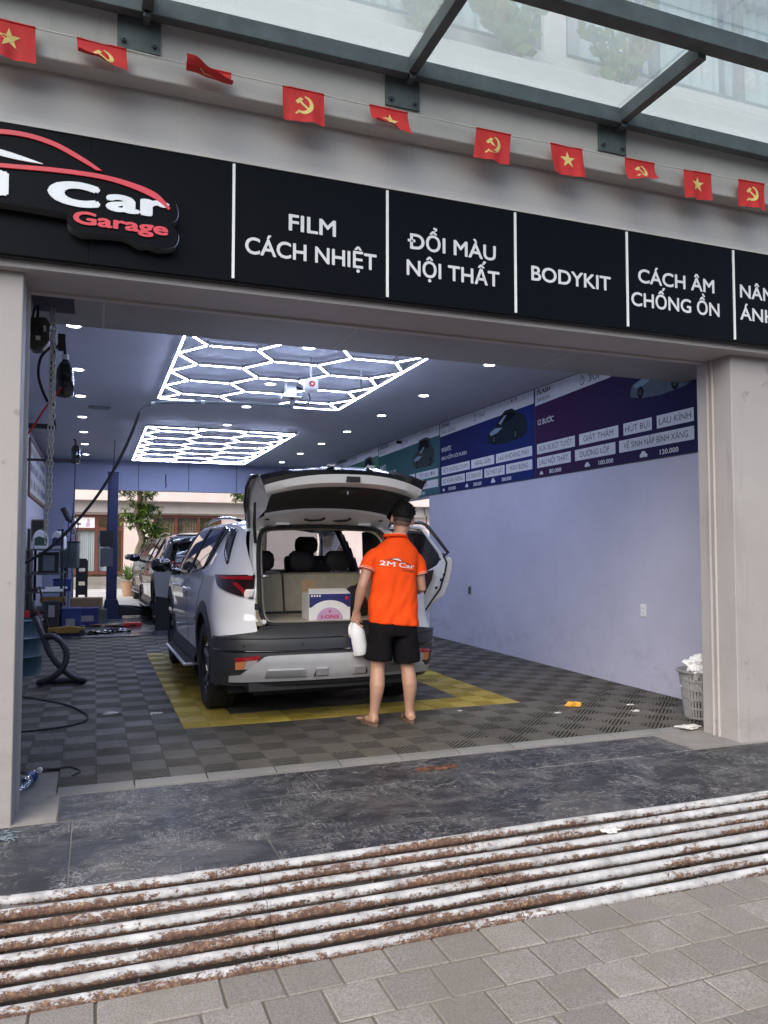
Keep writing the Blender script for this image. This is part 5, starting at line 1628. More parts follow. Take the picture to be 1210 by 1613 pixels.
mesh_obj('body', union(b, .0052, 3), M['skin'], man, True)
# hair: cap over the skull, faded at nape and sides
def hair_line(y): return .062 * max(0.0, min(1.0, (y + .03) / .10)) ** 1.3       # the hairline climbs towards the brow
h = MB(); rr_ = []
for k in range(11):
    e = lerp(-.02, 1.0, k / 10)                     # from the hairline to the crown
    ring_ = []
    for j in range(28):
        a = 2 * PI * j / 28; cx, sy = math.cos(a), math.sin(a)
        y0 = sy * .094
        z = lerp(-.004 + hair_line(y0), .128, e)
        q = max(0.0, min(1.0, (z - .015) / .113)); s_ = math.sqrt(max(0.0, 1 - q ** 2.6)) if z > .015 else 1.0
        t = (.006 + .012 * max(0, min(1, (z + .004) / .05))) if k else -.004
        ring_.append(hp(cx * (.0715 * s_ + t), sy * (.092 * s_ + t) - .006, z))
    rr_.append(ring_)
h.loft(rr_)
rnd = random.Random(2)
for i in range(900):
    a = rnd.uniform(0, 2 * PI); e = rnd.uniform(.1, 1.45)
    p0 = Vector((.084 * math.cos(a) * math.cos(e), .104 * math.sin(a) * math.cos(e) - .006, .035 + .092 * math.sin(e)))
    if p0.z < .012 + hair_line(p0.y): continue
    n_ = Vector((p0.x, p0.y, (p0.z - .03) * .9)).normalized()
    q = p0 + n_ * rnd.uniform(.004, .014) + Vector((rnd.uniform(-.014, .014), .008 + rnd.uniform(-.014, .012), rnd.uniform(-.006, .008)))
    h.tube([hp(*(p0 - n_ * .004)), hp(*((p0 + q) / 2 + n_ * .003)), hp(*q)], [.004, .0032, .0012], 5)
mesh_obj('hair', h.mesh('hair'), M['hair'], man, True)
for nm_, zs, col in (('hair_fade', ((-.030, .0655, .072, -.026), (-.014, .0705, .082, -.016), (.006, .0728, .0865, -.012)), (.028, .020, .017)), ('hair_fade', ((-.058, .048, .042, -.044), (-.046, .0565, .057, -.036), (-.029, .0650, .071, -.0265)), (.16, .095, .068))):
    fd = MB(); rr_ = []
    for z, rx, ry, oy in zs:
        rr_.append([hp(p.x, min(p.y, .03), p.z) for p in ring((0, oy, z), rx, ry)])
    fd.loft(rr_, caps=False)
    mesh_obj(nm_, fd.mesh('fade'), plain('cropped_hair', col, .75, var=.35, scale=160), man, True)
# polo shirt
sh = MB(); rr_ = []
for z, cx, cy, rx, ry in ((.735, .012, -.006, .205, .135), (.76, .012, -.006, .205, .136), (.82, .006, -.004, .200, .136), (.90, .004, -.002, .190, .132), (.98, .006, .0, .180, .128), (1.06, .010, .002, .178, .128), (1.14, .014, .006, .184, .130), (1.22, .018, .008, .184, .126), (1.265, .020, .010, .188, .114), (1.300, .024, .012, .178, .102), (1.340, .032, .015, .135, .090), (1.375, .042, .019, .095, .078), (1.402, .050, .022, .072, .066)):
    rr_.append(ring((cx, cy, z + .012 * (.5 if z < .78 else 0)), rx, ry, 28, None, None, 2.4))
# hem lower at the right hip, as it hangs in the photo
for r0 in rr_[:3]:
    for p in r0: p.z += -.10 * (p.x - .01) if p.z < .84 else 0
sh.loft(rr_)
limb(sh, [((-.125, .01, 1.292), .040, .055), ((-.158, .01, 1.258), .050, .066), (SL.lerp(EL, .20) + Vector((-.004, 0, 0)), .058, .070), (SL.lerp(EL, .38) + Vector((-.004, 0, 0)), .060, .070), (SL.lerp(EL, .52) + Vector((-.004, 0, 0)), .060, .071)])
limb(sh, [((.160, .012, 1.270), .040, .055), ((.192, .015, 1.236), .050, .066), (SR.lerp(ER, .20) + Vector((.002, 0, 0)), .058, .070), (SR.lerp(ER, .38) + Vector((.002, 0, 0)), .059, .069), (SR.lerp(ER, .56) + Vector((.002, 0, 0)), .059, .070)])
shirt_me = union(sh, .0075, 14)
for v in shirt_me.vertices:      # folds: diagonal drags from the shoulders and pleats above the hem
    p = v.co
    n_ = Vector((p.x, p.y * 1.4, 0)); 
    if n_.length < 1e-4: continue
    n_.normalize()
    w_ = interp(p.z, [.72, .80, 1.05, 1.28, 1.34], [1.0, .9, .75, .45, 0])
    f = noise.noise(Vector((p.x * 9 + p.z * 3.5, p.y * 4, p.z * 4.2))) * .017 + noise.noise(Vector((p.x * 18 - p.z * 7, p.y * 8, p.z * 7))) * .010
    f += .004 * math.sin(p.x * 55 + 9 * p.z) * interp(p.z, [.72, .95], [1, 0])
    v.co = p + n_ * f * w_
shirt = mesh_obj('polo_shirt', shirt_me, M['orange'], man, True)
for e in (('collar', [(-.030, .070, 1.385), (-.050, .030, 1.392), (-.030, -.030, 1.396), (.02, -.052, 1.398), (.075, -.046, 1.392), (.108, -.01, 1.380), (.112, .04, 1.370), (.09, .085, 1.365)], .014, 'orange'), ('collar_tip', [(-.052, .030, 1.402), (-.034, -.034, 1.407), (.02, -.058, 1.410), (.078, -.052, 1.403), (.112, -.012, 1.391)], .0045, 'orange_pale')):
    MB().tube(smooth_pts([(x, y - .004, z + .018) for x, y, z in e[1]], 5), e[2], 8).build(e[0], M[e[3]], shirt, smooth=True)
for S_, E_, f, dx in ((SL, EL, .515, -.004), (SR, ER, .555, .002)):      # ribbed cuffs with pale edges
    d = (E_ - S_).normalized(); a = (Vector((1, 0, 0)) - d * d.x).normalized(); b2 = d.cross(a)
    for off, r_ in ((-.016, .0028), (-.004, .0036)):
        c = S_.lerp(E_, f) + Vector((dx, 0, 0)) + d * off
        rg = ring(c, .060, .070, 28, a, b2, 2.0)
        MB().tube(rg + [rg[0]], r_, 6).build('cuff_stripe', M['orange_pale'], shirt, smooth=True)
# shorts
so = MB(); rr_ = []
for z, rx, ry in ((.90, .160, .118), (.82, .178, .128), (.74, .188, .134), (.69, .190, .134), (.66, .186, .126)):
    rr_.append(ring((.0, 0, z), rx, ry, 24))
so.loft(rr_[::-1])
for sg_ in (-1, 1):
    limb(so, [((sg_ * .085, 0, .74), .095, .120), ((sg_ * .096, 0, .66), .097, .118), ((sg_ * .108, .002, .56), .098, .114), ((sg_ * .114, .002, .485 - .012 * sg_), .100, .114), ((sg_ * .115, .002, .470 - .012 * sg_), .099, .113)], 20)
me = union(so, .0075, 3)
for v in me.vertices:
    p = v.co; n_ = Vector((p.x - math.copysign(.1, p.x) if p.z < .66 else p.x, p.y, 0))
    if n_.length > 1e-4:
        v.co = p + n_.normalized() * (noise.noise(Vector((p.x * 14, p.y * 9, p.z * 5))) * .014)
shorts = mesh_obj('shorts', me, M['shorts'], man, True)
MB().tube(smooth_pts([(.200, .02, .76), (.203, .02, .66), (.212, .015, .56), (.218, .01, .475)], 5), .004, 6).build('side_stripe', M['white'], shorts, smooth=True)
# slippers
for sg_, fx_ in ((-1, -.150), (1, .140)):
    out = sg_ * .028
    sole = []
    for k in range(28):
        a = 2 * PI * k / 28; yy = .072 + math.sin(a) * .142; xx = math.cos(a) * (.048 if yy > .06 else .042)
        sole.append((fx_ + out * (yy + .05) * 5 * .9 + xx, yy))
    MB().prism(sole, .0, .024, lambda u, v, t: (u, v, t)).build('slipper_sole', M['slipper'], man, bevel=.004)
    rows = []
    for i in range(9):
        yy = lerp(.05, .16, i / 8)
        cx = fx_ + out * (yy + .05) * 4.5
        rows.append([(cx + math.cos(a) * (.052 - .004 * abs(i - 4) / 4), yy, .018 + math.sin(a) * interp(i, [0, 3, 8], [.052, .050, .036])) for a in [PI * k / 10 for k in range(11)]])
    MB().grid(rows).build('slipper_strap', M['slipper'], man, smooth=True)
# print on the back, laid on the cloth
bv = BVHTree.FromPolygons([v.co for v in shirt_me.vertices], [p.vertices for p in shirt_me.polygons])
def on_back(me, m, name):
    bm = bmesh.new(); bm.from_mesh(me)
    bmesh.ops.triangulate(bm, faces=bm.faces)
    bmesh.ops.subdivide_edges(bm, edges=[e for e in bm.edges if e.calc_length() > .012], cuts=1, use_grid_fill=False)
    for v in bm.verts:
        hit = bv.ray_cast(Vector((v.co.x, -.6, v.co.y)), Vector((0, 1, 0)))
        v.co = Vector((v.co.x, (hit[0].y if hit[0] else -.11) - .0022, v.co.y))
    bm.to_mesh(me); bm.free()
    me.materials.clear(); me.materials.append(m)
    o = bpy.data.objects.new(name, me); link(o, shirt); return o
def bt(s, x, z, w, h, m, bold=.04):
    me = fit_text(s, w, h, bold * .6); me.transform(Matrix.Translation((x, z, 0)) @ Matrix.Rotation(R(-7), 4, 'Z')); return on_back(me, m, 'shirt_lettering')
bt('2M', -.135, 1.192, .108, .033, M['white'], .025); bt('Car', .0, 1.176, .135, .033, M['white'], .025); bt('Garage', .022, 1.146, .115, .021, M['dark'], .0)
def bs_(top, bot, m):
    poly = ribbon(bez(top, 5), bez(bot, 5)); me = bpy.data.meshes.new('s'); me.from_pydata([(x, z, 0) for x, z in poly], [], [tuple(range(len(poly)))]); return on_back(me, m, 'shirt_logo_line')
bs_([(-.105, 1.228), (-.06, 1.232), (-.02, 1.224), (.03, 1.208), (.08, 1.200), (.108, 1.182)], [(-.105, 1.226), (-.06, 1.228), (-.02, 1.219), (.03, 1.203), (.08, 1.194), (.106, 1.180)], M['dark'])
bs_([(-.07, 1.232), (-.04, 1.243), (0, 1.240), (.035, 1.220), (.05, 1.208)], [(-.07, 1.231), (-.04, 1.239), (-.002, 1.236), (.03, 1.217), (.045, 1.208)], M['dark'])
bs_([(-.045, 1.233), (-.02, 1.238), (.005, 1.234), (.025, 1.219)], [(-.045, 1.231), (-.02, 1.228), (.005, 1.222), (.02, 1.217)], M['white'])

# white jug in the left hand
jug = thing('jug', 'small white plastic jug held in the left hand of the person', 'jug', (2.11 - .236, 5.47 + .058, .515), R(10))
jug.rotation_euler = (R(-4), R(-9), R(10))
MB().lathe([(.0, .004), (.035, .0), (.052, .004), (.060, .016), (.062, .06), (.062, .14), (.060, .175), (.050, .205), (.034, .228), (.024, .238), (.022, .262)], n=28, caps=True).build('body', M['white'], jug, smooth=40)
MB().tube(smooth_pts([(-.058, 0, .165), (-.052, 0, .215), (-.030, 0, .245), (-.004, 0, .252), (.02, 0, .25)], 5), .011, 8).build('handle', M['white'], jug, smooth=True)
MB().lathe([(.026, .262), (.026, .282), (.0, .283)], n=18).build('cap', M['white'], jug, smooth=40)
rows = [[(math.cos(a) * .0632, math.sin(a) * .0632, z) for a in [R(200 - 70 + 8 * k) for k in range(9)]] for z in (.04, .15)]
MB().grid(rows).build('label_band', M['navy'], jug, smooth=True)
# ---------------------------------------------------------------- things in the boot, on the floor and along the left wall
bx = thing('carton', 'white and navy printed carton in the open boot of the white car', 'box', (1.715, 5.80, .7575), R(-2))
MB().box(-.165, .165, 0, .26, 0, .205).build('box', M['white'], bx, bevel=.003)
for poly, nm in (([(-.165, .205), (.165, .205), (.135, .222), (-.12, .235)], 'flap'),):
    MB().prism([(-.165, .0), (.165, .0), (.150, .10), (-.150, .10)], 0, .003, lambda u, v, t: (u, .002 + v * .9, .2055 + v * .32 + t)).build('flap', M['white'], bx)
MB().prism([(.0, .0), (.13, .0), (.12, .10), (.01, .10)], 0, .004, lambda u, v, t: (-.17 + u * .9, .255 + t, .205 + v)).build('flap', M['cardboard'], bx)
FB = lambda k: (lambda u, v, t: (u, -.0004 - .0006 * k + t * .0005, v))
def bprint(nm, poly, k, m): MB().prism(poly, 0, 1, FB(k)).build(nm, M[m], bx)
bprint('print_navy', [(-.163, .10), (.163, .10), (.163, .203), (-.163, .203)], 1, 'navy')
bprint('print_arc', [(math.cos(a) * .20, max(.002, -.02 + math.sin(a) * .175)) for a in [PI * k / 28 for k in range(29)] if abs(math.cos(a) * .20) < .163] , 2, 'white')
bprint('print_dome', [(.0 + math.cos(a) * .105, .004 + math.sin(a) * .095) for a in [PI * k / 20 for k in range(21)]], 3, 'pink')
for s, x, z, w, h_, m in (('I-ON3', 0, .016, .14, .026, 'crimson'),):
    lettering('lettering', s, (x, -.003, z), FRONT, w, h_, M[m], bx, bold=.03, ext=0.0, align='c')
for i in range(4):
    bprint('print_icon', [(-.15 + i * .021, .182), (-.136 + i * .021, .182), (-.136 + i * .021, .196), (-.15 + i * .021, .196)], 2, 'white')
bprint('print_badge', [(.135 + math.cos(a) * .014, .17 + math.sin(a) * .014) for a in [2 * PI * k / 16 for k in range(16)]], 2, 'red')
bprint('print_mark', [(-.012, .062), (.012, .062), (.0, .082)], 4, 'crimson')
sc = thing('dark_sack', 'crumpled dark sack lying behind the carton in the car boot', 'sack', (1.99, 6.18, .7575), R(20))
b = MB(); rr_ = []
for z, rx, ry in ((0, .15, .13), (.05, .165, .14), (.11, .14, .12), (.17, .10, .08), (.22, .065, .035), (.245, .03, .012)):
    rr_.append([p + Vector((noise.noise(p * 14) * .02, noise.noise(p * 14 + Vector((9, 0, 0))) * .02, noise.noise(p * 12 + Vector((0, 5, 0))) * .015 if z else 0)) for p in ring((z * .25, 0, z), rx, ry, 22)])
b.loft(rr_).build('sack', M['dark'], sc, smooth=35)
MB().tube([(.05, -.03, .235), (.07, -.02, .26), (.09, 0, .24)], .006, 6).build('tie', M['dark'], sc)

# basket by the right pillar
bk = thing('basket', 'pale grey slotted plastic waste basket beside the right pillar', 'basket', (4.47, 4.86, 0))
N_ = 40
def brow(z): 
    r = lerp(.135, .178, z / .36); return r
MB().lathe([(.0, .004), (.13, .004), (.135, .0)], n=N_).build('bottom', M['grey_plastic'], bk)
for z0, z1 in ((0, .018), (.072, .090), (.144, .160), (.215, .231), (.286, .302), (.335, .352)):
    MB().lathe([(brow(z0), z0), (brow(z1), z1), (brow(z1) - .005, z1), (brow(z0) - .005, z0), (brow(z0), z0)], n=N_, caps=False).build('hoop', M['grey_plastic'], bk, smooth=40)
rib = MB()
ribs = [MB().cbox((0, 0, .0), (.001, .001, .001))]
for k in range(N_):
    a = 2 * PI * k / N_
    Mz = Matrix.Rotation(a, 3, 'Z'); mb = MB()
    vs = [Mz @ Vector((r, y, z)) for z, r in ((.01, brow(.01)), (.345, brow(.345))) for y in (-.0062, .0062) for r in (r, r - .004)]
    mb.add(vs, [(0, 1, 3, 2), (4, 6, 7, 5), (0, 4, 5, 1), (2, 3, 7, 6), (0, 2, 6, 4), (1, 5, 7, 3)])
    mb.build('rib', M['grey_plastic'], bk)
MB().lathe([(.176, .350), (.196, .352), (.198, .366), (.178, .368), (.172, .352), (.176, .350)], n=N_, caps=False).build('rim', M['grey_plastic'], bk, smooth=40)
def crumple(name, m, loc, r, seed, squash=(1, 1, 1), parent=None, amp=.55, sub=4):
    bm = bmesh.new(); bmesh.ops.create_icosphere(bm, subdivisions=sub, radius=1)
    for v in bm.verts:
        p = v.co.copy()
        f = 1 + amp * noise.noise(p * 1.7 + Vector((seed, 0, 0))) + amp * .5 * abs(noise.noise(p * 4.3 + Vector((0, seed, 0)))) + amp * .22 * noise.noise(p * 9 + Vector((0, 0, seed)))
        v.co = Vector((p.x * squash[0], p.y * squash[1], p.z * squash[2])) * f * r
    me = bpy.data.meshes.new(name); bm.to_mesh(me); bm.free()
    o = mesh_obj(name, me, M[m], parent, 25); o.location = loc
    return o
tag(crumple('plastic_bag', 'bag', (4.38, 4.80, .405), .085, 3, (1.15, 1, .85)), 'crumpled white plastic bag on top of the waste basket', 'bag')
tag(crumple('plastic_liner', 'bag', (4.47, 4.88, .26), .115, 8, (1, 1, 1)), 'crumpled pale rubbish inside the slotted waste basket', 'rubbish')
def pet_bottle(name, label, loc, rot, h=.22):
    t = thing(name, label, 'bottle', loc); t.rotation_euler = rot; k = h / .22
    MB().lathe([(.0, .0), (.026 * k, .002), (.031 * k, .012), (.030 * k, .05), (.028 * k, .08), (.031 * k, .11), (.031 * k, .14), (.024 * k, .17), (.013 * k, .19), (.0125 * k, .205)], n=20).build('body', M['bottle_clear'], t, smooth=40)
    MB().cyl((0, 0, .205 * k), .0145 * k, .016 * k, 14).build('cap', M['white'], t)
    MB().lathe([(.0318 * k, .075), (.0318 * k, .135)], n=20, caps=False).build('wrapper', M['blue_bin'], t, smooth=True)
pet_bottle('water_bottle', 'clear bottle with blue wrapper standing in the waste basket', (4.50, 4.82, .31), (R(8), R(6), 0))
pet_bottle('water_bottle', 'clear bottle with blue wrapper lying by the left pillar', (-.355, 4.70, .022), (R(86), R(0), R(160)), .24)

# litter
tag(crumple('fruit_peel', 'peel', (3.75, 5.55, .018), .05, 5, (1.3, .7, .42), None, .8, 3), 'crumpled yellow peel on the grey tiles right of the yellow frame', 'peel')
for i, (x, y, r, lab) in enumerate(((3.47, 5.35, .018, 'tiny white scrap beside the corner of the yellow frame'), (4.22, 5.42, .022, 'white scrap on the tiles near the waste basket'), (4.10, 5.20, .026, 'thin pale scrap on the tiles before the waste basket'),
                                  (.14, 6.58, .035, 'pale scrap on the tiles nearest the black cable'), (.48, 6.45, .030, 'pale scrap on the tiles left of the yellow frame'), (4.08, 4.60, .06, 'crumpled beige rag at the foot of the right pillar'), (2.32, 3.14, .030, 'white paper scrap caught in the pipe ramp'), (2.78, 5.70, .014, 'tiny pale scrap on the yellow front strip'))):
    o = crumple('paper_scrap', 'paper', (x, y, .008 if y > 4.4 else -.03), r, 20 + i, (1.4, .7, .25), None, .7, 3)
    tag(o, lab, 'scrap')
rg = thing('mop_rag', 'blue grey string rag on the slate at the foot of the left pillar', 'rag', (-.405, 3.97, -.008))
rg.scale = (.6, .6, .8)
b = MB(); rnd = random.Random(9)
for i in range(26):
    p = Vector((rnd.uniform(-.05, .05), rnd.uniform(-.06, .06), .006)); pts = [p]
    a = rnd.uniform(0, 6.3)
    for k in range(7):
        a += rnd.uniform(-.9, .9); p = p + Vector((math.cos(a) * .022, math.sin(a) * .022, rnd.uniform(-.004, .006))); p.z = max(.005, min(.03, p.z)); pts.append(p)
    b.tube(pts, .005, 5)
tag(b.build('strand', plain('blue_grey_yarn', (.13, .165, .19), .9), rg, smooth=True), kind='stuff')
cl = thing('plastic_clip', 'small white plastic hook lying on the paving below the ramp', 'clip', (-.055, 2.585, -.178), R(-8))
MB().tube(smooth_pts([(.075, .012, .004), (.02, .0, .005), (-.02, -.002, .005), (-.04, .012, .005), (-.028, .026, .005), (-.012, .02, .005)], 5), .0055, 6).tube([(-.005, .0, .005), (.0, .022, .006)], .006, 6).build('hook', M['white'], cl, smooth=True)

# vacuum hose and drum near the left jamb
dr = thing('steel_drum', 'dull blue steel drum standing behind the left pillar', 'drum', (-.78, 9.05, -.012))
MB().lathe([(.0, .0), (.275, .0), (.28, .01), (.275, .02), (.275, .19), (.286, .205), (.275, .22), (.275, .38), (.286, .395), (.275, .41), (.275, .56), (.283, .575), (.27, .58), (.265, .56), (.0, .558)], n=36).build('body', plain('dull_blue_drum_paint', (.028, .06, .085), .5, var=.35), dr, smooth=40)
MB().cyl((.12, -.12, .555), .03, .02, 14).build('bung', M['steel'], dr)
vh = thing('vacuum_hose', 'thick dark ribbed vacuum hose looping on the tiles at the left', 'hose', (-.3, 8.15, 0))
pth = smooth_pts([(-.24, .10, .66), (-.20, .06, .58), (-.14, .02, .44), (-.08, -.02, .30), (.02, -.05, .17), (.12, -.06, .085), (.20, -.06, .05), (.215, -.02, .034), (.14, .02, .034), (.02, .05, .034), (-.10, .05, .034), (-.17, .0, .036), (-.15, -.07, .05), (-.06, -.10, .09), (.02, -.10, .16), (.06, -.08, .25), (.055, -.06, .34), (.01, -.04, .42), (-.06, -.02, .47), (-.11, .0, .47), (-.16, .05, .46)], 14)
b = MB(); b.tube(pth, [.030 + .0022 * (1 if k % 2 else -1) for k in range(len(pth))], 12)
b.build('hose', M['hose'], vh, smooth=True)
MB().tube([(-.24, .10, .65), (-.25, .11, .72), (-.26, .14, .80)], [.034, .036, .03], 12).build('nozzle', M['dark'], vh, smooth=True)
tag(MB().tube(smooth_pts([(-.95, 7.9, .008), (-.6, 7.6, .008), (-.25, 7.15, .008), (-.08, 6.75, .008), (-.03, 6.45, .008), (-.12, 6.25, .008), (-.35, 6.15, .008), (-.65, 6.15, .008), (-.9, 6.2, .008)], 8), .007, 6).build('floor_cable', M['rubber'], smooth=True), 'thin black cable curving over the tiles at the left', 'cable')
tag(MB().tube(smooth_pts([(-.30, 5.1, -.004), (-.2, 5.05, .004), (-.12, 5.06, .004), (-.06, 4.95, .004), (-.1, 4.86, .004)], 6), .006, 6).build('rubber_strip', M['rubber'], smooth=True), 'short black strip on the tiles near the left pillar', 'strip')

# chain hoist at the left jamb
ch = thing('hoist_chain', 'zinc chain hanging in a double strand behind the left pillar', 'chain', (-.268, 5.0, 2.76))
lk = []
for k in range(25):
    a = 2 * PI * k / 24; lk.append((math.copysign(abs(math.cos(a)) ** .8, math.cos(a)) * .0095, 0, math.sin(a) * .022))
lm = MB().tube(lk, .0034, 6).mesh('link'); shade(lm, True); lm.materials.append(M['chain'])
for s, (dx, n_) in enumerate(((0, 40), (.016, 34))):
    for i in range(n_):
        o = bpy.data.objects.new('link', lm); link(o, ch)
        o.location = (dx + .004 * math.sin(i * .13), .01 * s, -.02 - i * .0355); o.rotation_euler = (0, 0, (0 if i % 2 else R(90)) + R(20 + 3 * i))
ho = thing('chain_hoist', 'dark motor hoist hanging from the soffit beside the chain', 'hoist', (-.345, 5.02, 2.60))
MB().prism([(-.055, .08), (.05, .09), (.07, .05), (.068, -.06), (.03, -.11), (-.02, -.12), (-.06, -.07)], -.05, .05, lambda u, v, t: (u, t, v)).build('housing', plain('dark_olive_housing', (.055, .055, .045), .5), ho, bevel=.014, seg=3)
MB().cyl((.0, -.075, .01), .038, .025, 18, 'y').build('motor_cap', M['dark'], ho, smooth=40)
MB().box(.02, .05, -.054, -.0505, .0, .035).build('name_plate', M['white'], ho); MB().box(-.005, .02, -.0535, -.0505, -.055, -.03).build('name_plate', M['white'], ho)
MB().tube([(0, 0, .085), (0, 0, .17)], .008, 8).tube([(-.03, 0, .08), (-.02, .03, .17)], .006, 6).build('hanger', M['dark'], ho)
hk = thing('cable_reel', 'black bottle shaped hose reel with red hose hanging near the entrance', 'reel', (-.225, 6.0, 2.40))
MB().lathe([(.0, .0), (.052, .004), (.062, .02), (.064, .14), (.058, .20), (.036, .25), (.024, .262), (.022, .275)], n=24).build('body', M['black_gloss'], hk, smooth=40)
MB().cyl((0, 0, .275), .024, .035, 16).build('collar', M['white'], hk)
MB().tube([(0, 0, .31), (-.005, 0, .40), (-.02, .01, .46)], .010, 8).box(-.05, .0, -.015, .02, .34, .46).build('bracket', M['dark'], hk)
MB().tube(smooth_pts([(-.02, -.06, .06), (-.06, -.05, .0), (-.13, -.03, -.10), (-.20, .0, -.22), (-.25, .0, -.30), (-.27, .02, -.34)], 6), .0075, 8).build('red_hose', M['red'], hk, smooth=True)
MB().tube(smooth_pts([(-.03, .0, .40), (-.07, 0, .34), (-.095, .0, .22), (-.09, .0, .10), (-.075, .0, -.05), (-.06, .0, -.20)], 6), .008, 8).build('black_hose', M['rubber'], hk, smooth=True)
MB().tube(smooth_pts([(-.10, .0, .36), (-.16, .0, .28), (-.175, .0, .16), (-.15, .0, .05), (-.11, .0, -.04)], 6), .010, 8).build('loop_hose', M['rubber'], hk, smooth=True)
MB().cyl((-.27, .02, -.36), .028, .04, 14).build('hose_end', M['dark'], hk)
hb = thing('steel_bar', 'dark flat steel bar reaching from the left wall below the hose reel', 'bar', (-.99, 7.2, 2.36))
MB().box(.0, .66, -.02, .02, -.02, .02).build('bar', M['dark'], hb, bevel=.003); MB().box(-.009, .0, -.07, .07, -.07, .07).build('wall_plate', M['dark'], hb)
h2 = thing('far_reel', 'second black hose reel hanging deeper in the garage by the left wall', 'reel', (-.262, 11.0, 2.44))
MB().lathe([(.0, .0), (.05, .004), (.058, .02), (.058, .19), (.04, .235), (.022, .25)], n=20).build('body', M['black_gloss'], h2, smooth=40)
MB().tube([(0, 0, .25), (0, 0, .31), (-.03, 0, .33)], .012, 8).build('hook', M['dark'], h2)
MB().tube(smooth_pts([(0, 0, .0), (-.01, .05, -.5), (-.06, .3, -1.1), (-.12, .8, -1.6), (-.16, 1.3, -1.9)], 8), .008, 6).build('hose', M['blue'], h2, smooth=True)
MB().box(-.72, -.03, -.02, .02, .02, .05).build('arm', M['dark'], h2)

# left wall: board of samples, notice, shelf rack with jugs, trolley, jack, boxes
bd = thing('sample_board', 'large white framed board of printed samples high on the left wall', 'board', (-1.0, 15.2, 2.15))
MB().box(.0005, .03, -1.95, 2.1, 0, .92).build('frame', M['wood'], bd, bevel=.006)
MB().box(.0305, .034, -1.89, 2.04, .06, .86).build('sheet', M['poster_white'], bd)
rnd = random.Random(4)
for i in range(11):
    for j in range(3):
        y = -1.75 + i * .34; z = .12 + j * .25
        q = MB()
        if rnd.random() < .5: q.prism([(y + math.cos(a) * .09, z + .09 + math.sin(a) * .085) for a in [2 * PI * k / 8 for k in range(8)]], .0345, .037, lambda u, v, t: (t, u, v))
        else: q.box(.0345, .037, y - .11, y + .11, z + .03, z + .15)
        q.build('sample', M[rnd.choice(['steel_dark', 'p_grey', 'grey_plastic', 'navy'])], bd)
nt_ = thing('notice_sheet', 'tall white notice sheet on the left wall below the sample board', 'notice', (-1.0, 12.4, 1.0))
MB().box(.0005, .012, -.45, .45, .0, .95).build('sheet', M['poster_white'], nt_)
for i in range(8):
    MB().box(.0125, .014, -.36, .30 - .04 * (i % 3), .12 + i * .09, .14 + i * .09).build('print_line', M['steel_dark'], nt_)
MB().box(.0125, .015, .1, .30, .08, .2).build('print_block', M['navy'], nt_)

rk = thing('tool_rack', 'dark metal shelf rack full of tools against the left wall', 'rack', (-.72, 13.9, .012))
for x in (-.24, .24):
    for y in (-.75, .75):
        MB().box(x - .02, x + .02, y - .02, y + .02, 0, 1.62).build('post', M['dark'], rk)
for z in (.30, .62, .90, 1.28):
    MB().box(-.26, .26, -.78, .78, z, z + .025).build('shelf', M['steel_dark'], rk)
def jug_(lab, loc, col, s=1.0, rz=0.0):
    t = thing('oil_jug', lab, 'jug', loc, rz)
    MB().prism([(-.10, 0), (.10, 0), (.105, .05), (.105, .17), (.08, .235), (.01, .285), (-.03, .285), (-.075, .25), (-.105, .18), (-.105, .05)], -.055, .055, lambda u, v, t_: (u * s, t_, v * s)).build('body', M['white'], t, bevel=.012, seg=3)
    MB().cyl((-.0 * s, 0, .285 * s), .022, .03, 14).build('cap', M[col], t)
    MB().prism([(-.085, .05), (.085, .05), (.085, .15), (-.03, .19), (-.085, .16)], -.058, -.0555, lambda u, v, t_: (u * s, t_, v * s)).build('label_print', M[col], t)
    return t
jug_('white oil jug with dark green label on the top shelf nearest the pillar', (-.80, 13.25, 1.317), 'green_label', 1.05, R(8))
jug_('white oil jug with a dark blue label beside the green one on the rack', (-.54, 13.45, 1.317), 'navy', 1.0, R(-30))
def simple(name, lab, cat, loc, boxes, rz=0.0):
    t = thing(name, lab, cat, loc, rz)
    for nm, d, m in boxes: MB().box(*d).build(nm, M[m], t, bevel=.008)
    return t
simple('wall_box', 'brown control box on the wall above the tool rack', 'box', (-.90, 14.2, 1.45), [('case', (-.09, .10, -.08, .08, 0, .36), 'wood'), ('door', (-.075, .085, -.086, -.081, .02, .34), 'dark')])
simple('dark_screen', 'small framed pale screen standing on the tool rack', 'screen', (-.68, 13.3, .927), [('case', (-.15, .15, -.02, .05, 0, .34), 'dark'), ('glass', (-.08, .09, -.024, -.021, .05, .29), 'p_grey')])
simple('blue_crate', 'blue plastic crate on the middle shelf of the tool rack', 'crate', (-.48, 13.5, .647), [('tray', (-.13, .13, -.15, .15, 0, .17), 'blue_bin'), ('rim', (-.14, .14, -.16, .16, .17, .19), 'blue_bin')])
simple('cloth_bundle', 'folded white cloths lying on the rack above a yellow tray', 'cloth', (-.62, 13.2, .65), [('cloth', (-.20, .16, -.10, .10, 0, .045), 'white'), ('cloth', (-.10, .22, -.08, .08, .046, .075), 'white')], R(6))
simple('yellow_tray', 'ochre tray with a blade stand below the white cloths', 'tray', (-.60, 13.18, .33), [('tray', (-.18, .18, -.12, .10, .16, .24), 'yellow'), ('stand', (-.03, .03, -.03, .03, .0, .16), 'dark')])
simple('red_can', 'red fuel can on the floor at the left of the rack', 'can', (-.86, 12.75, .012), [('body', (-.10, .10, -.14, .14, 0, .38), 'red'), ('spout', (-.03, .03, -.03, .03, .38, .44), 'dark')])
simple('grey_tower', 'dark upright machine with a pale label beside the red can', 'machine', (-.60, 12.80, .012), [('case', (-.11, .11, -.12, .12, 0, .52), 'dark'), ('label_plate', (-.04, .05, -.126, -.121, .28, .46), 'grey_plastic')])
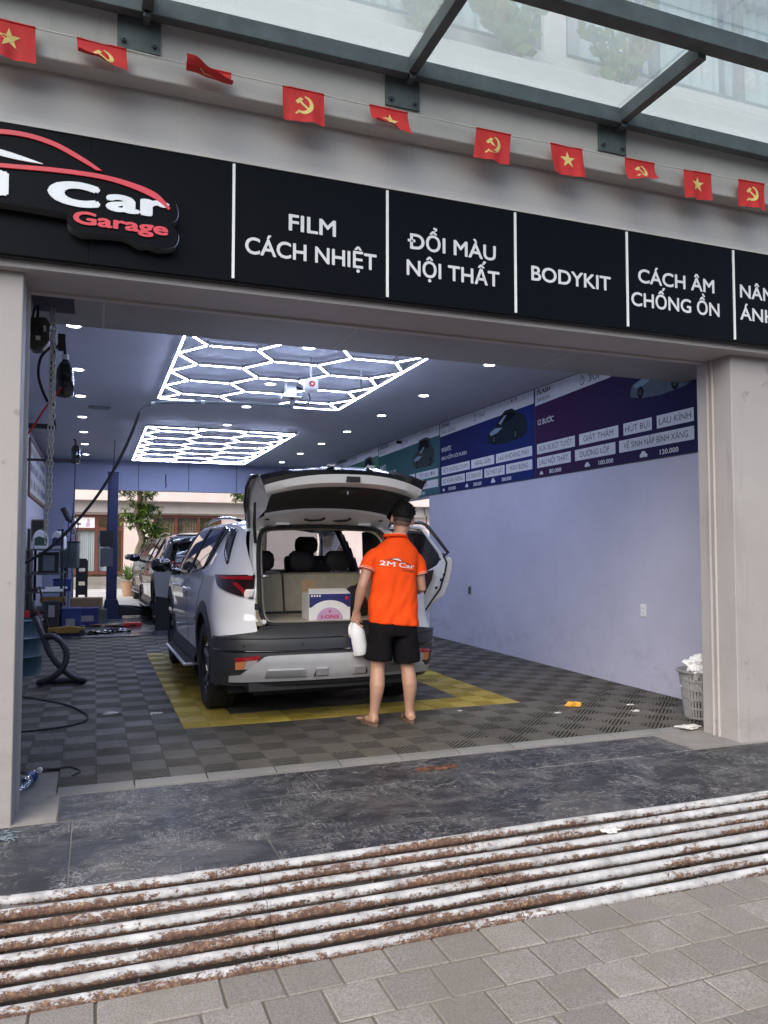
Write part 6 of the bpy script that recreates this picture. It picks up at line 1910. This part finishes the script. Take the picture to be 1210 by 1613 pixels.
simple('blue_pail', 'blue pail with pale label next to the dark upright machine', 'pail', (-.33, 12.95, .012), [('body', (-.14, .14, -.13, .13, 0, .36), 'blue_bin'), ('label_plate', (-.08, .05, -.136, -.131, .08, .24), 'grey_plastic'), ('lid', (-.145, .145, -.14, .14, .36, .40), 'blue_bin')], R(5))
simple('blue_toolbox', 'navy toolbox with a pale label on the workshop floor', 'toolbox', (-.10, 14.2, .012), [('case', (-.17, .17, -.12, .12, 0, .27), 'navy'), ('label_plate', (-.10, .10, -.126, -.121, .08, .18), 'grey_plastic'), ('lid', (-.175, .175, -.125, .125, .271, .31), 'navy')])
simple('carton_stack', 'brown carton standing behind the navy toolbox', 'carton', (-.12, 14.7, .012), [('box', (-.26, .26, -.16, .16, 0, .45), 'cardboard'), ('tape', (-.03, .03, -.162, .162, .451, .453), 'beige')], R(-4))
simple('grey_cans', 'two grey cans on the floor left of the blue lift post', 'can', (.12, 14.6, .012), [('body', (-.11, -.01, -.08, .08, 0, .26), 'steel_dark'), ('body', (.0, .10, -.08, .08, 0, .25), 'steel_dark'), ('cap', (-.09, -.03, -.03, .03, .26, .30), 'dark')])
simple('grey_kit_box', 'dark box hanging among hoses on the wall beside the rack', 'box', (-.40, 14.2, 1.0), [('case', (-.14, .14, -.10, .10, 0, .42), 'steel_dark'), ('lid', (-.15, .15, -.105, .105, .42, .45), 'dark')], R(-10))
jk = thing('floor_jack', 'yellow trolley jack on the workshop floor by the tool rack', 'jack', (-.36, 12.62, .012), R(8))
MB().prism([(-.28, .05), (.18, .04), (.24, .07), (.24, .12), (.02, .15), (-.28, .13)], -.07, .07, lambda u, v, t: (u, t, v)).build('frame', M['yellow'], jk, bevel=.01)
for x, y in ((.19, -.10), (.19, .10), (-.22, -.10), (-.22, .10)):
    MB().cyl((x, y - .02, .045), .045, .04, 16, 'y').build('wheel', M['rubber'], jk, smooth=40)
MB().cyl((.20, 0, .12), .04, .03, 14).build('saddle', M['steel_dark'], jk)
MB().tube([(-.27, 0, .12), (-.40, .05, .75)], .014, 8).build('handle', M['dark'], jk)
hr = thing('wall_hoses', 'bundle of looping cables and hoses on the back wall left of the opening', 'hoses', (-.45, 14.9, 1.2))
for i, (dx, r_, zz) in enumerate(((0, .22, .45), (.03, .18, .30), (-.05, .26, .10), (.08, .15, .55), (.02, .20, -.1))):
    pts = [(dx + math.cos(a) * r_ * .55, .02 * i, zz + math.sin(a) * r_) for a in [2 * PI * k / 20 for k in range(21)]]
    MB().tube(pts, .010, 6).build('loop', M['rubber' if i % 2 else 'grey_plastic'], hr, smooth=True)
for dx in (-.08, -.02, .05, .12):
    MB().tube(smooth_pts([(dx, 0, .3), (dx + .02, .02, -.2), (dx + .04, .0, -.7), (dx + .02, 0, -1.1)], 5), .008, 6).build('drop_cable', M['rubber'], hr, smooth=True)
MB().tube([(-.1, .0, .85), (0, 0, .65), (.06, 0, .62)], .05, 10).build('hose_hook', M['dark'], hr, smooth=True)
bt_ = thing('ladder_frame', 'dark upright trolley frame in the corner left of the opening', 'frame', (-.22, 15.6, .012))
for x in (-.08, .08): MB().box(x - .025, x + .025, -.02, .02, 0, 1.10).build('upright', M['dark'], bt_)
for z in (.2, .45, .7, .95): MB().box(-.08, .08, -.03, -.021, z, z + .18).build('panel', M['dark'], bt_)
# blue lift post with foot, hanging control box, swing arms
lf = thing('lift_post', 'tall dark blue two post lift column at the back of the workshop', 'lift', (.305, 15.6, .012))
MB().box(-.095, .095, -.11, .11, .05, 2.74).build('column', M['blue'], lf, bevel=.008)
MB().box(-.07, .07, -.118, -.111, .3, 2.70).build('face_plate', M['blue'], lf)
MB().prism([(-.17, 0), (.20, 0), (.20, .06), (.11, .36), (-.11, .36), (-.17, .06)], -.16, .16, lambda u, v, t: (u, t, v)).build('foot', M['blue'], lf, bevel=.008)
MB().prism([(.13, .06), (.60, .06), (.95, .03), (.95, .12), (.60, .15), (.13, .26)], -.05, .05, lambda u, v, t: (u, t - .12, v)).build('swing_arm', M['dark'], lf, bevel=.006)
MB().prism([(.10, .10), (.45, .10), (.70, .06), (.70, .14), (.45, .2), (.10, .24)], -.05, .05, lambda u, v, t: (u, t + .18 + u * .5, v)).build('swing_arm', M['dark'], lf, bevel=.006)
MB().box(-.10, .10, -.12, .12, 2.741, 2.77).build('cap', M['blue'], lf)
for z in (.12, .2): MB().cyl((-.14, -.165, z), .014, .01, 8, 'y').build('bolt', M['steel'], lf)
cb = thing('hanging_controller', 'dark control pendant hanging on a cable left of the blue lift', 'controller', (.19, 14.0, 1.05))
MB().box(-.11, .11, -.06, .06, .31, .58).build('upper_box', M['black'], cb, bevel=.01); MB().box(-.10, .10, -.05, .05, -.03, .28).build('lower_box', M['steel_dark'], cb, bevel=.01)
MB().box(-.06, .06, -.03, .03, .28, .31).build('neck', M['steel'], cb); MB().box(-.155, -.111, -.03, .03, .37, .50).build('side_switch', M['grey_plastic'], cb, bevel=.006)
MB().tube(smooth_pts([(0, 0, .58), (.03, .0, 1.2), (.09, 0, 1.8), (.10, 0, 2.13)], 6), .008, 6).build('cable', M['rubber'], cb, smooth=True)
for i, (x, y, s, m) in enumerate(((.30, 14.0, .10, 'beige'), (.10, 14.05, .08, 'wood'), (.45, 13.9, .09, 'wood'))):
    o = crumple('rag', m, (x, y, .03), s, 50 + i, (1.6, 1.0, .25), None, .8, 3)
    tag(o, ['tan rag on the wet workshop floor before the blue lift', 'brown rag on the wet floor left of the blue lift', 'brown rag on the wet floor right of the blue lift'][i], 'rag')
for i, (x, y) in enumerate(((.10, 12.75), (.36, 12.9))):
    tag(crumple('plastic_sheet', 'black_gloss', (x, y, .035), .10, 60 + i, (1.5, .7, .3), None, .9, 3), ['crumpled shiny black wrapper on the workshop edge nearer the rack', 'crumpled shiny black wrapper on the workshop edge nearer the car'][i], 'wrapper')
simple('red_tool_case', 'flat red tool case on the floor at the foot of the blue lift', 'case', (.62, 13.8, .012), [('case', (-.14, .14, -.09, .09, 0, .07), 'red'), ('handle', (-.05, .05, -.11, -.091, .02, .045), 'dark')])
# ---------------------------------------------------------------- beyond the back opening
black = make_suv('black sport utility car parked on the workshop floor ahead of the white one', (1.92, 13.2, .012), 'car_black', R(1.5))
silver = make_suv('grey green car parked farthest back by the rear opening', (2.10, 18.4, -.02), 'car_silver', R(3))
def close_back(root, P):
    T = [-1 + k / 10 for k in range(21)]
    rows = [[(w * t, y + .05 * t * t, z - dz * abs(t) ** 3) for t in T] for w, y, z, dz in ((.62, .10, .72, 0), (.64, .11, .90, 0), (.65, .14, 1.08, 0), (.62, .24, 1.20, .0), (.58, .40, 1.42, .01), (.56, .47, 1.52, .05))]
    MB().grid(rows[:4]).build('tailgate', P, root, smooth=50)
    MB().grid([[(x, y - .004, z) for x, y, z in r] for r in rows[3:]]).build('rear_glass', M['black_gloss'], root, smooth=True)
    MB().prism([(-.62, .42), (.62, .42), (.58, .26), (-.58, .26)], 1.535, 1.565, lambda u, v, t: (u, v, t - .05 * abs(u) ** 3)).build('spoiler', P, root, bevel=.008)
    MB().box(-.64, .64, .095, .115, 1.02, 1.07).build('light_bar', M['lamp_red'], root)
    for sg_ in (-1, 1):
        MB().prism([(.20, 1.10), (.34, 1.10), (.52, 1.42), (.42, 1.42)], .60, .64, lambda u, v, t: (sg_ * (t + .26 - max(0, v - 1.1) * .5), u, v)).build('rear_pillar', P, root)
close_back(black, M['car_black']); close_back(silver, M['car_silver'])
# perforated grey guard leaning behind the near car
pg = thing('grille_guard', 'grey perforated guard panel standing by the tail of the black car', 'guard', (1.22, 12.9, .012), R(-6))
MB().prism([(-.30, .55), (-.12, .52), (-.04, .70), (-.08, 1.08), (-.20, 1.20), (-.34, 1.02)], -.02, .02, lambda u, v, t: (u, t, v)).build('side_panel', M['grey_plastic'], pg, bevel=.006)
for k in range(9):
    a = k * .05
    MB().tube([(-.05 + a, 0, .60), (.20 + a * .6, 0, 1.05)], .006, 5).build('mesh_bar', M['alu'], pg); MB().tube([(.20 + a * .6, .008, .60), (-.05 + a, .008, 1.05)], .006, 5).build('mesh_bar', M['alu'], pg)
MB().prism([(-.30, 0), (.52, 0), (.52, .56), (-.12, .515), (-.30, .545)], .0, .06, lambda u, v, t: (u, t, v)).build('stand', M['black'], pg)

hs = thing('row_house', 'pale pink house with maroon windows across the back street', 'house', (2, 29, 0))
hs.location = (0, 0, 0)
def hp_(name, mb, m, par=None, **k): return mb.build(name, M[m], par or hs, **k)
YF = 29.0
hp_('wall', MB().box(-12, -2.0, YF, YF + .3, -.1, 9), 'pink_wall'); hp_('wall', MB().box(.95, 1.98, YF, YF + .3, -.1, 2.55), 'pink_wall'); hp_('wall', MB().box(4.35, 20, YF, YF + .3, -.1, 2.55), 'pink_wall')
hp_('wall', MB().box(-2.0, 20, YF, YF + .3, 2.55, 9), 'pink_wall')
hp_('wall', MB().box(1.98, 4.35, YF, YF + .3, -.1, .42), 'pink_wall'); hp_('balcony', MB().box(-12, 20, YF - .6, YF - .002, 3.02, 3.75), 'pink_wall', bevel=.02)
hp_('soffit_beam', MB().box(-12, 20, YF - .25, YF - .002, 2.62, 3.015), 'facade')
hp_('interior', MB().box(-3, 6, YF + 2.5, YF + 2.6, -.1, 3), 'slat_curtain')
# glazed doors with curtains
d = hp_('door', MB(), 'maroon')
for x in (-1.95, -1.3, -.66, .05, .62, .93):
    MB().box(x - .06, x + .06, YF + .05, YF + .17, .45, 2.50).build('stile', M['maroon'], d)
for z in (.45, 2.0, 2.47):
    MB().box(-1.95, .93, YF + .055, YF + .165, z, z + .10).build('rail', M['maroon'], d)
for a, b_ in ((-1.89, -1.36), (-1.24, -.72), (-.60, -.01), (.11, .56)):
    rows = [[(lerp(a, b_, k / 30), YF + .22 + .03 * math.sin(k * 1.9), z) for k in range(31)] for z in (.56, 1.99)]
    MB().grid(rows).build('curtain', M['curtain'], d, smooth=True)
    MB().box(a, b_, YF + .10, YF + .11, .55, 2.0).build('pane', M['window_glass'], d)
sgn = thing('picture_sign', 'white sign with a pink figure above the glazed doors across the street', 'sign', (-.35, YF + .02, 2.08))
MB().box(-.34, .33, 0, .028, 0, .36).build('board', M['white'], sgn)
MB().prism([(-.02, .03), (.10, .03), (.14, .12), (.10, .18), (.12, .26), (.08, .33), (.03, .31), (.04, .22), (0, .15)], -.003, 0, lambda u, v, t: (u + .05, t, v)).build('figure', M['pink'], sgn)
MB().box(-.26, -.12, -.003, 0, .10, .16).build('print_block', M['dark'], sgn)
# wide maroon window with slatted ochre curtain
w = hp_('window', MB(), 'maroon')
for x in (2.0, 2.75, 3.55, 4.32): MB().box(x - .05, x + .05, YF - .03, YF + .10, .42, 2.55).build('mullion', M['maroon'], w)
for z in (.42, 1.78, 2.47): MB().box(2.0, 4.32, YF - .025, YF + .095, z, z + .09).build('transom', M['maroon'], w)
rows = [[(lerp(2.0, 4.32, k / 90), YF + .24 + .03 * math.sin(k * 1.6), z) for k in range(91)] for z in (.45, 2.5)]
MB().grid(rows).build('curtain', M['slat_curtain'], w, smooth=True)
for a, b_ in ((2.05, 2.70), (2.80, 3.50), (3.60, 4.27)): MB().box(a, b_, YF + .03, YF + .04, .5, 2.47).build('pane', M['window_glass'], w)
for i in range(3):
    hp_('step', MB().box(-2.2, 1.15, YF - .35 - .30 * (2 - i), YF - .002 - (.0 if i == 2 else 0), -.02 + .13 * i, .11 + .13 * i), 'concrete')
lp = thing('wall_lantern', 'small black carriage lantern on a bracket, right of the raised tailgate', 'lantern', (12.55, YF, 2.7))
MB().prism([(-.10, 0), (.10, 0), (.14, .30), (-.14, .30)], -.22, -.02, lambda u, v, t: (u, t - .16, v)).build('glass_body', M['window_glass'], lp)
MB().lathe([(.18, .30), (.14, .36), (.05, .44), (.02, .52)], (0, -.28, 0), 10).build('cap', M['black'], lp)
for sx in (-1, 1):
    for sy in (-.38, -.18): MB().tube([(sx * .10, sy, 0), (sx * .14, sy, .30)], .014, 5).build('bar', M['black'], lp)
MB().tube(smooth_pts([(0, -.28, -.02), (0, -.26, -.25), (.05, -.1, -.42), (.12, -.005, -.5), (.30, -.005, -.55), (.42, -.005, -.45)], 5), .022, 6).build('bracket', M['black'], lp, smooth=True)
hp_('door_surround', MB().box(12.85, 14.0, YF - .04, YF - .002, -.1, 2.4), 'facade')

# mango trees in the back street
def mango(label, loc, seed, trunk, clumps, lean=.1):
    t = thing('mango_tree', label, 'tree', loc)
    rnd = random.Random(seed)
    pts = smooth_pts(trunk, 6); n = len(pts)
    b = MB().tube([p + Vector((noise.noise(p * 3) * .03, 0, 0)) for p in pts], [lerp(.15, .055, i / (n - 1)) for i in range(n)], 10)
    ends = []
    for (c, r_, k) in clumps:
        c = Vector(c); s = min(pts[n // 2:], key=lambda p: (p - c).length)
        mid = s.lerp(c, .5) + Vector((rnd.uniform(-.1, .1), rnd.uniform(-.1, .1), .06))
        b.tube([s, mid, c], [.040, .028, .014], 7)
        for q in range(5):
            e = c + Vector((rnd.uniform(-1, 1), rnd.uniform(-1, 1), rnd.uniform(-.7, .9))) * r_ * .7
            b.tube([c, c.lerp(e, .5) + Vector((0, 0, .04)), e], [.012, .009, .005], 5)
    b.build('trunk', M['bark'], t, smooth=60)
    lv = MB()
    for (c, r_, k) in clumps:
        c = Vector(c)
        for _ in range(k):                      # rosettes of long drooping leaves
            d = Vector((rnd.gauss(0, 1), rnd.gauss(0, 1), rnd.gauss(0, .8))); d.normalize()
            o = c + d * r_ * rnd.random() ** .45
            for l in range(11):
                a = rnd.uniform(0, 2 * PI); L_ = rnd.uniform(.16, .27); w_ = L_ * .13
                out = Vector((math.cos(a), math.sin(a), rnd.uniform(-.25, .7))); out.normalize()
                side = out.cross(Vector((0, 0, 1))); side.normalize(); nrm = side.cross(out)
                droop = Vector((0, 0, -1)) * L_ * rnd.uniform(.25, .6)
                p0, p1, p2, p3 = o, o + out * L_ * .4, o + out * L_ * .75 + droop * .4, o + out * L_ * .95 + droop
                vs = [p0, p1 + side * w_, p1 - nrm * w_ * .3, p1 - side * w_, p2 + side * w_ * .8, p2 - nrm * w_ * .3, p2 - side * w_ * .8, p3]
                lv.add(vs, [(0, 1, 2), (0, 2, 3), (1, 4, 5, 2), (2, 5, 6, 3), (4, 7, 5), (5, 7, 6)])
    lv.build('crown', M['leaf'], t, fix=False, smooth=True)
    return t
mango('leafy mango tree with a bare curved trunk in the back street', (1.18, 24.0, -.02), 3, [(0, 0, 0), (.10, 0, .6), (.02, .02, 1.2), (.12, 0, 1.7), (-.05, 0, 2.3), (.05, 0, 2.9), (0, 0, 3.6)],
      [((.30, -.1, 2.05), .36, 26), ((.62, -.1, 1.85), .30, 20), ((.48, .0, 1.55), .28, 18), ((.10, 0, 2.45), .40, 26), ((-.28, 0, 2.25), .34, 20), ((.35, .1, 2.55), .36, 20), ((.05, 0, 3.1), .50, 30), ((.5, 0, 3.5), .5, 20), ((-.4, 0, 3.3), .5, 20), ((0, 0, 3.9), .5, 20)])
mango('second mango tree whose hanging leaves show beside the raised tailgate', (5.0, 24.2, -.02), 8, [(0, 0, 0), (-.05, 0, 1), (0, 0, 2), (.05, 0, 3.4)],
      [((-.75, 0, 3.0), .30, 18), ((-.2, 0, 3.3), .5, 24), ((.5, 0, 3.4), .5, 24), ((0, 0, 3.9), .5, 24), ((-.6, .2, 3.6), .4, 18)])
sp = thing('spiky_plant', 'pale green spiky plant in a pot at the foot of the mango trunk', 'plant', (.92, 23.4, -.02))
lv = MB(); rnd = random.Random(12)
for i in range(46):
    a = rnd.uniform(0, 2 * PI); L_ = rnd.uniform(.4, .75); e = rnd.uniform(.3, 1.3)
    out = Vector((math.cos(a) * math.cos(e), math.sin(a) * math.cos(e), math.sin(e))); side = out.cross(Vector((0, 0, 1))).normalized() * .03
    p0 = Vector((0, 0, .45)); p1 = p0 + out * L_ * .5; p2 = p0 + out * L_ + Vector((0, 0, -.10))
    lv.add([p0 - side * .5, p0 + side * .5, p1 + side, p1 - side, p2], [(0, 1, 2, 3), (3, 2, 4)])
lv.build('leaves', M['leaf'], sp, fix=False)
MB().lathe([(.0, 0), (.15, 0), (.20, .30), (.22, .42), (.19, .42), (.17, .38), (0, .37)], n=24).build('pot', plain('terracotta', (.36, .22, .14), .8), sp, smooth=40)
# leafy climber on the ledge above the canopy
for i, (x, nlv) in enumerate(((1.9, 9), (2.55, 8), (3.35, 7))):
    p = thing('potted_shrub', ['leafy shrub behind the canopy glass, leftmost of three on the ledge', 'leafy shrub behind the canopy glass, middle of three on the ledge', 'leafy shrub behind the canopy glass, rightmost of three on the ledge'][i], 'shrub', (x, 4.28, 4.285))
    MB().lathe([(.0, 0), (.075, 0), (.095, .16), (.085, .16), (.0, .14)], n=18).build('pot', plain('grey_pot', (.25, .25, .25), .7), p, smooth=40)
    rnd = random.Random(70 + i); st = MB(); lv = MB()
    for s in range(nlv):
        a = rnd.uniform(0, 2 * PI); tip = Vector((math.cos(a) * rnd.uniform(.1, .38), -.02 + math.sin(a) * .08, rnd.uniform(.45, .85)))
        pts = smooth_pts([(0, 0, .14), tuple(tip * .5 + Vector((0, 0, .12))), tuple(tip)], 6); st.tube(pts, [.006] * len(pts), 5)
        for k, q in enumerate(pts[3:]):
            for sd in (-1, 1):
                o = Vector((sd * rnd.uniform(.5, 1), rnd.uniform(-.5, .3), rnd.uniform(.1, .9))).normalized(); L_ = rnd.uniform(.08, .13)
                si = o.cross(Vector((0, 1, .2))).normalized() * L_ * .28
                lv.add([q, q + o * L_ * .5 + si, q + o * L_, q + o * L_ * .5 - si], [(0, 1, 2), (0, 2, 3)])
    st.build('stems', M['bark'], p, smooth=True); lv.build('leaves', M['leaf'], p, fix=False)
# houses over the road behind the camera, seen in reflections only
oh = thing('opposite_house', 'pale terrace across the road that shows in glossy reflections', 'house', (0, -16, 0))
MB().box(-30, 30, -4, 0, -.2, 6).build('wall', M['facade_pale'], oh)
for i in range(14):
    MB().box(-27 + i * 4, -25.2 + i * 4, .002, .03, 3.2, 4.9).build('window', M['window_glass'], oh)
    MB().box(-27.2 + i * 4, -24.8 + i * 4, .002, .05, -.15, 2.4).build('shopfront', M['steel_dark'], oh)
